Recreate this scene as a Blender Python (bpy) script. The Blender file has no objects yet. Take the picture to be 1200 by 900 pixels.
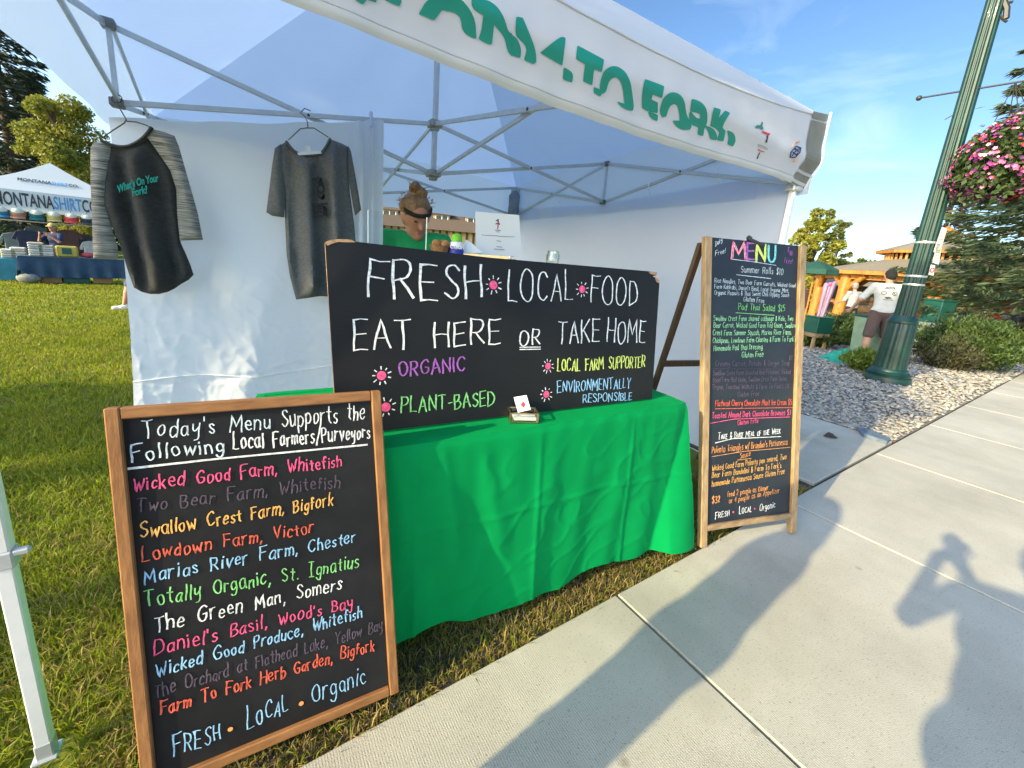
import bpy, bmesh, math, random
import numpy as np
from mathutils import Vector, Matrix, noise
from mathutils.geometry import delaunay_2d_cdt, tessellate_polygon
random.seed(7); rng = np.random.default_rng(7)
S = bpy.context.scene; COL = S.collection
R_ = math.radians

# ------------------------------------------------------------------ camera
F_PX, PP, H = 471.6883, (585.8127, 409.9205), 1.35           # focal length in photo pixels, principal point, eye height
RM = np.array([[0.84597064, -0.05389532, 0.5304988], [-0.52835151, -0.21898464, 0.82029897], [0.07196081, -0.97423869, -0.21373024]])
CAM = np.array([0, 0, H])
cd = bpy.data.cameras.new('camera'); cam = bpy.data.objects.new('camera', cd); COL.objects.link(cam)
m = Matrix.Identity(4)
for i in range(3):
    m[i][0], m[i][1], m[i][2], m[i][3] = RM[i, 0], -RM[i, 1], -RM[i, 2], CAM[i]
cam.matrix_world = m
cd.sensor_fit = 'HORIZONTAL'; cd.sensor_width = 36; cd.lens = F_PX / 1200 * 36
cd.shift_x = (600 - PP[0]) / 1200; cd.shift_y = (PP[1] - 450) / 1200
cd.clip_start = 0.02; cd.clip_end = 900
S.camera = cam

# ------------------------------------------------------------------ light
SUN_AZ, SUN_EL = 184.2, 23.5                                  # where the sun stands: behind the camera along the walk
w = bpy.data.worlds.new('World'); S.world = w; w.use_nodes = True
nt = w.node_tree; N = nt.nodes; L = nt.links
bg = N['Background']; bg.inputs['Strength'].default_value = 0.15
sky = N.new('ShaderNodeTexSky'); sky.sky_type = 'NISHITA'; sky.sun_disc = False
sky.sun_elevation = R_(SUN_EL); sky.sun_rotation = R_(90 - SUN_AZ)
sky.air_density = 1.0; sky.dust_density = 0.6; sky.ozone_density = 1.6
tc = N.new('ShaderNodeTexCoord')
mp = N.new('ShaderNodeMapping'); mp.inputs['Scale'].default_value = (1.2, 3.2, 9.0); mp.inputs['Rotation'].default_value = (0.15, 0.22, R_(35))
nz = N.new('ShaderNodeTexNoise'); nz.inputs['Scale'].default_value = 1.6; nz.inputs['Detail'].default_value = 7; nz.inputs['Roughness'].default_value = 0.55
nz.inputs['Distortion'].default_value = 0.6
cr = N.new('ShaderNodeValToRGB'); cr.color_ramp.elements[0].position = 0.50; cr.color_ramp.elements[1].position = 0.80
cr.color_ramp.elements[0].color = (0, 0, 0, 1); cr.color_ramp.elements[1].color = (0.26, 0.26, 0.26, 1)
mx = N.new('ShaderNodeMixRGB'); mx.inputs[2].default_value = (4.2, 4.6, 5.0, 1)
L.new(tc.outputs['Generated'], mp.inputs['Vector']); L.new(mp.outputs[0], nz.inputs['Vector']); L.new(nz.outputs['Fac'], cr.inputs[0])
tint = N.new('ShaderNodeMixRGB'); tint.blend_type = 'MULTIPLY'; tint.inputs[0].default_value = 1; tint.inputs[2].default_value = (0.97, 0.99, 1.0, 1)
L.new(sky.outputs[0], tint.inputs[1]); L.new(cr.outputs[0], mx.inputs[0]); hsv = N.new('ShaderNodeHueSaturation'); hsv.inputs['Saturation'].default_value = 1.06
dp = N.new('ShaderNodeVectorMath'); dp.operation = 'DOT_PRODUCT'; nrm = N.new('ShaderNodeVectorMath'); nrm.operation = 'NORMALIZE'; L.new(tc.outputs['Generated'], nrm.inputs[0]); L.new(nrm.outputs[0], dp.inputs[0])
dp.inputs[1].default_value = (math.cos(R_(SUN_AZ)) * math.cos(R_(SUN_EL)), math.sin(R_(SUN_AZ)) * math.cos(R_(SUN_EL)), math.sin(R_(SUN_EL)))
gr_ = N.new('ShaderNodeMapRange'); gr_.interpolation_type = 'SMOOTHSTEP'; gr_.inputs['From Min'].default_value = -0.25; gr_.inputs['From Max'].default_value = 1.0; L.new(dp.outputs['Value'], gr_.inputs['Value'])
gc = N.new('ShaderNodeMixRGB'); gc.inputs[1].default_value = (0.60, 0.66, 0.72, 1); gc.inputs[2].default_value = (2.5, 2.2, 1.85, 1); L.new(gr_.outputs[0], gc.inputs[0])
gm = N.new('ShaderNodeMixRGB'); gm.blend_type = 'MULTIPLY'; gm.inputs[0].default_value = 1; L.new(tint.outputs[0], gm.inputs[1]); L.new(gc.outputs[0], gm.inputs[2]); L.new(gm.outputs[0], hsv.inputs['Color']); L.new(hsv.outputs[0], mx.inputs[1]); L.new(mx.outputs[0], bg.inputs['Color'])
sd = bpy.data.lights.new('sun', 'SUN'); sd.energy = 3.5; sd.angle = R_(0.6); sd.color = (1.0, 0.83, 0.47)
so = bpy.data.objects.new('sun', sd); COL.objects.link(so)
to_sun = Vector((math.cos(R_(SUN_AZ)) * math.cos(R_(SUN_EL)), math.sin(R_(SUN_AZ)) * math.cos(R_(SUN_EL)), math.sin(R_(SUN_EL))))
so.rotation_euler = to_sun.to_track_quat('Z', 'Y').to_euler()
S.view_settings.view_transform = 'Standard'; S.view_settings.look = 'None'; S.view_settings.gamma = 1
S.view_settings.use_curve_mapping = False; S.view_settings.exposure = 1.2
S.render.engine = 'CYCLES'
S.cycles.max_bounces = 10; S.cycles.diffuse_bounces = 5; S.cycles.transmission_bounces = 8; S.cycles.transparent_max_bounces = 12
S.cycles.use_denoising = True; S.cycles.sample_clamp_indirect = 8

# ------------------------------------------------------------------ measuring helpers: a photo point on a known surface
V = np.array
def wray(u, v): return RM @ V([u - PP[0], v - PP[1], F_PX])
def onz(u, v, z=0.0):
    d = wray(u, v); return CAM + d * ((z - H) / d[2])
def onY(u, v, y):
    d = wray(u, v); return CAM + d * (y / d[1])
def onX(u, v, x):
    d = wray(u, v); return CAM + d * (x / d[0])
def ond(u, v, depth): return CAM + wray(u, v) * depth / F_PX
def depth_of(p): return float((RM.T @ (V(p) - CAM))[2])
class Plane:                                                  # P origin, n normal towards the viewer, up direction in the plane
    def __init__(s, p, n, up=(0, 0, 1)):
        s.p = V(p, float); s.n = V(n, float) / np.linalg.norm(n)
        up = V(up, float); s.v = up - s.n * (up @ s.n); s.v /= np.linalg.norm(s.v); s.u = np.cross(s.v, s.n)
    def at(s, u, v, off=0.0):
        d = wray(u, v); o = s.p + s.n * off
        return CAM + d * (((o - CAM) @ s.n) / (d @ s.n))
    def uv(s, u, v):
        q = s.at(u, v) - s.p; return V([q @ s.u, q @ s.v])
    def pt(s, a, b, off=0.0): return s.p + s.u * a + s.v * b + s.n * off

# ------------------------------------------------------------------ materials
MATS = {}
def mat(name, col, rough=0.7, var=0.0, scale=20.0, bump=0.0, metal=0.0, col2=None, detail=4, island=0.0, trans=0.0, spec=0.5, stretch=None, coat=0.0, bscale=None, sheen=0.0, tcol=None):
    if name in MATS: return MATS[name]
    M = bpy.data.materials.new(name); M.use_nodes = True; nt = M.node_tree; n = nt.nodes; l = nt.links
    b = n['Principled BSDF']; out = n['Material Output']
    b.inputs['Roughness'].default_value = rough; b.inputs['Metallic'].default_value = metal
    b.inputs['Specular IOR Level'].default_value = spec; b.inputs['Coat Weight'].default_value = coat; b.inputs['Sheen Weight'].default_value = sheen
    c1 = (*col, 1); src = None
    if var or col2 or bump or island:
        t = n.new('ShaderNodeTexCoord'); vec = t.outputs['Object']
        if stretch:
            mpn = n.new('ShaderNodeMapping'); mpn.inputs['Scale'].default_value = stretch; l.new(vec, mpn.inputs[0]); vec = mpn.outputs[0]
        z = n.new('ShaderNodeTexNoise'); z.inputs['Scale'].default_value = scale; z.inputs['Detail'].default_value = detail; z.inputs['Roughness'].default_value = 0.62
        l.new(vec, z.inputs['Vector'])
        if col2: c2 = (*col2, 1)
        else: c2 = tuple(max(0, c * (1 - var)) for c in col) + (1,); c1 = tuple(min(1, c * (1 + var * 0.7)) for c in col) + (1,)
        if col2 or var:
            r = n.new('ShaderNodeValToRGB'); r.color_ramp.elements[0].position = 0.36; r.color_ramp.elements[1].position = 0.66
            r.color_ramp.elements[0].color = c1; r.color_ramp.elements[1].color = c2
            l.new(z.outputs['Fac'], r.inputs[0]); src = r.outputs[0]
        if island:
            g = n.new('ShaderNodeNewGeometry'); hs = n.new('ShaderNodeHueSaturation')
            mr = n.new('ShaderNodeMapRange'); mr.inputs['To Min'].default_value = 1 - island; mr.inputs['To Max'].default_value = 1 + island
            l.new(g.outputs['Random Per Island'], mr.inputs['Value']); l.new(mr.outputs[0], hs.inputs['Value'])
            mr2 = n.new('ShaderNodeMapRange'); mr2.inputs['To Min'].default_value = 0.485; mr2.inputs['To Max'].default_value = 0.515
            ml = n.new('ShaderNodeMath'); ml.operation = 'FRACT'; m5 = n.new('ShaderNodeMath'); m5.operation = 'MULTIPLY'; m5.inputs[1].default_value = 17.3
            l.new(g.outputs['Random Per Island'], m5.inputs[0]); l.new(m5.outputs[0], ml.inputs[0]); l.new(ml.outputs[0], mr2.inputs['Value']); l.new(mr2.outputs[0], hs.inputs['Hue'])
            if src is not None: l.new(src, hs.inputs['Color'])
            else: hs.inputs['Color'].default_value = c1
            src = hs.outputs[0]
        if bump:
            bz = z
            if bscale:
                bz = n.new('ShaderNodeTexNoise'); bz.inputs['Scale'].default_value = bscale; bz.inputs['Detail'].default_value = 4; l.new(vec, bz.inputs['Vector'])
            bp = n.new('ShaderNodeBump'); bp.inputs['Strength'].default_value = bump; bp.inputs['Distance'].default_value = 0.01
            l.new(bz.outputs['Fac'], bp.inputs['Height']); l.new(bp.outputs[0], b.inputs['Normal'])
    if src is not None: l.new(src, b.inputs['Base Color'])
    else: b.inputs['Base Color'].default_value = c1
    if trans:
        tr = n.new('ShaderNodeBsdfTranslucent'); ms = n.new('ShaderNodeMixShader'); ms.inputs[0].default_value = trans
        if tcol: tr.inputs['Color'].default_value = (*tcol, 1)
        elif src is not None: l.new(src, tr.inputs['Color'])
        else: tr.inputs['Color'].default_value = c1
        l.new(b.outputs[0], ms.inputs[1]); l.new(tr.outputs[0], ms.inputs[2]); l.new(ms.outputs[0], out.inputs['Surface'])
    MATS[name] = M; return M
def glass(name, col=(1, 1, 1), gloss=0.10, rough=0.05):
    if name in MATS: return MATS[name]
    M = bpy.data.materials.new(name); M.use_nodes = True; n = M.node_tree.nodes; l = M.node_tree.links
    n.remove(n['Principled BSDF']); t = n.new('ShaderNodeBsdfTransparent'); t.inputs[0].default_value = (*col, 1)
    g = n.new('ShaderNodeBsdfGlossy'); g.inputs['Roughness'].default_value = rough
    fr = n.new('ShaderNodeLayerWeight'); fr.inputs[0].default_value = 0.25
    ad = n.new('ShaderNodeMath'); ad.operation = 'MULTIPLY_ADD'; ad.inputs[1].default_value = 0.5 if gloss > .05 else 0.07; ad.inputs[2].default_value = gloss; l.new(fr.outputs['Fresnel'], ad.inputs[0])
    ms = n.new('ShaderNodeMixShader'); l.new(ad.outputs[0], ms.inputs[0]); l.new(t.outputs[0], ms.inputs[1]); l.new(g.outputs[0], ms.inputs[2])
    l.new(ms.outputs[0], n['Material Output'].inputs['Surface']); MATS[name] = M; return M

# ------------------------------------------------------------------ object helpers
def tag(o, label=None, cat=None, group=None, kind=None):
    if label: o['label'] = label
    if cat: o['category'] = cat
    if group: o['group'] = group
    if kind: o['kind'] = kind
    return o
ROOTLOC = {}
def thing(name, label, cat, loc, group=None, rotz=0.0):
    o = bpy.data.objects.new(name, None); COL.objects.link(o); o.empty_display_size = 0.1
    o.location = tuple(float(x) for x in loc); o.rotation_euler = (0, 0, rotz); ROOTLOC[o.name] = V(loc, float)
    return tag(o, label, cat, group)
def origin_of(parent):
    while parent is not None:
        if parent.name in ROOTLOC: return ROOTLOC[parent.name]
        parent = parent.parent
    return V([0, 0, 0.])
def link_mesh(name, me, parent=None):
    o = bpy.data.objects.new(name, me); COL.objects.link(o)
    if parent is not None: o.parent = parent
    return o
def copy_tree(o, parent=None):
    c = o.copy(); COL.objects.link(c)
    if parent is not None: c.parent = parent
    for ch in list(o.children): copy_tree(ch, c)
    return c
class MB:
    def __init__(s): s.v = []; s.f = []; s.m = []; s.cur = 0
    def add(s, vs, fs, mi=None):
        b = len(s.v); s.v.extend([tuple(map(float, p)) for p in vs]); s.f.extend([tuple(i + b for i in f) for f in fs]); s.m.extend([s.cur if mi is None else mi] * len(fs)); return s
    def box(s, c, size, ax=None, mi=None):
        c = V(c, float); A = np.eye(3) if ax is None else V(ax, float); h = V(size, float) / 2
        vs = [c + A[0] * x * h[0] + A[1] * y * h[1] + A[2] * z * h[2] for x in (-1, 1) for y in (-1, 1) for z in (-1, 1)]
        return s.add(vs, [(0, 1, 3, 2), (4, 6, 7, 5), (0, 4, 5, 1), (2, 3, 7, 6), (0, 2, 6, 4), (1, 5, 7, 3)], mi)
    def bar(s, p, q, w_, d_=None, side=(0, 0, 1), mi=None):
        p = V(p, float); q = V(q, float); x = q - p; Ln = np.linalg.norm(x); x = x / Ln
        sd_ = V(side, float)
        if abs(x @ sd_) > 0.95: sd_ = V([1., 0, 0]) if abs(x[0]) < 0.9 else V([0, 1., 0])
        z = sd_ - x * (x @ sd_); z /= np.linalg.norm(z); y = np.cross(z, x)
        return s.box((p + q) / 2, (Ln, w_, d_ or w_), (x, y, z), mi)
    def tube(s, pts, r, n=8, caps=True, mi=None):
        pts = [V(p, float) for p in pts]; k = len(pts); rr = r if hasattr(r, '__len__') else [r] * k
        vs = []; t0 = pts[1] - pts[0]; t0 /= np.linalg.norm(t0); a = V([0, 0, 1.]) if abs(t0[2]) < 0.9 else V([1., 0, 0])
        u = np.cross(t0, a); u /= np.linalg.norm(u)
        for i in range(k):
            t = pts[min(i + 1, k - 1)] - pts[max(i - 1, 0)]; t = t / (np.linalg.norm(t) + 1e-12)
            u = u - t * (u @ t); u /= np.linalg.norm(u) + 1e-12; w_ = np.cross(t, u)
            for j in range(n):
                an = 2 * math.pi * j / n; vs.append(pts[i] + (u * math.cos(an) + w_ * math.sin(an)) * rr[i])
        fs = [(i * n + j, i * n + (j + 1) % n, (i + 1) * n + (j + 1) % n, (i + 1) * n + j) for i in range(k - 1) for j in range(n)]
        if caps: fs += [tuple(range(n - 1, -1, -1)), tuple((k - 1) * n + j for j in range(n))]
        return s.add(vs, fs, mi)
    def lathe(s, prof, c, n=24, flute=0.0, nf=12, mi=None):
        c = V(c, float); vs = []
        for r, z in prof:
            for j in range(n):
                an = 2 * math.pi * j / n; q = r * (1 - flute * (0.5 + 0.5 * math.cos(nf * an))) ; vs.append(c + V([q * math.cos(an), q * math.sin(an), z]))
        k = len(prof)
        fs = [(i * n + j, i * n + (j + 1) % n, (i + 1) * n + (j + 1) % n, (i + 1) * n + j) for i in range(k - 1) for j in range(n)]
        if prof[0][0] > 1e-4: fs.append(tuple(range(n - 1, -1, -1)))
        if prof[-1][0] > 1e-4: fs.append(tuple((k - 1) * n + j for j in range(n)))
        return s.add(vs, fs, mi)
    def ball(s, c, r, n=10, mi=None, sq=(1, 1, 1)):
        c = V(c, float); prof = []; vs = []
        k = max(4, n // 2 + 1)
        for i in range(k):
            a = -math.pi / 2 + math.pi * i / (k - 1)
            for j in range(n): vs.append(c + V([math.cos(a) * math.cos(2 * math.pi * j / n) * sq[0], math.cos(a) * math.sin(2 * math.pi * j / n) * sq[1], math.sin(a) * sq[2]]) * r)
        return s.add(vs, [(i * n + j, i * n + (j + 1) % n, (i + 1) * n + (j + 1) % n, (i + 1) * n + j) for i in range(k - 1) for j in range(n)], mi)
    def poly(s, pts, thick=None, n=None, mi=None):                # planar outline, any shape; with thickness a solid slab
        pts = [V(p, float) for p in pts]; tri = tessellate_polygon([[Vector(p) for p in pts]]); k = len(pts)
        if thick is None: return s.add(pts, [tuple(t) for t in tri], mi)
        nn = V(n, float) * thick; vs = pts + [p - nn for p in pts]
        return s.add(vs, [tuple(t) for t in tri] + [tuple(i + k for i in reversed(t)) for t in tri] + [(i, i + k, (i + 1) % k + k, (i + 1) % k) for i in range(k)], mi)
    def grid(s, fn, nu, nv, closed=False, mi=None):
        vs = [fn(i / nu, j / nv) for j in range(nv + 1) for i in range(nu + (0 if closed else 1))]; k = nu if closed else nu + 1
        return s.add(vs, [(j * k + i, j * k + (i + 1) % k, (j + 1) * k + (i + 1) % k, (j + 1) * k + i) for j in range(nv) for i in range(nu)], mi)
    def build(s, name, mats, parent=None, loc=None, local=False, bevel=0.0, smooth=None, solid=0.0, label=None):
        me = bpy.data.meshes.new(name); o0 = V([0, 0, 0.]) if local else (origin_of(parent) if parent is not None else (V(loc, float) if loc is not None else V([0, 0, 0.])))
        me.from_pydata([tuple(V(p) - o0) for p in s.v], [], s.f)
        mats = mats if isinstance(mats, (list, tuple)) else [mats]
        for mm in mats: me.materials.append(mm)
        me.polygons.foreach_set('material_index', V(s.m, dtype=np.int32))
        bm = bmesh.new(); bm.from_mesh(me)
        if bevel:
            bmesh.ops.bevel(bm, geom=[e for e in bm.edges if len(e.link_faces) == 2 and e.calc_face_angle(0) > 0.6], offset=bevel, segments=1, affect='EDGES', clamp_overlap=True)
        bmesh.ops.recalc_face_normals(bm, faces=bm.faces); bm.to_mesh(me); bm.free()
        if smooth is not None:
            me.polygons.foreach_set('use_smooth', [True] * len(me.polygons)); me.set_sharp_from_angle(angle=R_(smooth))
        o = link_mesh(name, me, parent)
        if solid:
            md = o.modifiers.new('solid', 'SOLIDIFY'); md.thickness = solid; md.offset = 0
        if parent is None and loc is not None: o.location = tuple(float(x) for x in loc)
        if label: o['label'] = label
        return o
def fast_mesh(name, verts, faces, mats, parent=None, mi=None, smooth=False, loc=None):
    verts = np.asarray(verts, np.float32).reshape(-1, 3); faces = np.asarray(faces, np.int32); k = faces.shape[1]
    if parent is not None: verts = verts - origin_of(parent).astype(np.float32)
    elif loc is not None: verts = verts - V(loc, np.float32)
    me = bpy.data.meshes.new(name); me.vertices.add(len(verts)); me.vertices.foreach_set('co', verts.ravel())
    me.loops.add(faces.size); me.loops.foreach_set('vertex_index', faces.ravel()); me.polygons.add(len(faces))
    me.polygons.foreach_set('loop_start', np.arange(0, faces.size, k, dtype=np.int32))
    mats = mats if isinstance(mats, (list, tuple)) else [mats]
    for mm in mats: me.materials.append(mm)
    if mi is not None: me.polygons.foreach_set('material_index', np.asarray(mi, np.int32))
    if smooth: me.polygons.foreach_set('use_smooth', np.ones(len(faces), bool))
    me.update(calc_edges=True); me.validate()
    o = link_mesh(name, me, parent)
    if parent is None and loc is not None: o.location = tuple(float(x) for x in loc)
    return o
def catmull(pts, sub=6):
    pts = [V(p, float) for p in pts]
    if len(pts) < 3: return pts
    closed = np.allclose(pts[0], pts[-1]); out = []; k = len(pts)
    for i in range(k - 1):
        p1, p2 = pts[i], pts[i + 1]
        p0 = pts[i - 1] if i > 0 else (pts[-2] if closed else 2 * p1 - p2); p3 = pts[i + 2] if i + 2 < k else (pts[1] if closed else 2 * p2 - p1)
        for j in range(sub):
            t = j / sub; out.append(0.5 * ((2 * p1) + (p2 - p0) * t + (2 * p0 - 5 * p1 + 4 * p2 - p3) * t * t + (3 * p1 - p0 - 3 * p2 + p3) * t ** 3))
    out.append(pts[-1]); return out

def textmesh(txt, size, mats, spans, name, parent, fn, bold=.02, extrude=.002, spacing=1.0):
    cu = bpy.data.curves.new('tmp', 'FONT'); cu.body = txt; cu.size = size; cu.offset = bold; cu.extrude = extrude; cu.space_character = spacing; cu.align_x = 'CENTER'; cu.resolution_u = 3
    for i_, ch_ in enumerate(txt): cu.body_format[i_].material_index = spans[i_]
    for mm in mats: cu.materials.append(mm)
    ob = bpy.data.objects.new('tmp', cu); COL.objects.link(ob); bpy.context.view_layer.update()
    me = bpy.data.meshes.new_from_object(ob.evaluated_get(bpy.context.evaluated_depsgraph_get())); bpy.data.objects.remove(ob); o0 = origin_of(parent)
    if not me.materials:
        for mm in mats: me.materials.append(mm)
    for v_ in me.vertices: v_.co = Vector(fn(*v_.co) - o0)
    me.name = name; return link_mesh(name, me, parent)

# ------------------------------------------------------------------ handwriting: single-stroke letters
G = {}
def _font(src):
    for line in src.strip().splitlines():
        ch, wd, st = line.strip().split(' ', 2); strokes = []
        for part in st.split(';'):
            cv = part.startswith('~'); pts = [tuple(float(x) / 10 for x in p.split(',')) for p in part.lstrip('~').split()]
            strokes.append([tuple(p) for p in catmull(pts, 5)] if cv else pts)
        G[ch] = (float(wd) / 10, strokes)
_font('''
A 7 0,0 3.5,10 7,0;1.3,3.6 5.7,3.6
B 6 0,0 0,10;~0,10 4,9.6 5,7.8 3.5,5.6 0,5.2;~0,5.2 4.5,4.8 6,2.6 4,.3 0,0
C 6.5 ~6.3,8.3 4.5,9.9 1.5,8.8 0,5 1.2,1.2 4,0 6.4,1.5
D 6.5 0,0 0,10;~0,10 4,9 6.5,5.5 5,1.5 0,0
E 5.5 5.5,10 0,10 0,0 5.5,0;0,5.2 4.6,5.2
F 5.5 6,10 0,10 0,0;0,5.4 4.6,5.4
G 7 ~6.5,8.5 4.3,10 1.2,8.5 0,4.8 1.5,.8 4.5,0 6.6,2 6.6,4.5;6.8,4.5 4,4.5
H 6.5 0,0 0,10;6.5,0 6.5,10;0,5 6.5,5
I 1.2 .6,10 .6,0
Ì 4.4 2,0 2.3,10;0,10 4.4,10;0,0 4,0
J 5 ~4,10 4,2.5 2.6,0 .4,1.5
K 6 0,0 0,10;6,10 0,4.6;1.5,5.8 6.2,0
L 5 0,10 0,0 5,0
M 8.5 0,0 .8,10 4.2,3 7.6,10 8.5,0
N 6.5 0,0 0,10 6.5,0 6.5,10
O 7 ~3.5,10 .8,8.3 0,5 .9,1.5 3.5,0 6.2,1.6 7,5 6.1,8.5 3.5,10
P 5.5 0,0 0,10;~0,10 4.4,9.5 5.5,7.3 4,5 0,4.6
R 6 0,0 0,10;~0,10 4.4,9.5 5.5,7.3 4,5 0,4.6;2.3,4.7 6,0
S 5.5 ~5.2,8.6 3.4,10 .9,9 .6,7 2.8,5.3 5,3.8 5.2,1.6 3,0 .2,1.2
T 7 0,10 7,10;3.5,10 3.5,0
U 6.5 ~0,10 .1,3.5 1.4,.5 3.3,0 5.2,.7 6.4,3.5 6.5,10
V 6.5 0,10 3.2,0 6.5,10
W 9 0,10 2.3,0 4.5,7 6.8,0 9,10
Y 6.5 0,10 3.2,5 6.5,10;3.2,5 3.2,0
a 5.2 ~4.6,5.6 2.5,6.2 .4,4.5 .3,1.5 2,.0 4,1.2 4.6,4;4.7,6 4.7,1 5.4,0
b 5 0,10 0,0;~0,4 2,6.2 4.4,5 4.8,2.5 3,.1 0,.8
c 4.5 ~4.3,5.2 2.5,6.2 .4,4.6 .3,1.6 2.2,0 4.5,1.1
d 5 ~4.6,4.5 2.8,6.2 .4,4.5 .3,1.5 2.2,0 4.6,2;4.7,10 4.7,0
e 4.8 ~.3,3.2 4.4,3.6 3.8,5.8 2,6.2 .3,4.2 .5,1.2 2.4,0 4.7,1
f 3.8 ~4,9 2.8,10 1.6,8.5 1.5,4 1.5,0;0,5.8 3.6,5.8
g 5 ~4.5,5.4 2.4,6.2 .3,4.4 .5,1.5 2.2,.6 4.4,2.5;~4.6,6 4.6,0 3.8,-3 1.5,-3.2 .2,-2
h 5 0,10 0,0;~0,3.8 2,6.1 4.2,5.4 4.6,3 4.7,0
i 1.2 .6,6 .6,0;.6,8 .7,8.6
k 4.6 0,10 0,0;4.2,6.2 .2,2.6;1.2,3.5 4.6,0
l 1.2 .6,10 .6,0
m 7.5 0,6.2 0,0;~0,4 1.6,6.1 3.3,5.4 3.5,3 3.5,0;~3.5,4 5.2,6.1 7,5.4 7.2,3 7.3,0
n 5 0,6.2 0,0;~0,4 1.8,6.1 4,5.5 4.5,3 4.6,0
o 5 ~2.5,6.2 .5,5 .2,2.8 1.2,.4 2.6,0 4.5,1.4 4.8,3.6 4,5.6 2.5,6.2
p 5 0,6.2 0,-3.4;~0,4.5 2,6.2 4.4,5 4.7,2.5 3,.2 0,1
q 5 ~4.5,5.4 2.4,6.2 .3,4.4 .5,1.5 2.2,.6 4.4,2.5;4.6,6 4.6,-3.4
r 3.8 0,6.2 0,0;~0,3.6 1.4,5.8 3.6,6
s 4 ~3.8,5.3 2.2,6.2 .5,5.2 1.4,3.6 3.4,2.4 3.5,.8 1.8,0 .1,.8
t 4 2,9 2,1 3.5,0;0,6.2 4,6.2
u 5 ~0,6.2 .2,1.6 1.8,0 3.6,1 4.5,3;4.6,6.2 4.6,0
v 4.6 0,6.2 2.3,0 4.6,6.2
w 7 0,6.2 1.8,0 3.5,5 5.2,0 7,6.2
x 4.5 0,6 4.5,0;4.5,6 0,0
y 5 ~0,6.2 .6,3 2.4,2 4.4,4;~4.6,6.2 4.4,0 3.4,-3 1,-3.2
z 4.4 0,6 4.4,6 0,0 4.4,0
0 5 ~2.5,10 .5,8 0,5 .6,1.5 2.5,0 4.4,1.6 5,5 4.5,8.3 2.5,10
1 2 1,10 1,0
2 5 ~.3,8 2.4,10 4.8,8 3.8,4.8 0,0;0,0 5,0
3 5 ~.3,9 2.8,10 4.5,8 2,5.4;~2,5.4 4.8,4 4.6,1 2.2,0 .1,1.2
4 5 3.6,0 3.6,10 0,3.6 5,3.6
5 5 4.6,10 .8,10 .6,5.6;~.6,5.6 3.2,6.2 4.8,3.6 3.6,.6 .2,.4
8 5 ~2.5,5.2 .5,7.5 2.5,10 4.5,7.6 2.5,5.2 .1,2.4 2.5,0 4.9,2.4 2.5,5.2
$ 5.5 ~5.2,8.6 3.4,10 .9,9 .6,7 2.8,5.3 5,3.8 5.2,1.6 3,0 .2,1.2;2.8,11 2.8,-1
! 1.2 .6,10 .6,3;.6,.4 .6,0
, 1.5 .9,.8 0,-1.8
. 1.2 .5,.3 .7,0
' 1.2 .8,10 .4,7.6
- 4 .3,4.5 3.7,4.5
/ 4 0,-1.5 4,11
& 5 ~5,0 1.2,7 1.5,9.5 3.4,9.3 3.4,7.4 .6,3.4 1,.4 3,0 5.4,4
? 4.5 ~.2,8 1.8,10 3.9,8.8 3.4,6.4 2,5 2,3;2,.4 2,0
''')
def ribbon(mb, pl, poly, wd, off, mi, chis=None):                        # a stroke of chalk lying on the plane, poly in plane (a, b) coordinates
    P = [V(p, float) for p in poly]; k = len(P)
    if k < 2: return
    d0 = P[1] - P[0]; d0 /= np.linalg.norm(d0) + 1e-9; d1 = P[-1] - P[-2]; d1 /= np.linalg.norm(d1) + 1e-9
    P[0] = P[0] - d0 * wd * 0.4; P[-1] = P[-1] + d1 * wd * 0.4
    vs = []
    for i in range(k):
        t = P[min(i + 1, k - 1)] - P[max(i - 1, 0)]; t /= np.linalg.norm(t) + 1e-9; nn = V([-t[1], t[0]])
        if 0 < i < k - 1:
            a = P[i] - P[i - 1]; a /= np.linalg.norm(a) + 1e-9; c = max(0.45, abs(a @ t))
        else: c = 1
        ww = wd / 2 / c * (1 + 0.14 * math.sin(i * 1.7 + P[0][0] * 90)) * (1.12 if chis is None else chis + (1.15 - chis) * abs(t[1]))
        vs += [pl.pt(*(P[i] + nn * ww), off), pl.pt(*(P[i] - nn * ww), off)]
    mb.add(vs, [(2 * i, 2 * i + 1, 2 * i + 3, 2 * i + 2) for i in range(k - 1)], mi)
def dense(st):
    out = []
    for a, b in zip(st[:-1], st[1:]):
        n_ = max(1, int(math.hypot(b[0] - a[0], b[1] - a[1]) / 0.25)); out += [(a[0] + (b[0] - a[0]) * i / n_, a[1] + (b[1] - a[1]) * i / n_) for i in range(n_)]
    return out + [st[-1]]
OFFC = [0]
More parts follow.
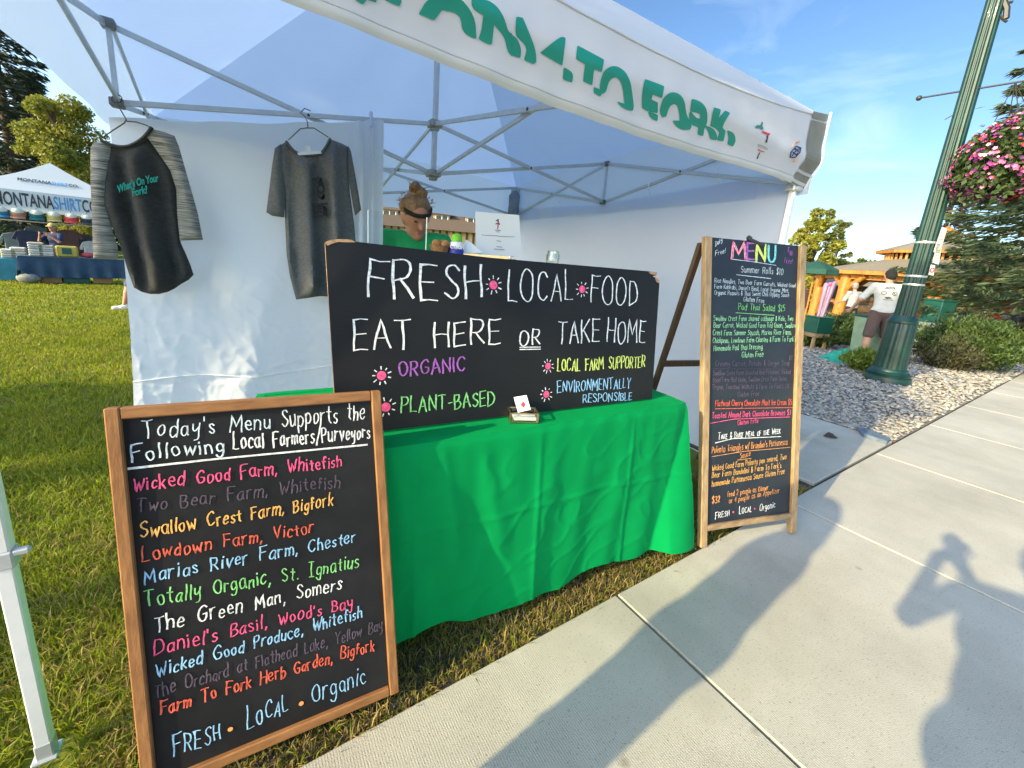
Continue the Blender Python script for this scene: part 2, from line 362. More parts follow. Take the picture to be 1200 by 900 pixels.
def write(mb, pl, text, p0, p1, cap, wd, mi, gap=0.27, space=0.85, slant=0.06, jit=1.0, off=0.0016, chis=0.75):
    a = pl.uv(*p0); b = pl.uv(*p1); capm = abs(pl.uv(p0[0], p0[1] - cap)[1] - a[1])
    items = []; x = 0; sc = 1.0
    for ch in text:
        if ch == '{': sc = 0.72; continue
        if ch == '}': sc = 1.0; continue
        if ch == ' ': x += space; continue
        wd_, st = G[ch]; s2 = sc * (1 + random.uniform(-.13, .10) * jit); items.append((x, s2, st, wd_)); x += wd_ * s2 + gap
    tot = max(x - gap, 0.1); Ln = np.linalg.norm(b - a); d = (b - a) / Ln; up = V([0, 1.]); kx = Ln / tot
    for (x0, s2, st, wd_) in items:
        rot = random.uniform(-.10, .10) * jit; dy = random.uniform(-.07, .07) * jit; ph = random.uniform(0, 6.28)
        OFFC[0] = (OFFC[0] + 1) % 5
        for stroke in st:
            pts = []
            for (u_, v_) in dense(stroke):
                uu = (u_ - wd_ / 2) * s2; vv = v_ * s2; uu, vv = uu + vv * (slant + rot) + .028 * jit * math.sin(vv * 7 + ph), vv - uu * rot + .028 * jit * math.sin(uu * 8 + ph * 2)
                pts.append(a + d * (x0 + wd_ * s2 / 2 + uu) * kx + up * (vv + dy) * capm)
            ribbon(mb, pl, pts, wd * random.uniform(.88, 1.1), off + OFFC[0] * 0.00012, mi, chis)
def rule(mb, pl, pxs, wd, mi, off=0.0016): ribbon(mb, pl, [pl.uv(*p) for p in pxs], wd, off, mi)
def dot(mb, pl, c, r, mi, off=0.0016, n=14, sx=1.0):
    a = pl.uv(*c); mb.poly([pl.pt(a[0] + r * sx * math.cos(2 * math.pi * i / n), a[1] + r * math.sin(2 * math.pi * i / n), off) for i in range(n)], mi=mi)
def sunmark(mb, pl, c, r, mi_disc, mi_ray):
    dot(mb, pl, c, r, mi_disc); a = pl.uv(*c)
    for k in range(9):
        an = 2 * math.pi * k / 9 + 0.3 + random.uniform(-.12, .12); e = V([math.cos(an), math.sin(an)]); ribbon(mb, pl, [a + e * r * 1.42 * random.uniform(.95, 1.1), a + e * r * random.uniform(1.8, 2.15)], r * random.uniform(.17, .25), 0.0016, mi_ray)

# ------------------------------------------------------------------ soft bodies: smooth union of limbs turned into one skin
def sdf_mesh(prims, h, k=0.02, cut=None):
    lo = V([1e9] * 3); hi = -lo
    for p in prims:
        if p[0] == 'c': r = max(p[3], p[4]); pts = [V(p[1]), V(p[2])]
        else: r = max(p[2]); pts = [V(p[1])]
        for q in pts: lo = np.minimum(lo, q - r); hi = np.maximum(hi, q + r)
    lo -= h * 3 + k; hi += h * 3 + k
    n = np.ceil((hi - lo) / h).astype(int) + 1; D = np.full(n, 9.0, np.float32)
    ax = [lo[i] + h * np.arange(n[i]) for i in range(3)]
    for p in prims:
        if p[0] == 'c': r = max(p[3], p[4]); a = np.minimum(p[1], p[2]) - r; b = np.maximum(p[1], p[2]) + r
        else: r = max(p[2]); a = V(p[1]) - r; b = V(p[1]) + r
        i0 = np.maximum(0, ((a - lo - k * 2 - 2 * h) / h).astype(int)); i1 = np.minimum(n, ((b - lo + k * 2 + 2 * h) / h).astype(int) + 2)
        X, Y, Z = np.meshgrid(*[ax[i][i0[i]:i1[i]] for i in range(3)], indexing='ij'); Q = np.stack([X, Y, Z], -1)
        if p[0] == 'c':
            A = V(p[1], float); d = V(p[2], float) - A; t = np.clip((Q - A) @ d / (d @ d + 1e-12), 0, 1)
            dd = np.linalg.norm(Q - A - t[..., None] * d, axis=-1) - (p[3] + (p[4] - p[3]) * t)
        else:
            q = Q - V(p[1])
            if len(p) > 3: q = q @ p[3].T
            rr = V(p[2]); dd = (np.linalg.norm(q / rr, axis=-1) - 1) * rr.min()
        sl = tuple(slice(i0[i], i1[i]) for i in range(3)); E = D[sl]
        kk = p[5] if p[0] == 'c' and len(p) > 5 else k
        hh = np.clip(0.5 + 0.5 * (E - dd) / kk, 0, 1); D[sl] = dd * hh + E * (1 - hh) - kk * hh * (1 - hh)
    if cut:
        X, Y, Z = np.meshgrid(*ax, indexing='ij'); Q = np.stack([X, Y, Z], -1)
        for (c, nn) in cut: D = np.maximum(D, (Q - V(c)) @ V(nn, float))
    ins = D < 0; nx, ny, nz_ = n
    cells = np.zeros((nx - 1, ny - 1, nz_ - 1, 3)); cnt = np.zeros((nx - 1, ny - 1, nz_ - 1))
    co = [(i, j, l) for i in (0, 1) for j in (0, 1) for l in (0, 1)]
    sub = lambda A, c: A[c[0]:nx - 1 + c[0], c[1]:ny - 1 + c[1], c[2]:nz_ - 1 + c[2]]
    for a in co:
        for b in co:
            if sum(x != y for x, y in zip(a, b)) == 1 and a < b:
                da, db = sub(D, a), sub(D, b); mk = (da < 0) != (db < 0); t = np.where(mk, da / (da - db + 1e-12), 0)
                cnt += mk
                for c in range(3): cells[..., c] += np.where(mk, a[c] + t * (b[c] - a[c]), 0)
    act = cnt > 0; idx = np.full(act.shape, -1); idx[act] = np.arange(act.sum())
    base = np.stack(np.nonzero(act), -1); verts = lo + h * (base + cells[act] / cnt[act][:, None]); faces = []
    for axis in range(3):
        sl0 = [slice(1, -1)] * 3; sl0[axis] = slice(0, -1); sl1 = [slice(1, -1)] * 3; sl1[axis] = slice(1, None)
        A = ins[tuple(sl0)]; B = ins[tuple(sl1)]; I = np.stack(np.nonzero(A != B), -1)
        o1, o2 = [(1, 2), (2, 0), (0, 1)][axis]; I = I + 1; I[:, axis] -= 1
        def cell(da, db):
            J = I.copy(); J[:, o1] -= da; J[:, o2] -= db; return idx[J[:, 0], J[:, 1], J[:, 2]]
        q = np.stack([cell(1, 1), cell(0, 1), cell(0, 0), cell(1, 0)], -1)
        fl = ~ins[I[:, 0], I[:, 1], I[:, 2]]; q[fl] = q[fl][:, ::-1]; faces.append(q)
    return verts, np.concatenate(faces)

# ================================================================== THE SETTING
EDGE = 0.925                                                   # lawn / walk edge (Y); the walk runs along X
M_soil = mat('lawn_soil', (0.19, 0.21, 0.02), 0.95, col2=(0.14, 0.17, 0.016), scale=0.9, detail=8, bump=0.6, bscale=60)
M_conc = mat('concrete', (0.54, 0.515, 0.435), 0.85, col2=(0.45, 0.43, 0.365), scale=1.7, detail=9, bump=0.22, bscale=260, stretch=(1, 1, 1))
M_joint = mat('joint_dirt', (0.06, 0.05, 0.04), 0.95, var=0.5, scale=30)
M_bedsoil = mat('bed_soil', (0.20, 0.175, 0.15), 0.95, var=0.5, scale=18, bump=0.5)
g = MB(); g.grid(lambda a, b: (-260 + 620 * a, -120 + 480 * b, -0.03), 40, 30)
tag(g.build('ground', M_soil), kind='structure')
# concrete walk: slabs with open joints over a dark bed
def concrete_mat():
    M = M_conc; nt = M.node_tree; n = nt.nodes; l = nt.links
    t = n.new('ShaderNodeTexCoord'); wv = n.new('ShaderNodeTexWave'); wv.bands_direction = 'X'; wv.inputs['Scale'].default_value = 42; wv.inputs['Distortion'].default_value = 1.6; wv.inputs['Detail'].default_value = 3
    l.new(t.outputs['Object'], wv.inputs['Vector']); bp = n.new('ShaderNodeBump'); bp.inputs['Strength'].default_value = 0.10; bp.inputs['Distance'].default_value = 0.004
    l.new(wv.outputs['Fac'], bp.inputs['Height']); old = [x for x in n if x.type == 'BUMP' and x != bp][0]; l.new(old.outputs[0], bp.inputs['Normal'])
    b = n['Principled BSDF']; l.new(bp.outputs[0], b.inputs['Normal'])
    # small dark specks and faint stains of the concrete itself
    vz = n.new('ShaderNodeTexNoise'); vz.inputs['Scale'].default_value = 120; vz.inputs['Detail'].default_value = 2; l.new(t.outputs['Object'], vz.inputs['Vector'])
    rp = n.new('ShaderNodeValToRGB'); rp.color_ramp.elements[0].position = 0.24; rp.color_ramp.elements[0].color = (0.55, 0.52, 0.48, 1); rp.color_ramp.elements[1].position = 0.40; rp.color_ramp.elements[1].color = (1, 1, 1, 1)
    l.new(vz.outputs['Fac'], rp.inputs[0]); mm = n.new('ShaderNodeMixRGB'); mm.blend_type = 'MULTIPLY'; mm.inputs[0].default_value = 1
    src = b.inputs['Base Color'].links[0].from_socket; l.new(src, mm.inputs[1]); l.new(rp.outputs[0], mm.inputs[2])
    st = n.new('ShaderNodeTexNoise'); st.inputs['Scale'].default_value = 0.55; st.inputs['Detail'].default_value = 7; st.inputs['Roughness'].default_value = 0.7; l.new(t.outputs['Object'], st.inputs['Vector'])
    r2 = n.new('ShaderNodeValToRGB'); r2.color_ramp.elements[0].position = 0.38; r2.color_ramp.elements[0].color = (0.80, 0.785, 0.765, 1); r2.color_ramp.elements[1].position = 0.58; r2.color_ramp.elements[1].color = (1, 1, 1, 1)
    sp2 = n.new('ShaderNodeTexVoronoi'); sp2.inputs['Scale'].default_value = 2.3; l.new(t.outputs['Object'], sp2.inputs['Vector']); r3 = n.new('ShaderNodeValToRGB'); r3.color_ramp.elements[0].position = 0.018; r3.color_ramp.elements[0].color = (0.45, 0.42, 0.38, 1); r3.color_ramp.elements[1].position = 0.05; r3.color_ramp.elements[1].color = (1, 1, 1, 1); l.new(sp2.outputs['Distance'], r3.inputs[0]); m3 = n.new('ShaderNodeMixRGB'); m3.blend_type = 'MULTIPLY'; m3.inputs[0].default_value = 0.7; l.new(mm.outputs[0], m3.inputs[1]); l.new(r3.outputs[0], m3.inputs[2]); mm = m3
    l.new(st.outputs['Fac'], r2.inputs[0]); m2 = n.new('ShaderNodeMixRGB'); m2.blend_type = 'MULTIPLY'; m2.inputs[0].default_value = 1
    l.new(mm.outputs[0], m2.inputs[1]); l.new(r2.outputs[0], m2.inputs[2]); l.new(m2.outputs[0], b.inputs['Base Color'])
concrete_mat()
js = [-0.34 - 1.62 * 3, -0.34 - 1.62 * 2, -0.34 - 1.62, -0.34, 1.278, 2.845]
while js[-1] < 60: js.append(js[-1] + 1.60)
sw = MB()
for a, b in zip(js[:-1], js[1:]):
    for y0, y1 in ((-1.35, EDGE), (-3.7, -1.35)): sw.box(((a + b) / 2, (y0 + y1) / 2, -0.05), (b - a - 0.013, y1 - y0 - 0.012, 0.10))
tag(sw.build('sidewalk', M_conc, bevel=0.004), kind='structure')
sp_ = MB()
for k in range(14): sp_.box(((3.30 + 4.97) / 2, EDGE + 0.012 + 1.6 * (k + 0.5), -0.052), (1.67, 1.588, 0.10))
tag(sp_.build('side_path', M_conc, bevel=0.006), kind='structure')
jb = MB(); jb.box((20, -1.3, -0.035), (110, 4.9, 0.02)); jb.box((4.13, 12.5, -0.036), (1.8, 23, 0.02))
tag(jb.build('path_base', M_joint), kind='structure')
# gravel bed beyond the side path
gb = MB(); gb.grid(lambda a, b: (4.985 + 11.5 * a, EDGE + 0.01 + 3.6 * b, -0.012 + 0.012 * math.sin(a * 30) * math.sin(b * 11)), 40, 14)
tag(gb.build('gravel_bed', M_bedsoil), kind='structure')
M_st = [mat('stone_grey', (0.31, 0.295, 0.27), 0.8, var=0.3, scale=12, island=0.32), mat('stone_tan', (0.41, 0.36, 0.29), 0.8, var=0.25, scale=12, island=0.3), mat('stone_blue', (0.20, 0.225, 0.25), 0.7, var=0.3, scale=12, island=0.4)]
def stones(n_, x0, x1, y0, y1, r0, r1, keep=None):
    ico = bmesh.new(); bmesh.ops.create_icosphere(ico, subdivisions=1, radius=1); iv = V([v.co[:] for v in ico.verts]); fi = V([[v.index for v in f.verts] for f in ico.faces]); ico.free()
    # denser near the viewer
    x = x0 + (x1 - x0) * rng.random(n_) ** 1.7; y = rng.uniform(y0, y1, n_); r = rng.uniform(r0, r1, n_) * (0.75 + (x - x0) / (x1 - x0))
    if keep is not None: k = keep(x, y); x, y, r = x[k], y[k], r[k]
    n_ = len(x); a = rng.uniform(0, 6.28, n_); sx = rng.uniform(0.7, 1.5, n_); sz = rng.uniform(0.25, 0.55, n_)
    v = iv[None] * np.stack([sx, np.ones(n_), sz], -1)[:, None, :] * r[:, None, None] * rng.uniform(0.75, 1.25, (n_, len(iv), 1))
    ca, sa = np.cos(a)[:, None], np.sin(a)[:, None]; tilt = rng.normal(0, 0.25, n_)[:, None]
    vx = v[..., 0] * ca - v[..., 1] * sa; vy = v[..., 0] * sa + v[..., 1] * ca; vz = v[..., 2] + vx * tilt
    P = np.stack([vx + x[:, None], vy + y[:, None], vz + (r * sz * 0.55)[:, None]], -1).reshape(-1, 3)
    Fc = (fi[None] + (np.arange(n_) * len(iv))[:, None, None]).reshape(-1, 3); mi = np.repeat(rng.choice(3, n_, p=[.58, .32, .10]), len(fi))
    return P, Fc, mi
P_, F_, mi_ = stones(24000, 4.99, 16.3, EDGE + 0.02, 4.5, 0.012, 0.027)
tag(fast_mesh('gravel', P_, F_, M_st, mi=mi_), kind='stuff')

# ---- grass
def grass_patch(n_, xf, yf, h0, h1, wd, keep):
    x, y = xf(n_), yf(n_); k = keep(x, y); x, y = x[k], y[k]; n_ = len(x)
    h_ = rng.uniform(h0, h1, n_); a = rng.uniform(0, 6.28, n_); ln = rng.uniform(0.2, 1.1, n_) * h_; b = rng.uniform(0, 6.28, n_)
    base = np.stack([x, y, np.full(n_, -0.032)], -1); side = np.stack([np.cos(a), np.sin(a), np.zeros(n_)], -1) * (wd * rng.uniform(0.6, 1.2, n_))[:, None]
    lean = np.stack([np.cos(b), np.sin(b), np.zeros(n_)], -1) * ln[:, None]; up = np.stack([np.zeros(n_), np.zeros(n_), h_], -1)
    midp = base + up * 0.6 + lean * 0.35; tip = base + up * (1 - 0.25 * (ln / h_)[:, None]) + lean
    vs = np.stack([base - side, base + side, midp + side * 0.8, midp - side * 0.8, tip], 1).reshape(-1, 3)
    i0 = (np.arange(n_) * 5)[:, None]; tris = np.concatenate([i0 + V([[0, 1, 2]]), i0 + V([[0, 2, 3]]), i0 + V([[3, 2, 4]])], 1).reshape(-1, 3)
    return vs, tris, n_
M_gr = mat('grass_green', (0.31, 0.335, 0.024), 0.55, col2=(0.19, 0.25, 0.016), scale=1.3, detail=6, island=0.30, trans=0.52, spec=0.3)
M_gr2 = mat('grass_straw', (0.36, 0.27, 0.10), 0.7, var=0.3, scale=3, island=0.3, trans=0.35, spec=0.2)
def lawn_ok(x, y):
    ok = (y > EDGE + 0.0 + 0.03 * np.sin(x * 9) * np.sin(x * 23) - 0.012) & ((x < 3.26) | (y > 26))
    ok &= ~((np.abs(x + 0.51) < 0.05) & (np.abs(y - 1.27) < 0.05)); return ok
VV, FF, MM, off = [], [], [], 0
for (n_, x0, x1, y0, y1, h0, h1, wd) in ((46000, -0.35, 3.2, 0.9, 1.42, 0.012, 0.042, 0.0022), (9000, -0.3, 3.2, 0.9, 2.2, 0.03, 0.07, 0.0022), (30000, -1.7, -0.3, 0.9, 2.2, 0.03, 0.07, 0.0024), (46000, -2.6, 0.3, 2.2, 4.4, 0.035, 0.075, 0.003), (52000, -4.5, 0, 4.4, 8.5, 0.035, 0.07, 0.005), (46000, -8, -0.3, 8.5, 16, 0.04, 0.07, 0.009), (30000, -16, -2, 16, 34, 0.04, 0.08, 0.018)):
    vs, ts, k = grass_patch(n_, lambda q: rng.uniform(x0, x1, q), lambda q: rng.uniform(y0, y1, q), h0, h1, wd, lawn_ok)
    VV.append(vs); FF.append(ts + off); off += len(vs)
    c = vs.reshape(-1, 5, 3)[:, 0]; straw = 0.5 + 0.5 * np.sin(c[:, 0] * 3.1 + 1.3 * np.sin(c[:, 1] * 2.2)) * np.sin(c[:, 1] * 2.7 + c[:, 0])
    pr = np.where(c[:, 1] < 2.4, 0.10 + 0.35 * straw * (c[:, 1] < 2.4), 0.04 + 0.12 * straw) + np.where((c[:, 1] < 1.5) & (c[:, 0] > -0.4), 0.38, 0)
    MM.append(np.repeat((rng.random(k) < pr).astype(int), 3))
tag(fast_mesh('grass', np.concatenate(VV), np.concatenate(FF), [M_gr, M_gr2], mi=np.concatenate(MM)), kind='stuff')

# ---- foliage tools
def leaf_quads(c, size, asp=0.55, flat=0.0):
    n_ = len(c); size = np.broadcast_to(size, n_); d = rng.normal(size=(n_, 3)); d[:, 2] *= (1 - flat); d /= np.linalg.norm(d, axis=1)[:, None]
    e = rng.normal(size=(n_, 3)); e -= d * (e * d).sum(1)[:, None]; e /= np.linalg.norm(e, axis=1)[:, None]
    d = d * size[:, None]; e = e * (size * asp)[:, None]
    vs = np.stack([c - d, c + e, c + d, c - e], 1).reshape(-1, 3); return vs, (np.arange(n_) * 4)[:, None] + V([[0, 1, 2, 3]])
def crown_points(n_, blobs, shell=0.5):
    b = V(blobs); wts = b[:, 3] ** 2; k = rng.choice(len(b), n_, p=wts / wts.sum()); d = rng.normal(size=(n_, 3)); d /= np.linalg.norm(d, axis=1)[:, None]
    r = b[k, 3] * (shell + (1 - shell) * rng.random(n_)) ; return b[k, :3] + d * r[:, None] * V([1, 1, 0.8])
M_bark = mat('bark', (0.10, 0.075, 0.055), 0.95, var=0.5, scale=14, bump=0.8, stretch=(1, 1, 0.2))
def broadleaf(name, label, base, height, radius, n_, leaf, M, group=None, trunk=0.12, low=0.25, seed=1, nb=22, cat='tree'):
    r0 = random.Random(seed); base = V(base, float); t = thing(name, label, cat, base, group); tb = MB()
    tb.tube([base + V([0, 0, -.1]), base + V([0.02, 0.01, height * 0.3]), base + V([-.03, 0.03, height * 0.6]), base + V([0, 0, height * 0.9])], [trunk, trunk * .8, trunk * .5, trunk * .1], 8)
    blobs = []
    for i in range(nb):
        zf = r0.uniform(low, 0.97); rad = radius * math.sqrt(max(0.05, 1 - ((zf - (low + 1) / 2) / ((1.05 - low) / 2)) ** 2)); an = r0.uniform(0, 6.28); rr = rad * math.sqrt(r0.random()) * 0.9
        c = base + V([rr * math.cos(an), rr * math.sin(an), zf * height]); blobs.append((*c, radius * r0.uniform(0.18, 0.36)))
        if i % 2 == 0: tb.tube([base + V([0, 0, height * max(0.15, zf - 0.25)]), (base + V([0, 0, height * zf]) + c) / 2, c], [trunk * .35, trunk * .2, trunk * .06], 5)
    tb.build('trunk', M_bark, t, smooth=60)
    vs, fs = leaf_quads(crown_points(n_, blobs), leaf * rng.uniform(0.6, 1.3, n_)); fast_mesh('crown', vs, fs, M, t); return t
def conifer(name, label, base, height, radius, M, n_br=150, per=110, leaf=0.09, start=0.08, group=None, seed=3, droop=0.25, trunk=0.2, cat='tree', keep=None):
    r0 = np.random.default_rng(seed); base = V(base, float); t = thing(name, label, cat, base, group); tb = MB()
    tb.tube([base + V([0, 0, -.1]), base + V([0, 0, height * 0.5]), base + V([0, 0, height * 0.98])], [trunk, trunk * .6, 0.02], 8)
    C, D, Sz = [], [], []
    for i in range(n_br):
        zf = start + (0.98 - start) * (i / n_br) ** 0.95; Lb = radius * (1 - zf) ** 0.75 * r0.uniform(0.75, 1.12) + 0.15; an = i * 2.399 + r0.uniform(-.3, .3); rise = 0.1 - droop * (1 - zf)
        p0 = base + V([0, 0, zf * height]); dr = V([math.cos(an), math.sin(an), 0]); tip = p0 + dr * Lb + V([0, 0, Lb * (rise + 0.06)]); md = p0 + dr * Lb * 0.55 + V([0, 0, Lb * rise * 0.85])
        tb.tube([p0, md, tip], [max(0.012, trunk * .16 * (1 - zf)), 0.012, 0.004], 4, caps=False)
        k = max(8, int(per * (Lb / radius + 0.15))); u = r0.random(k) ** 0.7; pos = p0 + (md - p0) * np.minimum(1, u / .55)[:, None] + (tip - md) * np.maximum(0, (u - .55) / .45)[:, None]
        lat = V([-dr[1], dr[0], 0]); sp = r0.normal(0, 1, k) * (0.28 * Lb * (1.05 - u)); pos = pos + lat * sp[:, None] + dr * (np.abs(sp) * 0.5)[:, None] + V([0, 0, 1]) * (-np.abs(sp) * 0.22 + r0.normal(0, 0.03, k) * leaf / .09)[:, None]
        dd = dr[None] * r0.uniform(.4, 1, k)[:, None] + lat * (np.sign(sp) * r0.uniform(0.2, 1.0, k))[:, None] + V([0, 0, -1]) * r0.uniform(0.0, 0.5, k)[:, None]
        C.append(pos); D.append(dd / np.linalg.norm(dd, axis=1)[:, None]); Sz.append(leaf * r0.uniform(0.7, 1.4, k))
    C = np.concatenate(C); D = np.concatenate(D); Sz = np.concatenate(Sz)
    if keep is not None: q = keep(C); C, D, Sz = C[q], D[q], Sz[q]
    e = rng.normal(size=C.shape); e -= D * (e * D).sum(1)[:, None]; e /= np.linalg.norm(e, axis=1)[:, None]; e *= (Sz * 0.2)[:, None]; D = D * Sz[:, None]
    vs = np.stack([C - D, C - D * .2 + e, C + D, C - D * .2 - e], 1).reshape(-1, 3)
    tb.build('trunk', M_bark, t, smooth=60); fast_mesh('crown', vs, (np.arange(len(C)) * 4)[:, None] + V([[0, 1, 2, 3]]), M, t); return t
M_lf_y = mat('leaf_yellow', (0.30, 0.29, 0.035), 0.6, col2=(0.17, 0.20, 0.028), scale=0.8, island=0.4, trans=0.4)
M_lf_g = mat('leaf_green', (0.075, 0.12, 0.025), 0.6, col2=(0.05, 0.085, 0.018), scale=0.8, island=0.4, trans=0.3)
M_lf_p = mat('leaf_plum', (0.075, 0.035, 0.05), 0.6, col2=(0.045, 0.02, 0.03), scale=0.8, island=0.4, trans=0.25)
M_ndl = mat('needle_dark', (0.038, 0.062, 0.034), 0.65, col2=(0.020, 0.038, 0.026), scale=0.7, island=0.45, trans=0.15)
M_ndb = mat('needle_blue', (0.045, 0.088, 0.048), 0.6, col2=(0.07, 0.09, 0.03), scale=0.7, island=0.45, trans=0.2)
M_jun = mat('juniper_leaf', (0.085, 0.135, 0.026), 0.6, col2=(0.05, 0.095, 0.02), scale=3, island=0.4, trans=0.3)
def at_ground(u, v): return onz(u, v, 0.0)
def far_at(u, depth): # ground point under pixel column u at the given depth
    for v in np.linspace(900, 200, 3000):
        p = onz(u, v) if wray(u, v)[2] < -1e-4 else None
        if p is not None and depth_of(p) >= depth: return p
    return p
# far left: dark conifers, yellow tree, hedge of trees behind the fair
for (u, dpt, hh, rad, lab, sd_) in ((34, 21, 14.6, 3.1, 'tallest dark conifer left of the yellow tree', 1), (-70, 24, 15.5, 3.4, 'dark conifer at the far left edge', 2), (66, 26, 10.5, 2.6, 'shorter dark conifer close behind the yellow tree', 3)):
    b = far_at(u, dpt); conifer('conifer_tree', lab, b, hh, rad, M_ndl, 170, 130, 0.20, 0.05, 'dark conifers behind the lawn', sd_, 0.3, 0.3)
broadleaf('leafy_tree', 'yellow green leafy tree behind the white shirt stall tent', far_at(96, 18.5), 6.7, 1.75, 30000, 0.07, M_lf_y, trunk=0.2, low=0.1, seed=5, nb=80)
for i, (u, dpt, hh, rad) in enumerate(((-60, 30, 6.0, 3.0), (20, 32, 6.5, 3.0), (120, 31, 6.5, 3.2), (170, 34, 7, 3.0))):
    broadleaf('background_tree', ['low green tree at the far left edge of the lawn', 'low green tree beyond the shirt stall', 'low green tree behind the yellow tree', 'low green tree hidden mostly by the white tent'][i], far_at(u, dpt), hh, rad, 2600, 0.28, M_lf_g, 'low trees closing off the lawn', 0.2, 0.02, 11 + i, 16)
# right: blue spruce behind the lamp, plum spruce tip, yellow birches
conifer('spruce_tree', 'big blue green spruce with drooping boughs behind the lamp post', far_at(1225, 10.2), 12.5, 3.4, M_ndb, 260, 320, 0.11, 0.11, None, 21, 0.30, 0.22)
conifer('spruce_tree', 'small dark plum spruce with bare gaps left of the lamp post', far_at(1076, 19.5), 7.6, 1.5, M_lf_p, 60, 46, 0.17, 0.5, None, 23, 0.05, 0.12)
broadleaf('birch_tree', 'bright yellow birch beside the white tent corner', far_at(938, 20), 4.9, 1.0, 9000, 0.085, M_lf_y, None, 0.1, 0.08, 31, 60)
broadleaf('birch_tree', 'sparse green yellow birch left of the pavilion roof', far_at(964, 23), 5.0, 0.85, 3600, 0.085, mat('leaf_mix', (0.13, 0.15, 0.03), .6, var=.4, scale=1, island=.4, trans=.35), None, 0.1, 0.08, 32, 44)
for i, (u, dpt, hh, rad) in enumerate(((982, 46, 4.8, 2.6), (1005, 60, 5.5, 3.5), (1150, 40, 6.0, 4.0), (1200, 36, 6.5, 4.5), (1100, 44, 5, 3.5), (1060, 48, 5, 3.5), (1260, 30, 6.5, 4.5))):
    broadleaf('distant_tree', ['distant low tree on the skyline left of the pavilion', 'hazy distant tree just left of the pavilion', 'dark distant tree behind the right of the pavilion', 'dark distant tree behind the seated crowd', 'distant tree hidden behind the pavilion roof', 'distant tree behind the pavilion left posts', 'distant tree past the right edge'][i], far_at(u, dpt), hh, rad, 1500, 0.3, M_lf_g, 'far trees behind the pavilion', 0.2, 0.02, 41 + i, 14)
# sun side, out of the picture: the tree whose shade lies in a band across the lawn
broadleaf('leafy_tree', 'leafy tree standing left of the stall and shading the lawn', (-10.5, 3.45, 0), 6.4, 1.15, 2600, 0.16, M_lf_g, trunk=0.14, low=0.25, seed=61, nb=26)
broadleaf('leafy_tree', 'tall tree left of the stall whose crown shades the tent roof', (-10.0, 2.4, 0), 9.6, 2.5, 7500, 0.20, M_lf_g, trunk=0.2, low=0.64, seed=67, nb=70)
broadleaf('leafy_tree', 'unseen sparse tree added left of the stall to dapple the near lawn', (-10.2, 1.25, 0), 4.6, 1.0, 900, 0.15, M_lf_g, trunk=0.07, low=0.66, seed=71, nb=24)  # out of view, added for its shade; crown kept high and thin

def spray_shrub(name, label, base, rx, ry, h_, n_, leaf, M, group=None, up=0.8, cat='shrub'):
    base = V(base, float); t = thing(name, label, cat, base, group); tw = MB(); C, D = [], []
    ns = 60
    for i in range(ns):
        an = rng.uniform(0, 6.28); e = rng.random() ** 0.6; tip = base + V([rx * e * math.cos(an), ry * e * math.sin(an), h_ * (1 - 0.55 * e * e) * rng.uniform(0.75, 1.1)])
        p0 = base + V([rx * .15 * math.cos(an), ry * .15 * math.sin(an), 0]); md = (p0 + tip) / 2 + V([0, 0, 0.08 * h_])
        tw.tube([p0, md, tip], [0.008, 0.005, 0.002], 4, caps=False)
        k = n_ // ns; u = 0.15 + 0.85 * rng.random(k) ** 0.8; pos = p0 * ((1 - u) ** 2)[:, None] + 2 * md * (u * (1 - u))[:, None] + tip * (u ** 2)[:, None] + rng.normal(0, 0.10 * h_, (k, 3)) * V([1, 1, .6])
        pos[:, 2] = np.maximum(pos[:, 2], base[2] + 0.01); dd = (tip - p0) / np.linalg.norm(tip - p0) * 0.7 + rng.normal(0, .5, (k, 3)) + V([0, 0, up * .4]); C.append(pos); D.append(dd / np.linalg.norm(dd, axis=1)[:, None])
    tw.build('twigs', M_bark, t); C = np.concatenate(C); D = np.concatenate(D); sz = leaf * rng.uniform(.6, 1.4, len(C))
    e = rng.normal(size=C.shape); e -= D * (e * D).sum(1)[:, None]; e /= np.linalg.norm(e, axis=1)[:, None]; e *= (sz * .28)[:, None]; D = D * sz[:, None]
    vs = np.stack([C - D, C + e, C + D, C - e], 1).reshape(-1, 3); fast_mesh('foliage', vs, (np.arange(len(C)) * 4)[:, None] + V([[0, 1, 2, 3]]), M, t); return t
spray_shrub('juniper_shrub', 'wide feathery juniper on the gravel right of the lamp post', onz(1128, 430), 1.15, 0.95, 0.92, 34000, 0.034, M_jun)
spray_shrub('juniper_shrub', 'dark juniper on the gravel left of the bending man', onz(978, 402), 0.85, 0.8, 0.72, 18000, 0.036, mat('juniper_dark', (0.05, 0.095, 0.02), .6, var=.4, scale=3, island=.4, trans=.25))
spray_shrub('juniper_shrub', 'low juniper partly behind the menu board edge', onz(950, 405), 0.7, 0.6, 0.5, 4000, 0.05, M_jun)
spray_shrub('juniper_shrub', 'half dead brown juniper against the wide juniper on the gravel', onz(1107, 432), .62, .5, .62, 9000, .036, mat('juniper_dead', (.06, .062, .026), .7, var=.4, scale=3, island=.4, trans=.1))
spray_shrub('leafy_plant', 'small bright green plant at the foot of the lamp post', onz(1010, 434), 0.36, 0.34, 0.36, 2600, 0.045, mat('leaf_bright', (0.16, 0.23, 0.03), .5, var=.3, scale=4, island=.3, trans=.35), cat='plant')
spray_shrub('juniper_shrub', 'juniper in the right corner behind the wide juniper', onz(1215, 418), 1.0, 0.9, 0.62, 6000, 0.05, M_jun)
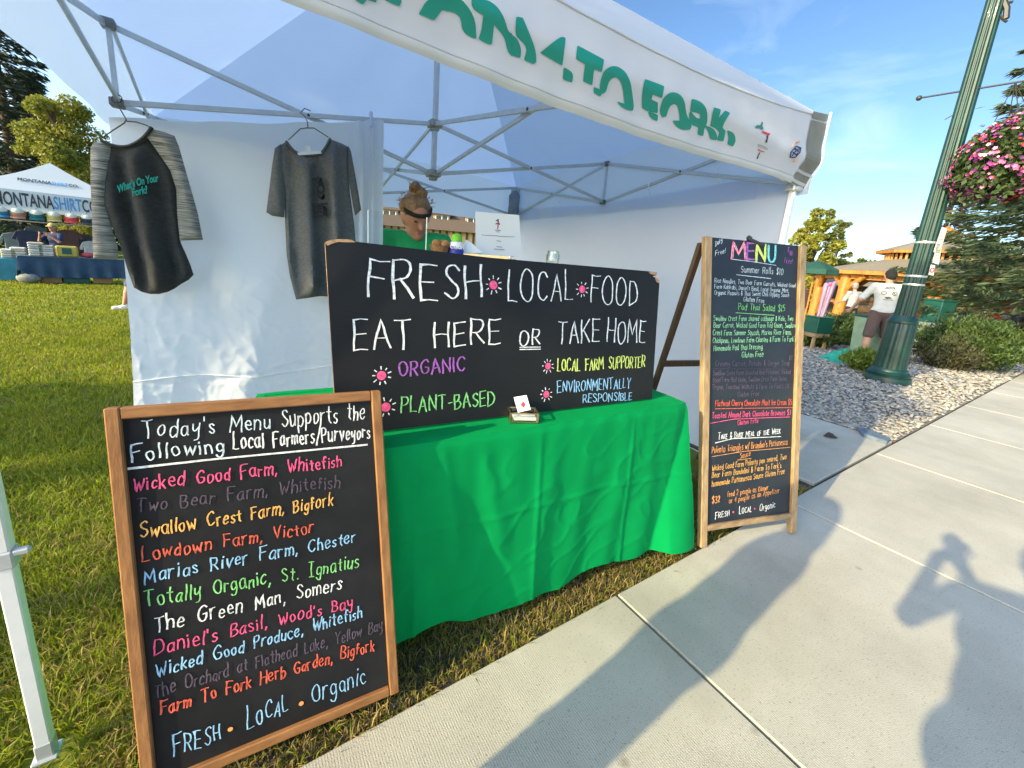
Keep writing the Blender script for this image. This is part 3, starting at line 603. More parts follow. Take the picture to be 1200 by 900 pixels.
# slate piece and leaf
sl = MB(); q = [onz(*p, 0.035) for p in ((1005, 500), (1018, 502), (1044, 513), (1040, 517), (1012, 508))]; sl.poly(q, 0.05, (0, 0, 1))
tag(sl.build('slate_slab', mat('slate', (0.12, 0.16, 0.21), .6, var=.3, scale=20), loc=q[0] * V([1, 1, 0]), bevel=.006), 'flat blue grey slate piece at the gravel corner', 'stone')
lf = MB(); c = onz(973, 510, 0.012); lf.poly([c + V([.07 * math.cos(a), .045 * math.sin(a) * (1 + .3 * math.sin(3 * a)), .01 * math.sin(2 * a)]) for a in np.linspace(0, 6.28, 11)[:-1]], 0.004, (0, 0, 1))
tag(lf.build('fallen_leaf', mat('dead_leaf', (0.06, 0.045, 0.03), .8), loc=c), 'small dark dead leaf lying on the side path', 'leaf')

# ================================================================== THE STALL TENT
XL, XR, YF, YB, YM = -0.489, 2.956, 1.243, 4.50, 2.88
XC = (XL + XR) / 2; ZE, ZV, ZP = 2.29, 1.90, 3.50
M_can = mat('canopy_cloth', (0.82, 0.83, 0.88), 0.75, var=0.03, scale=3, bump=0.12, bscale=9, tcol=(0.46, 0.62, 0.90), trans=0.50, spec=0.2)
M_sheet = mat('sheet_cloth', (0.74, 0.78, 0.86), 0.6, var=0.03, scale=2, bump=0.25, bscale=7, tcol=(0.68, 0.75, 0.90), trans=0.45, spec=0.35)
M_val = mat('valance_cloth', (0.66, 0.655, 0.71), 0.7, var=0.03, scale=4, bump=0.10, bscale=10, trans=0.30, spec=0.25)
M_hem = mat('hem_cloth', (0.58, 0.59, 0.62), 0.7, trans=0.2)
M_tape = mat('corner_tape', (0.17, 0.17, 0.155), 0.75, var=0.12, scale=8)
M_steel = mat('tent_frame_paint', (0.50, 0.53, 0.56), 0.38, var=0.06, scale=30, metal=0.25)
M_wht = mat('white_paint', (0.78, 0.80, 0.82), 0.4, var=0.04, scale=20)
M_conn = mat('grey_plastic', (0.16, 0.17, 0.18), 0.5, var=0.1, scale=30)
M_bolt = mat('dark_bolt', (0.03, 0.03, 0.03), 0.4)
M_teal = mat('teal_print', (0.0, 0.225, 0.185), 0.6, var=0.05, scale=10)
tent = thing('pop_up_tent', 'big white pop-up stall tent with teal lettering along its front', 'tent', (XC, YM, 0))
o_ = 0.045
cor = [V([XL - o_, YF - o_, ZE]), V([2.868, YF - o_, ZE]), V([XR + o_, YB + o_, ZE]), V([XL - o_, YB + o_, ZE])]; peak = V([XC, YM, ZP])
def eave(k, t, sag=0.12):
    a, b = cor[k], cor[(k + 1) % 4]; p = a + (b - a) * t; p[2] -= (sag if k == 0 else -.07) * (1 - (2 * t - 1) ** 2); return p
rf = MB()
for k in range(4):
    def fn(a, b, k=k):
        e = eave(k, a); q = e + (peak - e) * b
        q[2] -= (0.06 if k == 0 else 0.025) * math.sin(math.pi * b) * (1 - (2 * a - 1) ** 2) + 0.012 * math.sin(a * 21 + b * 5) * math.sin(math.pi * b) * (1 - b) * (1 - (2 * a - 1) ** 2); return q
    rf.grid(fn, 24, 16)
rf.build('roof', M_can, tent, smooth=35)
def val_off(x, z): return 0.003 * math.sin(x * 5.1 + 1.0) + 0.002 * math.sin(x * 13 + z * 6) + 0.0015 * math.sin(x * 31)
def tuck(x, z):
    zf = ZV + 0.145 + 0.012 * math.sin(x * 4.3); d = max(0.0, zf - z); return 0.42 * d * d / (d + 0.02) - 0.014 * math.exp(-((z - zf - .01) / .045) ** 2) - 0.006 * math.exp(-((z - ZV - .02) / .02) ** 2)
def vfront(x, z): return V([x, YF - o_ - 0.010 - val_off(x, z) * (ZE - z) / 0.36 + tuck(x, z) + 0.0022 * noise.noise(Vector((x * 9 - z * 7, z * 11, 3.3))), z])
def frontfn(a, b):
    t = a; top = eave(0, t); z = top[2] + (ZV + 0.012 * math.sin(t * 9) - top[2]) * b; return vfront(top[0], z)
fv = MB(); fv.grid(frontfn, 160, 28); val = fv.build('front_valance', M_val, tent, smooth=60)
hm = MB(); hm.grid(lambda a, b: frontfn(a, 0.915 + 0.09 * b) + V([0, -0.004 - 0.003 * math.sin(math.pi * b), 0]), 160, 3); hm.build('hem', M_hem, val, smooth=60)
sm = MB(); sm.tube([frontfn(a, 0.02) + V([0, -0.003, 0]) for a in np.linspace(0, 1, 60)], 0.0025, 5); sm.tube([frontfn(a, 0.905) + V([0, -0.003, 0]) for a in np.linspace(0, 1, 60)], 0.002, 5); sm.build('seam', M_hem, val)
# corner tapes on the front valance's right end
tp = MB()
for (b0, b1) in ((-0.02, 0.07), (0.10, 0.80), (0.84, 1.0)):
    tp.grid(lambda a, b: frontfn(0.945 + 0.055 * a, b0 + (b1 - b0) * b) + V([0, -0.006, 0]), 12, 14)
tp.build('corner_tape', M_tape, val)
pp = MB(); pp.tube([frontfn(1.0, b) + V([0.006, -0.012, 0]) for b in np.linspace(-0.05, 1.0, 8)], 0.006, 6); pp.build('corner_piping', M_wht, val)
wl = MB()
for k in (1, 2, 3):
    drop = {1: 0.39, 2: 0.42, 3: 0.37}[k]; n_out = [None, V([1, 0, 0]), V([0, 1, 0]), V([-1, 0, 0])][k]
    def fn(a, b, k=k, drop=drop, n_out=n_out):
        e = eave(k, a); z1 = ZE - drop; e = e + n_out * (0.008 * math.sin(a * 17) + 0.005 * math.sin(a * 41)) * b; e[2] = e[2] + (z1 - .03 - e[2]) * b; return e
    w1 = MB(); w1.grid(fn, 50, 6); w1.build('side_valance', M_can, tent, smooth=60)
# FARM TO FORK, cut across by the fold of the banner
VP_ = Plane((0, YF - o_ - 0.010, 2), (0, -1, 0))
L3 = '''22,80 50,85 110,230 112,290 100,298 58,280 72,235 60,205 38,185 16,160
0,165 25,185 42,230 38,270 0,258
135,248 228,172 250,178 235,305
245,318 280,338 285,360 280,385 240,370
308,215 430,280 420,335 383,320 375,398 335,380 345,300 302,275
385,410 422,425 415,450 385,435
413,430 415,385 430,340 455,315 490,310 530,335 555,385 562,440 570,500 565,517 545,515 515,500 495,478 530,490 525,430 515,385 495,360 470,362 450,385 440,430 420,440
625,372 712,405 703,457 658,440 652,468 682,482 682,528 640,522 612,505 612,440
640,524 683,540 680,566 650,552
695,530 700,490 715,455 745,433 780,438 808,470 815,540 842,585 835,605 800,608 770,590 755,567 790,568 785,520 775,490 755,485 735,500 722,545 705,548
845,465 885,478 912,510 915,560 908,590 900,600 895,635 872,630 878,595 835,580 832,530 838,525 862,555 885,560 885,535 865,525 838,522
905,590 945,605 960,630 958,655 930,650 925,620
948,505 978,515 965,560 1000,520 1020,530 990,580 985,600 1000,615 990,660 962,655 975,620 955,598 932,590
1010,612 1040,625 1048,660 1035,685 1012,675 1018,645'''
L2 = '''605,0 682,0 672,27 640,15
815,-20 940,-30 1025,75 1032,178 1010,175 968,145 962,80 930,55 870,45 835,93 765,65
1012,0 1012,-10 1080,-2 1130,30 1165,90 1180,150 1200,160 1202,262 1180,240 1170,180 1140,140 1100,95 1070,72 1015,40
1068,72 1115,105 1105,205 1085,205 1045,182 1060,140
480,-70 590,-60 560,10 520,-5 500,20 455,-10 470,-40'''
def on_val(u, v, lift=0.0035):
    p = VP_.at(u, v)
    for _ in range(5): p = VP_.at(u, v, -(vfront(p[0], p[2])[1] - VP_.p[1]) + lift)
    return p
def print_on(mb, pts, mi=0, step=2.2):                         # an outline printed on the hanging valance, following its folds
    n_ = len(pts); c_ = sum(V(p, float) for p in pts) / n_; P2 = []
    ar = sum(pts[i][0] * pts[(i + 1) % n_][1] - pts[(i + 1) % n_][0] * pts[i][1] for i in range(n_))
    for i in range(n_):
        a, b = V(pts[i - 1], float), V(pts[(i + 1) % n_], float); t = b - a; t /= np.linalg.norm(t) + 1e-9; P2.append(V(pts[i], float) + V([t[1], -t[0]]) * (0.55 if ar > 0 else -0.55))
    P2 = [Vector(p) for p in P2]; pp_ = list(P2); lo, hi = np.min(P2, 0), np.max(P2, 0)
    for x in np.arange(lo[0], hi[0], step):
        for y in np.arange(lo[1], hi[1], step): pp_.append(Vector((x, y)))
    r = delaunay_2d_cdt(pp_, [], [list(range(n_))], 1, 1e-5); ok = [f for f in r[2]]
    mb.add([on_val(p.x, p.y) for p in r[0]], [tuple(f) for f in ok], mi)
def rounded(pts):                                              # soften the traced corners
    P = [V(p, float) for p in pts]
    for it in range(2):
        out = []; n_ = len(P)
        for i in range(n_):
            p0, p1, p2 = P[i - 1], P[i], P[(i + 1) % n_]; a, b = p1 - p0, p2 - p1; la, lb = np.linalg.norm(a), np.linalg.norm(b); c = (a @ b) / (la * lb + 1e-9)
            if c < .55: out += [p1 - a / la * min(.5, la * .3), p1 + b / lb * min(.5, lb * .3)] if it == 0 else [p1]
            else: out += [p1 - a * .25, p1 + b * .25]
        P = out
    return P
lt = MB()
for src, ox in ((L3, 600), (L2, 300)):
    for ln in src.splitlines():
        P = [V([float(a) for a in q.split(',')]) / 4 + V([ox, 0]) for q in ln.split()]
        print_on(lt, [tuple(p) for p in rounded(P)])
E_ = [V([1, 1, 1])]
lt.build('lettering', M_teal, val)
M_pr = [mat('print_teal', (0.03, 0.16, 0.14), .6), mat('print_red', (0.50, 0.03, 0.06), .6), mat('print_black', (0.02, 0.02, 0.03), .6), mat('print_grey', (0.33, 0.36, 0.38), .6), mat('print_navy', (0.02, 0.04, 0.14), .6), mat('print_orange', (0.65, 0.35, 0.22), .6)]
lg = MB(); f4 = lambda s: [on_val(820 + float(a) / 7.5, 110 + float(b) / 7.5) for a, b in (q.split(',') for q in s.split())]
for s_, c_ in (('488,288 510,270 520,278 535,272 545,245 558,250 552,285 562,310 548,312 520,300 495,303', 0), ('542,330 560,326 595,340 618,345 618,360 600,370 590,358 560,346', 1), ('590,368 604,368 598,400 594,425 578,434 580,405 588,400', 2), ('512,440 555,452 598,478 596,494 550,474 510,462', 3), ('508,485 525,488 545,500 570,508 568,514 540,508 512,494', 1), ('524,515 534,517 518,545 512,570 500,570 512,540', 2)):
    lg.poly(f4(s_), mi=c_)
lg.build('emblem', M_pr, val); lg = MB()
def ring(mb, pl, pts, wd, mi): mb.tube([on_val(820 + a / 7.5, 110 + b / 7.5, .004) for a, b in dense([(a / 20, b / 20) for a, b in pts]) for a, b in [(a * 20, b * 20)]], wd * .55, 5, mi=mi)
for pts in (((795, 555), (805, 510), (850, 460), (888, 475), (880, 515), (838, 560), (795, 555)), ((812, 545), (842, 505), (872, 485)), ((822, 512), (850, 535), (862, 520)), ((838, 480), (868, 505))): ring(lg, VP_, pts, 0.006, 4)
ring(lg, VP_, ((812, 470), (835, 425), (875, 420)), 0.006, 5); ring(lg, VP_, ((812, 580), (840, 592), (868, 565)), 0.006, 5)
lg.build('emblem', M_pr, val)
# frame
def square_leg(x, y, z0=0.0, ztop=2.28):
    a = MB(); a.box((x, y, (.62 + ztop) / 2), (0.033, 0.033, ztop - .62)); lg_ = a.build('leg', M_wht, tent, bevel=0.004)
    b = MB(); b.box((x, y, 0.555), (0.030, 0.030, 1.09)); b.build('inner_tube', M_wht, lg_, bevel=0.003)
    c = MB(); c.box((x, y, 0.006), (0.05, 0.05, 0.010)); c.box((x, y, 0.03), (0.034, 0.034, 0.05)); c.build('foot_plate', M_steel, lg_, bevel=0.003)
    d = MB(); d.box((x, y, 0.60), (0.040, 0.040, 0.045)); d.box((x + 0.032, y - 0.01, 0.615), (0.03, 0.016, 0.016)); d.build('collar', M_steel, lg_, bevel=0.004); return lg_
for (x, y) in ((XL - .012, YF + 0.02), (2.825, YF + 0.02), (XR, YB - 0.02), (XL, YB - 0.02)):
    lgo = square_leg(x, y)
    for z_, w_ in ((2.22, .085), (1.93, .075)): a = MB(); a.box((x, y, z_), (w_, w_, 0.09)); a.build('bracket', M_steel, lgo, bevel=0.006)
slv = MB(); slv.lathe([(0.075, 1.86), (0.065, 2.05), (0.07, 2.16), (0.03, 2.22)], (XR - 0.03, YB - 0.05, 0), 10); slv.build('leg_sleeve', mat('sleeve_cloth', (0.20, 0.23, 0.27), .7, var=.2, scale=9), tent, smooth=60)
zu, zl = 2.26, 1.93; MU, ML = 2.31, 1.97
nodes = {'FL': (XL, YF + .03), 'FR': (2.825, YF + .03), 'BR': (XR, YB - .03), 'BL': (XL, YB - .03)}
mids = {'L': (XL + .015, 2.87), 'R': (XR - .015, 2.93), 'F': (XC, YF + .05), 'B': (XC, YB - .03)}
def xbars(a, b, au, al, bu, bl, nrm):
    n_ = V([*nrm, 0.]) * 0.011
    for (za, zb, s_) in ((au, bl, 1), (al, bu, -1)):
        q = MB(); q.bar(V([*a, za]) + n_ * s_, V([*b, zb]) + n_ * s_, 0.013, 0.028); q.build('truss_bar', M_steel, tent, bevel=0.003)
    tq = (au - al) / ((au - al) + (bu - bl)); mdp = V([*a, au]) * (1 - tq) + V([*b, bl]) * tq; q = MB(); q.tube([mdp - n_ * 1.9, mdp + n_ * 1.9], 0.008, 8); q.build('bolt', M_bolt, tent)
FU, FL_ = 2.14, 2.0
for m_, a, b, nr in (('L', 'FL', 'BL', (1, 0)), ('R', 'FR', 'BR', (1, 0)), ('F', 'FL', 'FR', (0, 1)), ('B', 'BL', 'BR', (0, 1))):
    U_, D_ = (FU, FL_) if m_ == 'F' else (MU, ML) if m_ != 'B' else (2.2, 1.95)
    xbars(nodes[a], mids[m_], min(zu, U_ + .1), zl, U_, D_, nr); xbars(mids[m_], nodes[b], U_, D_, min(zu, U_ + .1), zl, nr)
for m_, nr in (('L', (0, 1)), ('R', (0, 1)), ('F', (1, 0)), ('B', (1, 0))): xbars(mids[m_], (XC - 0.045, YM), *((FU, FL_) if m_ == 'F' else (MU, ML) if m_ != 'B' else (2.2, 1.95)), 2.247, 1.925, nr)
for m_ in mids:
    q = MB(); x, y = mids[m_]
    U_, D_ = (FU, FL_) if m_ == 'F' else (MU, ML) if m_ != 'B' else (2.2, 1.95)
    for z in (U_, D_): q = MB(); q.box((x, y, z), (0.055, 0.055, 0.04)); q.build('bracket', M_conn, tent, bevel=0.005)
    q = MB(); q.box((x, y, (U_ + D_) / 2), (0.02, 0.02, U_ - D_ - 0.04)); q.build('truss_post', M_steel, tent)
q = MB(); q.box((XC - 0.045, YM, (1.90 + ZP) / 2 - 0.02), (0.032, 0.032, ZP - 1.90 - 0.06)); q.build('centre_pole', M_steel, tent, bevel=0.003)
for z in (2.247, 1.925): q = MB(); q.box((XC - 0.045, YM, z), (0.085, 0.085, 0.045)); q.box((XC - 0.045, YM, z - 0.03), (0.05, 0.05, 0.03)); q.build('pole_bracket', mat('bracket_grey', (0.30, 0.31, 0.30), .45, var=.2, scale=30, metal=.3), tent, bevel=0.005)
# right side wall, hanging in soft diagonal folds
def swall(a, b):
    y = YF + 0.06 + (YB - YF - 0.1) * a; z = 2.02 - 0.05 * math.sin(math.pi * a) + (0.05 - 2.02) * b
    return V([2.865 + (XR + .03 - 2.865) * min(1, a * 1.6) + 0.018 * math.sin(a * 9 + b * 7) * (0.3 + b) + 0.013 * math.sin(a * 23 - b * 9) * (0.2 + b) + 0.022 * math.exp(-((a + 0.55 * b - 0.55) / 0.05) ** 2) - 0.02 * math.exp(-((a + 0.75 * b - 0.8) / 0.06) ** 2), y, z])
q = MB(); q.grid(swall, 60, 30); q.build('side_wall', M_sheet, tent, smooth=60)
q = MB(); q.tube([swall(a, 0.985) + V([-.012, 0, 0]) for a in np.linspace(0, 1, 20)], 0.014, 6); q.build('dark_gap_line', M_bolt, tent)  # black tube drawn for the dark gap under the wall
for i, a in enumerate((0.15, 0.34, 0.52, 0.72, 0.9)):
    q = MB(); p = swall(a, 0.0); q.tube([p, p + V([-0.05, 0.01, 0.05]), p + V([-.02, .02, .14])], 0.004, 5); q.build('tie_string', M_wht, tent)

# ---- white partition sheet hung from the cross truss
YS = 2.80
sh = thing('hanging_sheet', 'white plastic sheet hung inside the tent behind two shirts', 'sheet', (0.15, YS, 0.44))
def ridge(x, z):
    r = 0
    for k, (sx, sz, am, o) in enumerate(((5, 2.5, .022, 0), (3, 8, .016, 5.5), (11, 7, .011, 9.2), (7, 17, .007, 14.1))): r += am * max(0, 1 - abs(noise.noise(Vector((x * sx + z * sz * .4, z * sz - x * sx * .3, o)))) * 4.5) ** 2
    return -r * .34
def sheetfn(a, b):
    x = -0.50 + 1.31 * a; zt = 1.885 + 0.285 * a + 0.004 * math.sin(a * 22) - 0.02 * math.sin(math.pi * a); zb = 0.36 - 0.02 * a + 0.02 * math.sin(a * 9)
    z = zt + (zb - zt) * b; x += -0.05 * (1 - a) * b * b
    gth = math.exp(-((a - 0.93) / 0.05) ** 2)
    y = YS + 0.030 * math.sin(a * 8.5 + 1 + .8 * b) * b + 0.016 * math.sin(a * 17 - 2.4 * b) * b * b + 0.012 * math.sin(a * 19 + b * 4) * b + gth * 0.03 * math.sin(a * 120) * (1 - 0.6 * b) + 0.02 * math.exp(-((a - 0.15 - 0.25 * b) / 0.07) ** 2) * math.sin(math.pi * b) - 0.02 * math.exp(-((a - 0.45 + 0.3 * (b - .7)) / 0.05) ** 2) * b \
        + (0.030 * (noise.noise(Vector((x * 3.4, z * 3.0, 1.7))) + 0.5 * noise.noise(Vector((x * 9 + z * 4, z * 6 - x * 3, 4.2))) + .30 * noise.noise(Vector((x * 20 + z * 9, z * 15 - x * 8, 9.1)))) * max(0, b - .25) * (1.2 if b < .86 else .7)) + ridge(x, z) * max(0, min(1, (b - .35) * 2.5)) + 0.012 * math.exp(-((b - 0.86 - 0.03 * math.sin(a * 8)) / 0.008) ** 2)
    return V([x, y, z])
q = MB(); q.grid(sheetfn, 190, 170); q.build('cloth', M_sheet, sh, smooth=70)
q = MB(); q.tube([sheetfn(a, 0.865) + V([0, -0.006, 0]) for a in np.linspace(0.0, 1, 50)], 0.0035, 5); q.build('hem', M_wht, sh)
q = MB(); q.tube([sheetfn(0.93, 0) + V([0, -0.02, -.05]), sheetfn(0.93, 0) + V([0, -0.015, 0.03]), sheetfn(0.95, 0) + V([0, .03, 0.045])], 0.012, 6); q.build('knot', M_sheet, sh, smooth=60)

# ---- shirts
def cloth_outline(mb, outline, pl, step=0.014, puff=0.022, fold=None, mi=0, off=0.0, zshift=0):
    o2 = [Vector(pl.uv(*p)) for p in outline]; n_ = len(o2)
    bb = V([p[:] for p in o2]); pts = list(o2)
    def inside(x, y):
        c = False
        for i in range(n_):
            a, b = o2[i], o2[(i + 1) % n_]
            if (a.y > y) != (b.y > y) and x < (b.x - a.x) * (y - a.y) / (b.y - a.y) + a.x: c = not c
        return c
    def dist(x, y):
        m_ = 9
        for i in range(n_):
            a, b = o2[i], o2[(i + 1) % n_]; d = b - a; t = max(0, min(1, ((x - a.x) * d.x + (y - a.y) * d.y) / max(d.length_squared, 1e-9))); m_ = min(m_, math.hypot(x - a.x - d.x * t, y - a.y - d.y * t))
        return m_
    for x in np.arange(bb[:, 0].min(), bb[:, 0].max(), step):
        for y in np.arange(bb[:, 1].min(), bb[:, 1].max(), step):
            if inside(x, y) and dist(x, y) > step * 0.5: pts.append(Vector((x, y)))
    r = delaunay_2d_cdt(pts, [(i, (i + 1) % n_) for i in range(n_)], [list(range(n_))], 1, 1e-6); vs2, fs = r[0], r[2]
    for side in (1, -1):
        vs = []
        for p in vs2:
            d = min(1, dist(p.x, p.y) / 0.07); z = puff * math.sqrt(max(0, 1 - (1 - d) ** 2)) * side
            if fold: z += (fold(p.x, p.y) + .009 * noise.noise(Vector((p.x * 22 + p.y * 6, p.y * 9, 3.1))) + .005 * noise.noise(Vector((p.x * 45 - p.y * 20, p.y * 30, 8.1)))) * d
            vs.append(pl.pt(p.x, p.y, off + z + 0.001 * side))
        mb.add(vs, [tuple(f) for f in fs] if side == 1 else [tuple(reversed(f)) for f in fs], mi)
SP = Plane((0, 2.68, 1.4), (0, -1, 0.0)); SP.u = V([1., 0, 0]); SP.v = V([0, 0, 1.])
M_char = mat('charcoal_jersey', (0.012, 0.013, 0.014), 0.9, col2=(0.026, 0.027, 0.028), scale=34, stretch=(1, 1, 3), bump=0.1, sheen=0.2)
def heather(name, a, b, sc, st):
    return mat(name, a, 0.9, col2=b, scale=sc, stretch=st, detail=3, bump=0.1)
M_heat = heather('heather_knit', (0.30, 0.30, 0.28), (0.05, 0.052, 0.05), 30, (0.3, 0.3, 7))
M_grey = heather('grey_marl', (0.085, 0.092, 0.098), (0.125, 0.132, 0.14), 60, (1, 1, 1.5))
sh1 = thing('raglan_shirt', 'charcoal raglan shirt with heather sleeves and teal words on its chest', 'shirt', (-0.36, 2.68, 1.05))
f1 = lambda x, y: 0.016 * math.sin(x * 46 + y * 3) * (1.9 - y) + 0.006 * math.sin(x * 90 + 4 * y)
t1 = MB(); cloth_outline(t1, [(131, 168), (140, 172), (152, 171), (165, 164), (176, 151), (167, 165), (185, 178), (200, 200), (207, 222), (208, 255), (211, 285), (219, 297), (224, 310), (228, 324), (222, 329), (206, 336), (200, 342), (185, 345), (170, 343), (155, 336), (150, 318), (140, 285), (128, 255), (124, 240), (127, 215), (130, 190)][0:4] + [(172, 160), (185, 178), (200, 200), (207, 222), (208, 255), (212, 285), (218, 298), (223, 310), (227, 322), (221, 328), (212, 333), (205, 338), (197, 342), (187, 344.5), (176, 344.5), (166, 342), (157, 337), (150, 318), (140, 285), (127, 255), (120, 240), (119, 215), (122, 190)], SP, fold=f1, puff=0.026)
t1.build('torso', M_char, sh1, smooth=60)
t2 = MB(); f2 = lambda x, y: 0.010 * math.sin(x * 60 + y * 12)
cloth_outline(t2, [(107, 173), (111, 168), (119, 166), (131, 169), (130, 190), (127, 215), (124, 240), (130, 262), (139, 290), (139, 304), (110, 303), (109, 260), (107, 215)], SP, fold=f2, puff=0.022, off=0.012); t2.build('sleeve', M_heat, sh1, smooth=60)
t2 = MB(); cloth_outline(t2, [(176, 151), (192, 155), (205, 160), (210, 172), (215, 190), (225, 225), (232, 250), (238, 281), (211, 282), (208, 250), (207, 222), (200, 200), (185, 178), (172, 160)], SP, fold=f2, puff=0.022, off=0.012); t2.build('sleeve', M_heat, sh1, smooth=60)
cb = MB(); cb.tube([SP.at(*p, 0.025) for p in catmull([(119, 165), (128, 169), (140, 172), (152, 171), (165, 164), (173, 156), (178, 149)], 4)], 0.008, 6); cb.build('collar', M_char, sh1, smooth=60)
M_flock = mat('teal_flock', (0.0, 0.24, 0.20), .8)
def on_shirt(u0, v0, u1, v1, cap, wid, arc):
    a_, b_ = SP.uv(u0, v0), SP.uv(u1, v1); d_ = b_ - a_; c_ = abs(SP.uv(u0, v0 - cap)[1] - a_[1])
    def fn(x, y, z): t_ = x / wid + .5; q = a_ + d_ * t_ + V([0, y / .7 * c_ + arc * c_ * 4 * t_ * (1 - t_)]); return SP.pt(*q, .060 + z)
    return fn
textmesh("What's On Your", 1, [M_flock], [0] * 14, 'lettering', sh1, on_shirt(139, 229, 191, 214, 8.5, 7.7, .25), bold=.03)
textmesh("Fork?", 1, [M_flock], [0] * 5, 'lettering', sh1, on_shirt(156, 232, 178, 227, 8.5, 2.75, 0), bold=.03)
M_wire = mat('hanger_wire', (0.10, 0.07, 0.06), .35, metal=.6)
hg = MB(); hg.tube([SP.at(*p, o2) for p, o2 in (((122, 160), 0), ((132, 153), 0), ((146, 144), 0), ((148, 140), -.02), ((145, 135), -.05), ((141, 128), -.10), ((137, 118), -.12))], 0.0028, 6); hg.tube([SP.at(*p) for p in ((148, 142), (160, 143), (172, 147), (186, 158))], 0.0028, 6)
hg.tube([SP.at(137 + 6 * math.cos(a), 116 + 5 * math.sin(a), -.12) for a in np.linspace(0, 6.28, 14)], 0.0028, 6)
tag(hg.build('wire_hanger', M_wire, loc=SP.at(147, 142)), 'thin dark wire hanger holding the charcoal raglan shirt', 'hanger')
sh2 = thing('tee_shirt', 'plain grey marl tee shirt with a small dark fork print', 'shirt', (0.38, 2.68, 1.05))
f3 = lambda x, y: 0.020 * math.sin(x * 42 + 1.5 * y) * max(0, 1.85 - y) + 0.005 * math.sin(x * 95)
t3 = MB(); cloth_outline(t3, [(335, 166), (345, 177), (360, 182), (377, 178), (387, 163), (400, 168), (408, 172), (408, 200), (410, 225), (415, 262), (418, 300), (417, 344), (400, 348), (375, 347), (362, 349), (347, 351), (340, 325), (336, 300), (334, 260), (333, 225), (328, 185), (329, 170)], SP, fold=f3, puff=0.026); t3.build('torso', M_grey, sh2, smooth=60)
t4 = MB(); cloth_outline(t4, [(329, 169), (322, 174), (319, 192), (312, 249), (319, 253), (333, 255), (334, 225), (331, 195)], SP, fold=f2, puff=0.022, off=0.008); t4.build('sleeve', M_grey, sh2, smooth=60)
t4 = MB(); cloth_outline(t4, [(408, 171), (411, 178), (416, 205), (423, 246), (416, 253), (413, 240), (409, 215), (407, 190)], SP, fold=f2, puff=0.02, off=0.008); t4.build('sleeve', M_grey, sh2, smooth=60)
cb = MB(); cb.tube([SP.at(*p, 0.02) for p in catmull([(335, 165), (345, 177), (360, 182), (377, 178), (387, 162)], 5)], 0.007, 6); cb.build('collar', M_grey, sh2, smooth=60)
lb = MB(); lb.poly([SP.at(*p, 0.03) for p in ((348, 179), (358, 177), (376, 177), (377, 180), (350, 182))]); lb.poly([SP.at(*p, 0.031) for p in ((357, 171), (363, 171), (365, 177), (360, 177))]); lb.build('neck_label', M_wht, sh2)
pr = MB(); e = lambda *pts: [SP.uv(300 + a / 4, 180 + b / 4) for a, b in pts]
for pts in (((262, 125), (278, 130), (285, 118)), ((275, 140), (288, 142), (296, 122)), ((300, 125), (297, 140), (305, 148)), ((290, 150), (280, 165), (283, 180), (300, 190), (310, 178), (308, 160), (295, 152)), ((283, 190), (285, 205), (300, 215), (310, 205)), ((310, 195), (306, 215)), ((258, 240), (275, 238), (290, 242), (325, 238)), ((275, 252), (300, 250)), ((272, 262), (298, 262)), ((275, 275), (300, 274)), ((268, 292), (300, 293)), ((305, 250), (320, 262), (322, 292)), ((312, 255), (312, 290))): ribbon(pr, SP, e(*pts), 0.011, 0.058, 0)
pr.build('print', mat('print_dark', (0.012, 0.012, 0.016), .8), sh2)
hg = MB(); hg.tube([SP.at(*p, o2) for p, o2 in (((338, 164), .0), ((352, 151), 0), ((358, 150), 0), ((368, 150), 0), ((385, 161), 0))], 0.0028, 6); hg.tube([SP.at(*p, o2) for p, o2 in (((361, 150), 0), ((360, 142), -.02), ((357, 136), -.05), ((352, 132), -.10), ((357, 127), -.15), ((364, 130), -.15))], 0.0028, 6)
tag(hg.build('wire_hanger', M_wire, loc=SP.at(361, 150)), 'thin wire hanger holding the grey marl tee shirt', 'hanger')

# ================================================================== BOARDS
M_blk = mat('blackboard', (0.010, 0.011, 0.014), 0.46, col2=(0.021, 0.022, 0.026), scale=3.2, detail=6, spec=0.2)
M_blkm = mat('menu_blackboard', (0.011, 0.017, 0.027), 0.40, col2=(0.022, 0.030, 0.042), scale=3.5, detail=6, spec=0.4)  # blue tint in the base colour stands for the reflected sky
M_blk2 = mat('blackboard_paint', (0.011, 0.012, 0.015), 0.5, col2=(0.017, 0.018, 0.020), scale=3, detail=6, spec=0.2)
def wood(name, a, b, st, sc=9): return mat(name, a, 0.55, col2=b, scale=sc, stretch=st, detail=8, bump=0.25)
M_oak = wood('oak_frame', (0.33, 0.155, 0.055), (0.21, 0.09, 0.03), (6, 6, 1.0))
M_oakh = wood('oak_rail', (0.33, 0.155, 0.055), (0.21, 0.09, 0.03), (1.0, 6, 6))
M_pine = wood('weathered_pine', (0.42, 0.29, 0.15), (0.26, 0.165, 0.08), (7, 7, 0.9))
M_pineh = wood('weathered_rail', (0.36, 0.25, 0.14), (0.22, 0.14, 0.07), (0.9, 7, 7))
M_dkw = wood('dark_leg_wood', (0.10, 0.062, 0.035), (0.055, 0.033, 0.02), (7, 7, 0.9))
def chalk(name, c): return mat('chalk_' + name, c, 0.8, var=0.34, scale=85, spec=0.2)
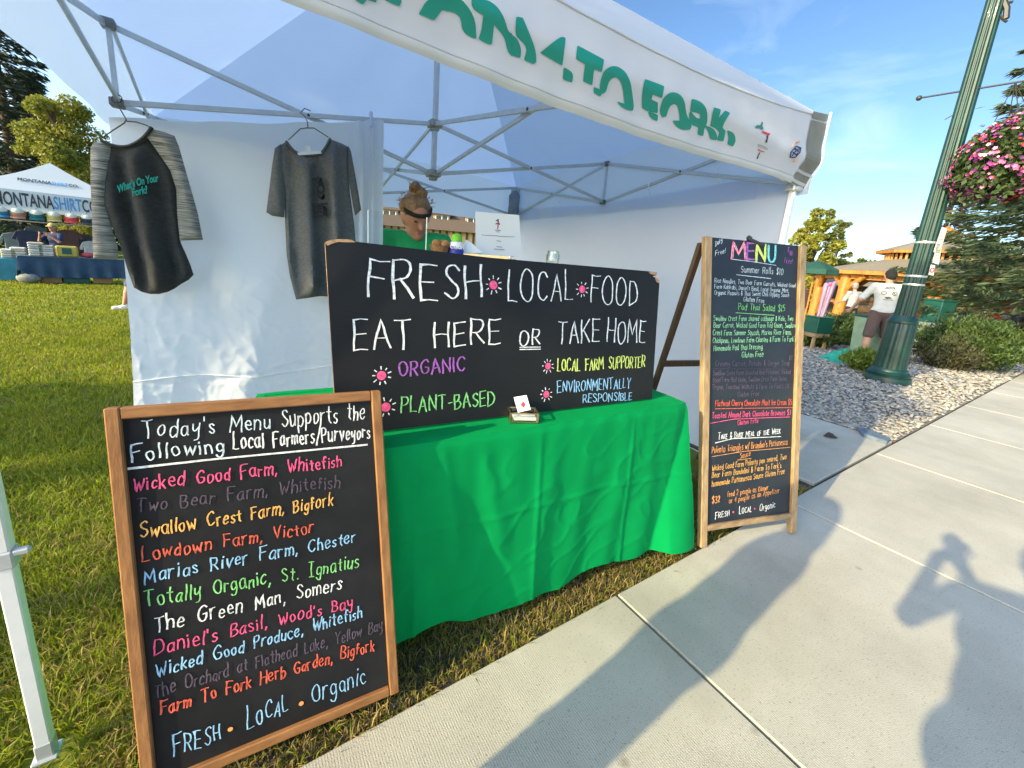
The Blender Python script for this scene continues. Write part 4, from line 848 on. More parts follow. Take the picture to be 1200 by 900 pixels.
CH = {'dusk': chalk('dusk', (0.17, 0.115, 0.20)), 'white': chalk('white', (0.78, 0.80, 0.82)), 'sky': chalk('sky', (0.30, 0.56, 0.88)), 'pink': chalk('pink', (0.86, 0.11, 0.27)), 'dim': chalk('dim', (0.11, 0.085, 0.125)), 'amber': chalk('amber', (0.88, 0.46, 0.13)),
      'red': chalk('red', (0.72, 0.13, 0.08)), 'green': chalk('green', (0.24, 0.64, 0.22)), 'mint': chalk('mint', (0.36, 0.78, 0.42)), 'purple': chalk('purple', (0.36, 0.12, 0.46)), 'lime': chalk('lime', (0.62, 0.74, 0.18)), 'orange': chalk('orange', (0.85, 0.36, 0.12)), 'ice': chalk('ice', (0.62, 0.74, 0.86)), 'cyan': chalk('cyan', (0.18, 0.62, 0.66))}
CK = list(CH); CM = [CH[k] for k in CK]; ci = CK.index
def lean_plane(bl, br, tl, tr):                                # plane through two feet on the ground and the top corners, as wide above as below
    a, b = onz(*bl), onz(*br); wd = np.linalg.norm(b - a); z0, z1 = 0.4, 1.34 if onz(*tl, .5)[1] > 0 else 1
    f = lambda z: np.linalg.norm(onz(*tr, z) - onz(*tl, z)) - wd
    return a, b, f
def solve(f, lo, hi):
    for _ in range(60):
        md = (lo + hi) / 2
        if (f(lo) > 0) == (f(md) > 0): lo = md
        else: hi = md
    return (lo + hi) / 2
# ---- board with the farm names
def frame_of(x, y, yaw, ln, roll):
    u = V([math.cos(yaw), math.sin(yaw), 0]); n = V([u[1], -u[0], 0]); v = V([0, 0, 1.]) * math.cos(ln) - n * math.sin(ln)
    p = Plane((x, y, 0), np.cross(u, v), v * math.cos(roll) - u * math.sin(roll)); return p
def framed_board(pl, quad, fw, th, name, label, cat, mp_, mv, mh, bot=0.0, skip_top=False):
    Q = [V(pl.uv(*p)) for p in quad]; w_ = np.linalg.norm(Q[1] - Q[0]); h_ = np.linalg.norm(Q[3] - Q[0]); f = fw / w_; g_ = fw / h_
    P = lambda sx, sy, o=0: pl.pt(*((Q[0] * (1 - sx) + Q[1] * sx) * (1 - sy) + (Q[3] * (1 - sx) + Q[2] * sx) * sy), o)
    R4 = lambda x0, x1, y0, y1, o: [P(x0, y0, o), P(x1, y0, o), P(x1, y1, o), P(x0, y1, o)]
    t = thing(name, label, cat, (P(0, 0) + P(1, 0)) / 2)
    q = MB(); q.poly(R4(f / 2, 1 - f / 2, bot + g_ / 2, 1 - (0 if skip_top else g_ / 2), -.001), 0.010, pl.n); q.build('panel', mp_, t)
    for x in (0, 1 - f):
        q = MB(); q.poly(R4(x, x + f, 0, 1, th / 2), th, pl.n); q.build('stile', mv, t, bevel=0.003)
    for y in ((bot,) if skip_top else (bot, 1 - g_)):
        q = MB(); q.poly(R4(f + .001, 1 - f - .001, y, y + g_ * (.75 if skip_top else 1), th / 2 - .0015), th - .003, pl.n); q.build('rail', mh, t, bevel=0.003)
    return t, P, w_, h_
B1 = frame_of(-0.2755, 1.0367, -0.1127, 0.1783, 0.0288)
cb1, PB1, W1, H1 = framed_board(B1, [(169, 934), (467, 808), (445.5, 457.5), (123, 478)], 0.028, 0.026, 'chalkboard', 'oak framed chalkboard listing local farms, leaning beside the green table', 'chalkboard', M_blk, M_oak, M_oakh)
for x in (0.05, W1 - 0.05):                                    # rear easel legs, jointed behind the top rail
    q = MB(); p = PB1(x / W1, 1 - .03 / H1, -.03); q.bar(p, (p[0] - 0.02, p[1] + 0.28, 0.012), 0.03, 0.018); q.build('rear_leg', M_oak, cb1, bevel=0.003)
T = MB()
for tx_, p0, p1, cap, wd, c in (("Today's Menu", (168, 513), (317, 502), 23, .0046, 'ice'), ("Supports the", (331, 501), (427, 490), 22, .0050, 'white'), ("Following", (155, 540), (262, 529), 21, .0055, 'ice'), ("Local Farmers/Purveyors", (274, 527), (433, 513), 20, .0055, 'white'),
        ("Wicked Good Farm, Whitefish", (157, 575), (400, 546), 18, .0052, 'pink'), ("Two Bear Farm, Whitefish", (160, 601), (398, 570), 18, .0046, 'dim'), ("Swallow Crest Farm, Bigfork", (165, 630), (390, 592), 18, .0052, 'amber'), ("Lowdown Farm, Victor", (167, 657), (367, 624), 18, .0050, 'red'),
        ("Marias River Farm, Chester", (170, 683), (416, 635), 18, .0050, 'sky'), ("Totally Organic, St. Ìgnatius".replace('Ì', 'Ì'), (170, 711), (420, 664), 20, .0048, 'green'), ("The Green Man, Somers", (182, 740), (400, 690), 20, .0052, 'white'), ("Daniel's Basil, Wood's Bay", (181, 768), (413, 711), 18, .0050, 'pink'),
        ("Wicked Good Produce, Whitefish", (184, 793), (424, 723), 17, .0050, 'sky'), ("The Orchard at Flathead Lake, Yellow Bay", (182, 817), (448, 738), 17, .0044, 'dim'), ("Farm To Fork Herb Garden, Bigfork", (189, 837), (438, 761), 17, .0054, 'red'), ("F{RESH}", (204, 884), (258, 866), 30, .0046, 'sky'), ("L{OCAL}", (290, 853), (337, 832), 28, .0046, 'sky'), ("Organic", (366, 822), (428, 801), 24, .0046, 'sky')):
    write(T, B1, tx_, p0, p1, cap * .93, wd * .62, ci(c), slant=.10)
rule(T, B1, [(151, 549), (250, 538), (430, 521)], .0048, ci('white'))
dot(T, B1, (270, 854), .006, ci('orange')); dot(T, B1, (353, 824), .0065, ci('orange'))
T.build('lettering', CM, cb1)

# ---- MENU board, an A-frame
B2 = frame_of(1.8931, 0.9324, -0.291, 0.1968, 0.0124)
mb2, PB2, W2, H2 = framed_board(B2, [(819, 641), (930.8, 622.9), (942.6, 288.7), (824.5, 277)], 0.040, 0.030, 'menu_board', 'tall narrow menu chalkboard on a weathered wooden A-frame at the walk', 'chalkboard', M_blkm, M_pine, M_pineh, bot=0.052, skip_top=True)
top_r = PB2(.03, .985, -.035); foot = onz(722, 600); foot = top_r + (foot - top_r) * 1.0
foot = V([*(onY(733, 565, top_r[1] + 0.42)[:2]), 0.01]); off2 = B2.u * (W2 - 0.04)
for o2 in (V([0, 0, 0.]), off2):
    q = MB(); q.bar(top_r + o2, foot + o2, 0.036, 0.024, side=B2.n); q.build('rear_leg', M_dkw, mb2, bevel=0.003)
md = top_r + (foot - top_r) * 0.46; q = MB(); q.bar(md, md + off2, 0.024, 0.036, side=(0, 0, 1)); q.build('brace', M_dkw, mb2, bevel=0.002)
q = MB(); c0 = PB2(.42, 1.006, 0); q.bar(c0, c0 + B2.u * 0.11 - V([0, 0, .028]), 0.022, 0.016); q.tube([c0 - B2.u * .005, c0 + V([0, 0, .012]), c0 + B2.u * .02 + V([0, 0, .004])], .009, 6); q.build('clip', M_bolt, mb2, bevel=.003)
T = MB()
for tx_, p0, p1, cap, wd, c in (("Dairy", (836, 289), (847, 283), 6, .0026, 'ice'), ("Free!", (836, 300), (851, 296), 6, .0026, 'ice'), ("Egg", (921, 296), (932, 298), 6, .0026, 'purple'), ("Free!", (917, 308), (932, 309), 6, .0026, 'purple'), ("Summer Rolls $10", (866, 319), (918, 322), 8, .0028, 'ice'),
        ("Rice Noodles, Two Bear Farm Carrots, Wicked Good", (835, 331), (936, 337), 5.4, .0020, 'ice'), ("Farm Kohlrabi, Daniel's Basil, Local Organic Mint,", (835, 338), (928, 343), 5.4, .0020, 'ice'), ("Organic Peanuts & Thai Sweet Chili Dipping Sauce", (835, 345), (928, 348), 5.4, .0020, 'ice'), ("Gluten Free", (869, 353), (896, 355), 6, .0022, 'ice'),
        ("Pad Thai Salad $15", (863, 363), (920, 365), 8, .0030, 'green'), ("Swallow Crest Farm shaved cabbage & Kale, Two", (834, 376), (933, 376), 6.5, .0024, 'mint'), ("Bear Carrot, Wicked Good Farm Red Onion, Swallow", (834, 384), (936, 384), 6.5, .0024, 'mint'), ("Crest Farm Summer Squash, Marias River Farm,", (833, 393), (931, 392), 6.5, .0024, 'mint'),
        ("Chickpeas, Lowdown Farm Cilantro & Farm To Fork's", (833, 402), (936, 400), 6.5, .0024, 'mint'), ("Homemade Pad Thai Dressing", (834, 411), (894, 409), 6.5, .0024, 'mint'), ("Gluten Free", (867, 419), (895, 418), 6.5, .0026, 'mint'), ("$12", (922, 422), (932, 421), 5, .0020, 'dusk'),
        ("Creamy Carrot, Potato & Ginger Soup", (836, 429), (929, 428), 6.5, .0022, 'dusk'), ("Swallow Crest Farm Roasted Red Potatoes, Wicked", (833, 440), (930, 438), 6, .0020, 'dusk'), ("Good Farm Red Onion, Swallow Crest Farm Onion,", (833, 448), (926, 446), 6, .0020, 'dusk'), ("Thyme, Toasted Walnuts & Farm To Fork's Oil", (832, 456), (925, 455), 6, .0020, 'dusk'), ("Gluten Free", (862, 465), (890, 464), 6, .0020, 'dusk'),
        ("Flathead Cherry Chocolate Plant Ice Cream $5", (836, 476), (931, 474), 7, .0030, 'red'), ("Toasted Almond Dark Chocolate Brownies $3", (832, 490), (930, 486), 7, .0030, 'pink'), ("Gluten Free", (862, 498), (889, 495), 6, .0026, 'pink'), ("T{AKE} & B{AKE} M{EAL OF THE} W{EEK}", (839, 515), (915, 508), 8, .0034, 'white'),
        ("Polenta Triangles w/ Brandon's Puttanesca", (832, 531), (926, 521), 8, .0028, 'orange'), ("Sauce", (865, 537), (880, 534), 6.5, .0026, 'orange'), ("Wicked Good Farm Polenta pan seared, Two", (832, 552), (922, 538), 7, .0026, 'amber'), ("Bear Farm Bandolini & Farm To Fork's", (832, 560), (916, 548), 7, .0028, 'amber'), ("homemade Puttanesca Sauce Gluten Free", (832, 570), (920, 555), 7, .0028, 'amber'),
        ("$32", (832, 590), (844, 588), 8, .0042, 'orange'), ("feed 2 people as Dinner", (850, 582), (901, 574), 6.5, .0026, 'orange'), ("or 4 people as an Appetizer", (852, 590), (914, 577), 6.5, .0026, 'orange'), ("F{RESH}", (836, 608), (855, 604), 9, .0036, 'white'), ("L{OCAL}", (864, 602), (881, 599), 9, .0034, 'white'), ("Organic", (888, 599), (909, 594), 8, .0034, 'white')):
    write(T, B2, tx_, (p0[0] + 2.0, p0[1]), (p1[0] - (4.0 if p1[0] > 925 else 1.0), p1[1]), cap * .96, wd * .80, ci(c), gap=.24, space=.6, jit=.7)
for ch, p0, p1, c in (('M', (857, 303), (873, 303), 'pink'), ('E', (875, 304), (884, 304), 'purple'), ('N', (886, 306), (896, 306), 'lime'), ('U', (900, 307), (908, 307), 'cyan')): write(T, B2, ch, p0, p1, 19, .0125, ci(c), slant=0, jit=0)
for ch, p0, p1 in (('M', (858.5, 302), (872, 302)), ('M', (856, 303.5), (874, 303.8))): write(T, B2, ch, p0, p1, 18, .0018, ci('white'), slant=0, jit=0, off=.0026)
for pts, wd, c in ((((857, 303.8), (880, 306.5), (909, 311)), .0026, 'ice'), (((863, 322), (903, 326.5)), .0026, 'ice'), (((862, 366.5), (907, 369.5)), .0026, 'green'), (((833, 432), (920, 432.5)), .0016, 'dim'), (((838, 479), (930, 477.5)), .0024, 'red'), (((832, 496), (860, 491), (925, 488.5)), .0026, 'pink'), (((838, 519), (858, 514), (915, 511.5)), .0030, 'white'), (((834, 535), (870, 529), (926, 524)), .0020, 'orange'), (((864, 539), (880, 537)), .0022, 'orange')): rule(T, B2, pts, wd, ci(c))
dot(T, B2, (859, 600), .006, ci('pink'), n=8); dot(T, B2, (884, 596), .005, ci('pink'), n=8)
T.build('lettering', CM, mb2)

# ================================================================== TABLE AND CLOTH
ZT = 0.755
cBL = onz(300, 463, ZT); cFR = onz(806, 474, ZT); uT = V([cFR[0] - cBL[0], 0, 0.]); angT = math.atan2(-0.105, 1.40)
uT = V([math.cos(angT), math.sin(angT), 0]); vT = V([-uT[1], uT[0], 0]); zz = V([0, 0, 1.])
d_ = cFR - cBL; LT = d_ @ uT; DT = -(d_ @ vT); T0 = cFR - uT * LT                # front-left corner
ctr = T0 + uT * LT / 2 + vT * DT / 2
tab = thing('folding_table', 'folding table hidden under the bright green cloth', 'table', ctr * V([1, 1, 0]))
q = MB(); q.box(ctr - zz * 0.025, (LT - 0.03, DT - 0.03, 0.035), (uT, vT, zz)); q.build('tabletop', M_wht, tab, bevel=.006)
for x in (-1, 1):
    for y in (-1, 1):
        q = MB(); p = ctr + uT * x * (LT / 2 - 0.2) + vT * y * (DT / 2 - 0.1); q.tube([V([p[0], p[1], 0.0]), V([p[0], p[1], ZT - .045])], 0.014, 8); q.build('leg', M_steel, tab)
M_grn = mat('green_cloth', (0.0, 0.34, 0.088), 0.8, var=0.05, scale=5, trans=0.22, spec=0.12, bump=0.16, bscale=420)
rc = 0.035
def perim(s):                                                  # rounded rectangle, s metres along it from the back-left corner round by the front
    segs = [DT, LT, DT, LT]; cs = [T0 + vT * DT, T0, T0 + uT * LT, T0 + uT * LT + vT * DT]; ds = [-vT, uT, vT, -uT]; k = 0; tot = sum(segs); s = s % tot
    while s > segs[k]: s -= segs[k]; k += 1
    p = cs[k] + ds[k] * s; nrm = V([ds[k][1], -ds[k][0], 0]); e = min(s, segs[k] - s)
    if e < 0.08:
        o2 = ds[k - 1] if s < segs[k] / 2 else ds[(k + 1) % 4]; n2 = V([o2[1], -o2[0], 0]); wgt = 0.5 * (1 - e / 0.08); nrm = nrm * (1 - wgt) + n2 * wgt; nrm /= np.linalg.norm(nrm)
        p = p - nrm * rc * 0.35 * (1 - e / 0.08)
    return p, nrm, k, s
TOT = 2 * (LT + DT); SF0 = DT; SF1 = DT + LT
def fold_amp(s, t):
    r = 0.0; x = s - DT                                        # x runs along the front from its left end
    if -0.05 <= x <= LT + 0.05:
        for c0, drift, wd, am in ((0.30, 0.02, .05, .016), (0.56, 0.10, .035, .022), (0.70, 0.16, .045, .026), (0.86, 0.05, .06, .014), (1.02, -0.05, .05, .016), (1.20, -0.10, .06, .016), (1.40, -0.05, .05, .013), (1.56, -0.02, .05, .015)):
            r += .34 * am * math.exp(-((x - c0 - drift * t) / (wd * (0.5 + 0.9 * t))) ** 2) * min(1, t * 3.2)
        r += 0.006 * math.sin(x * 9) * t + 0.003 * math.sin(x * 31 + t * 5) * t
    else: r += 0.018 * math.sin(s * 11) * t
    dc = s - (DT + LT); wv = .15 * t + .004
    if -wv < dc <= 0: r += .12 * t * (1 + dc / wv)
    elif 0 < dc < .3: r += .12 * t * math.exp(-(dc / .10) ** 2)
    for cc, am in ((DT, .07), (2 * DT + LT, .10), (0, .10), (TOT, .10)): r += am * math.exp(-((s - cc) / 0.085) ** 2) * t ** 1.2
    return r
def drape(a, b):
    s = a * TOT; p, nrm, k, _ = perim(s)
    if b < .07: return p - nrm * (.035 * (1 - b / .0682) - .004) + zz * (ZT + .0075 - .0008 * (b / .068) - p[2])
    t = (b - .0682) / .9318; hem = 0.035 + 0.012 * math.sin(s * 7) + 0.010 * math.sin(s * 17)
    z = ZT + 0.006 - (ZT - hem) * t
    rnd = 0.012 * (1 - math.exp(-t * 60)); bulge = 0.03 * t + fold_amp(s, t)
    if t < 0.02: bulge = 0
    wr = 0.0035 * noise.noise(Vector((s * 14, t * 3.5, 2.2))) + 0.0028 * max(0, 1 - 5 * abs(noise.noise(Vector((s * 7 + t * 3, t * 5 - s * 2, 7.7))))) ** 2 * min(1, t * 4)
    wr += 0.0035 * math.exp(-((t - .46 - .02 * math.sin(s * 3)) / .012) ** 2) + sum(0.004 * math.exp(-((s - DT - c_) / .010) ** 2) for c_ in (.47, .95, 1.43)) * min(1, t * 5)
    return p + nrm * (rnd + bulge + wr) + zz * (z - p[2])
q = MB(); q.grid(drape, 620, 88, closed=True)  # the first three rows lie on the table
top = [perim(a)[0] for a in np.linspace(0, TOT, 331)[:-1]]
def topfn(a, b):
    p = T0 + uT * LT * a + vT * DT * b
    for c_, sx, sy in ((T0, 1, 1), (T0 + uT * LT, -1, 1), (T0 + uT * LT + vT * DT, -1, -1), (T0 + vT * DT, 1, -1)): pass
    return p + zz * (0.0055 + 0.0006 * math.sin(a * 14) * math.sin(b * 7))
q.grid(lambda a, b: topfn(0.006 + .988 * a, 0.012 + .976 * b), 60, 24)
tcl = q.build('tablecloth', M_grn, loc=ctr * V([1, 1, 0]), smooth=50)
tag(tcl, 'bright green cloth draped to the ground over the front table', 'tablecloth')

# ---- black FRESH LOCAL FOOD sign standing on the cloth
s0 = onz(764, 467, ZT + 0.012); s1 = onz(397, 512, ZT + 0.012); uS = s0 - s1; uS[2] = 0; uS /= np.linalg.norm(uS)
nS = V([uS[1], -uS[0], 0]); nS = nS if nS[1] < 0 else -nS; lean = R_(8)
B3 = Plane(s1, nS * math.cos(lean) + zz * math.sin(lean), zz * math.cos(lean) - nS * math.sin(lean))
sg = thing('sign_board', 'black painted sign reading fresh local food, standing on the green cloth', 'sign', (s0 + s1) / 2)
outl = [(381, 283), (386, 284), (389, 281.5), (410, 280.5), (416, 283), (575, 302), (762, 318), (769, 319.5), (769, 323), (765, 323.5), (773, 329), (764, 467), (395, 511.5)]
q = MB(); q.poly([B3.at(*p) for p in outl], 0.010, B3.n); q.build('panel', M_blk2, sg)
q = MB(); ed = mat('torn_fibre', (0.42, 0.25, 0.14), 0.9, var=0.3, scale=60)
q.poly([B3.at(*p, 0.0015) for p in ((381, 285), (382, 283), (388, 281), (400, 280), (412, 281), (417, 284), (408, 284), (396, 283.5), (388, 286), (384, 288))])
q.build('torn_corner', ed, sg); q = MB(); q.poly([B3.at(*p, 0.0015) for p in ((760, 318), (770, 319), (769.5, 322.5), (762, 321))]); q.poly([B3.at(*p, .0015) for p in ((767, 324), (773, 328), (773.2, 333), (769, 330))])
q.build('torn_corner', ed, sg); q = MB(); q.bar(B3.at(381.2, 285, -.005), B3.at(395, 510, -.005), 0.003, 0.009, side=B3.n)
q.build('raw_edge', ed, sg)
T = MB()
for tx_, p0, p1, cap, wd, c in (("FRESH", (431, 350), (564, 350), 44, .0105, 'white'), ("LOCAL", (595, 353), (671, 351), 37, .0075, 'white'), ("FOOD", (692, 355), (746, 359), 33, .0075, 'white'), ("EAT", (415, 411), (482, 409), 34, .0085, 'white'), ("HERE", (509, 406), (586, 402), 30, .0085, 'white'), ("{OR}", (608, 404), (632, 403), 27, .0080, 'white'), ("TAKE", (653, 403), (702, 401), 27, .0080, 'white'), ("HOME", (711, 401), (755, 402), 27, .0075, 'white'),
        ("ORGANIC", (468, 441), (544, 434), 18, .0075, 'purple'), ("PLANT-BASED", (470, 484), (579, 475), 18, .0070, 'green'), ("LOCAL FARM SUPPORTER", (653, 435), (755, 430), 14, .0070, 'lime'), ("ENVIRONMENTALLY", (653, 460), (738, 454), 13, .0060, 'sky'), ("RESPONSIBLE", (683, 471.5), (740, 468.5), 9.5, .0058, 'sky')):
    write(T, B3, tx_, p0, p1, cap, wd * .74, ci(c), slant=0.02, jit=.75, chis=.48)
for c_, r_ in (((578, 334), .0165), ((682, 339), .016), ((447, 440), .0155), ((452, 477), .016), ((642, 429), .014), ((640, 462), .0145)): sunmark(T, B3, c_, r_, ci('pink'), ci('white'))
for y in (407, 409.5): rule(T, B3, [(609, y), (633, y - .4)], .0035, ci('white'))
T.build('lettering', CM, sg)

# ---- card box on the cloth
M_glass = glass('clear_glass', (0.93, 0.97, 0.95), 0.10, 0.05); M_brass = mat('brass_edge', (0.42, 0.33, 0.18), .3, metal=.9)
pb = onz(612, 492, ZT + 0.008); pb = pb * V([1, 1, 0]) + zz * (ZT + 0.010); bx = thing('card_box', 'small glass card box with metal edges on the green cloth', 'box', pb)
uB = V([math.cos(-.45), math.sin(-.45), 0]); vB = V([-uB[1], uB[0], 0]); bw, bd, bh = 0.105, 0.065, 0.036
def bpt(x, y, z): return pb + uB * x * bw / 2 + vB * y * bd / 2 + zz * z
gl = MB()
for (x0, y0, x1, y1) in ((-1, -1, 1, -1), (1, -1, 1, 1), (1, 1, -1, 1), (-1, 1, -1, -1)): gl.add([bpt(x0, y0, .002), bpt(x1, y1, .002), bpt(x1, y1, bh), bpt(x0, y0, bh)], [(0, 1, 2, 3)])
gl.box(pb + zz * .003, (bw, bd, .003), (uB, vB, zz)); gl.build('glass', M_glass, bx)
ed_ = MB()
for z in (.002, bh):
    for (x0, y0, x1, y1) in ((-1, -1, 1, -1), (1, -1, 1, 1), (1, 1, -1, 1), (-1, 1, -1, -1)): ed_.bar(bpt(x0, y0, z), bpt(x1, y1, z), .0045)
for x in (-1, 1):
    for y in (-1, 1): ed_.bar(bpt(x, y, 0), bpt(x, y, bh), .0055)
ed_.build('edges', M_brass, bx)
cc = MB()
for k in range(5): cc.box(bpt(.1, -.1, .008 + k * .0022), (.085, .05, .0016), (uB, vB, zz))
tag(cc.build('card_stack', mat('card_paper', (.72, .74, .72), .6, var=.06, scale=30), loc=bpt(0, 0, .004)), 'few pale cards lying flat inside the glass card box', 'cards')
cdp = Plane(bpt(-.05, .5, .03), -vB * .95 + zz * .3 - uB * .1, zz); c4 = [cdp.at(*p) for p in ((602, 465.5), (617, 463), (622, 480), (607, 483.5))]
cdo = thing('business_card', 'white card with a red mark standing upright in the glass box', 'card', bpt(0, .5, .01)); q = MB(); q.poly(c4, .0012, cdp.n); q.build('sheet', mat('white_paper', (.80, .80, .80), .6), cdo)
q = MB(); q.poly([cdp.at(*p, .001) for p in ((613, 470), (616, 474), (613.5, 478), (610, 474.5))], mi=1); q.poly([cdp.at(*p, .001) for p in ((607, 470), (612, 469.3), (612.2, 470.3), (607.2, 471))], mi=0); q.poly([cdp.at(*p, .001) for p in ((612.5, 478), (614, 478), (614.5, 481), (613.4, 481))], mi=0); q.build('print', [M_pr[3], M_pr[1]], cdo)

# ---- riser shelf behind the sign, and what stands on it
YSH = 1.58
ctx = (onY(470, 300, YSH) + onY(650, 300, YSH)) / 2; zs = onY(540, 297, YSH)[2] - 0.012; rx0, rx1 = onY(436, 300, YSH)[0], onY(668, 300, YSH)[0]
rs = thing('riser_shelf', 'pale wooden riser shelf standing behind the black sign', 'shelf', ((rx0 + rx1) / 2, YSH + .06, ZT + .01))
q = MB(); q.box(((rx0 + rx1) / 2, YSH + .06, zs - .01), (rx1 - rx0, 0.22, .02)); q.build('shelf_top', M_pineh, rs, bevel=.003)
for x in (rx0 + .01, rx1 - .01): q = MB(); q.box((x, YSH + .06, (zs - .02 + ZT + .01) / 2), (.02, .20, zs - .03 - ZT)); q.build('side_panel', M_pine, rs, bevel=.003)
yb = YSH + .03; p = onY(535, 285, yb); p[2] = zs; tz = onY(535, 274, yb)[2] - zs
bt = thing('sanitizer_bottle', 'small white bottle with lime green cap and blue label', 'bottle', p)
q = MB(); q.lathe([(.030, 0), (.032, .006), (.032, tz * .48), (.026, tz * .62), (.017, tz * .68)], p, 20); q.build('body', mat('white_plastic', (.75, .78, .80), .35), bt, smooth=50)
q = MB(); q.lathe([(.0325, tz * .02), (.0326, tz * .42)], p, 20); q.build('label', mat('blue_label', (.02, .03, .30), .5), bt, smooth=50); q = MB(); LP = Plane(p + V([0, -.034, 0]), (-.35, -.94, 0)); write(q, LP, 'Clean', (528, 291), (543, 292), 4, .003, 0, off=.002); q.build('lettering', M_wht, bt)
q = MB(); q.lathe([(.022, tz * .64), (.024, tz * .66), (.022, tz * .92), (.014, tz), (.0005, tz * 1.01)], p, 18); q.build('cap', mat('lime_plastic', (.16, .50, .01), .4), bt, smooth=50)
NP = Plane(V([p[0] + .07, YSH + .02, zs]), (-.3, -.9, .3)); q = MB()
for k, pts in enumerate((((540, 297), (546, 281), (549, 282), (566, 296)), ((543, 297), (552, 284), (562, 293), (566, 297)))): q.poly([NP.at(*a, -.004 * k) for a in pts], .002, NP.n)
tag(q.build('napkin', mat('white_paper', (.8, .8, .8), .6), loc=NP.p), 'folded white napkins leaning beside the lime capped bottle', 'napkins')
p2 = onY(516, 292, YSH + .06); p2[2] = zs; q = MB(); zt2 = onY(516, 285, YSH + .06)[2]
q.lathe([(.030, 0), (.042, (zt2 - zs) * .5), (.046, (zt2 - zs) * .8)], p2, 16, .08, 8)
bk = thing('bread_basket', 'small brown wicker basket of rolls behind the sign', 'basket', p2); q.build('basket', mat('wicker', (.22, .12, .05), .8, var=.4, scale=90), bk, smooth=60)
for dx, dy in ((-.018, 0), (.012, .012), (.015, -.018)): q = MB(); q.ball(p2 + V([dx, dy, (zt2 - zs) * .95]), .022, 10, sq=(1, 1, .8)); q.build('roll', mat('bread', (.30, .15, .05), .8, var=.3, scale=30), bk, smooth=60)
p3 = onY(648, 300, YSH + .03); p3[2] = zs; zj = onY(648, 294, YSH + .03)[2] - zs
q = MB(); q.lathe([(.032, 0), (.034, .01), (.034, max(.03, zj - .02)), (.029, zj - .008), (.031, zj), (.028, zj), (.026, zj - .01), (.031, max(.02, zj - .03)), (.031, .012)], p3, 24)
tag(q.build('glass_jar', M_glass, loc=p3, smooth=50), 'empty clear glass jar showing its rim above the black sign', 'jar')
# paper notice in a stand
PPn = Plane(onY(583, 275, YSH + .10), (-.05, -1, .06)); pc = [PPn.at(*p) for p in ((557, 248), (608.5, 252), (611, 301), (558, 298))]
pn = thing('paper_notice', 'white paper notice with small print standing above the sign', 'notice', (PPn.p[0], PPn.p[1], zs)); q = MB(); q.poly(pc, .0015, PPn.n); q.build('sheet', mat('white_paper', (.8, .8, .8), .6), pn)
q = MB(); e = lambda a, b: PPn.uv(440 + a / 6, 190 + b / 6)
for y, x0, x1, wd in ((510, 745, 760, .0016), (514, 765, 860, .0016), (522, 860, 975, .0016), (553, 852, 880, .0022), (594, 850, 888, .0022), (610, 832, 905, .0016), (615, 832, 905, .001)): ribbon(q, PPn, [e(x0, y), e((x0 + x1) / 2, y + 2), e(x1, y + 4)], wd, .002, 0)
for pts, wd, c in ((((848, 412), (860, 405), (862, 425)), .004, 1), (((845, 435), (858, 430), (872, 436)), .005, 2), (((860, 432), (860, 455), (856, 470)), .004, 2), (((840, 478), (878, 482)), .0025, 1), (((850, 490), (868, 491)), .002, 1)): ribbon(q, PPn, [e(*a) for a in pts], wd, .002, c)
q.build('print', [mat('ink_grey', (.15, .15, .17), .7), M_pr[4], M_pr[1]], pn)
q = MB(); q.box((PPn.p[0], PPn.p[1] + .012, zs + .004), (.20, .07, .006)); q.build('stand', M_glass, pn)
# clear screen with a bright edge
sc0, sc1 = onY(432, 246, YSH + .14), onY(500.5, 246, YSH + .14); sgd = thing('clear_screen', 'clear acrylic sneeze screen in front of the woman in green', 'screen', ((sc0[0] + sc1[0]) / 2, YSH + .14, zs))
q = MB(); q.box(((sc0[0] + sc1[0]) / 2, YSH + .14, (sc0[2] + zs) / 2), (sc1[0] - sc0[0] - .004, .003, sc0[2] - zs)); q.build('pane', glass('acrylic', (.95, .96, .97), .0, .08), sgd)
q = MB(); q.box((sc1[0], YSH + .14, (sc0[2] + zs) / 2), (.0035, .005, sc0[2] - zs)); q.box((sc0[0] - .002, YSH + .14, (sc0[2] + zs) / 2), (.0035, .005, sc0[2] - zs)); q.build('edge', mat('acrylic_edge', (.85, .9, .9), .3), sgd)

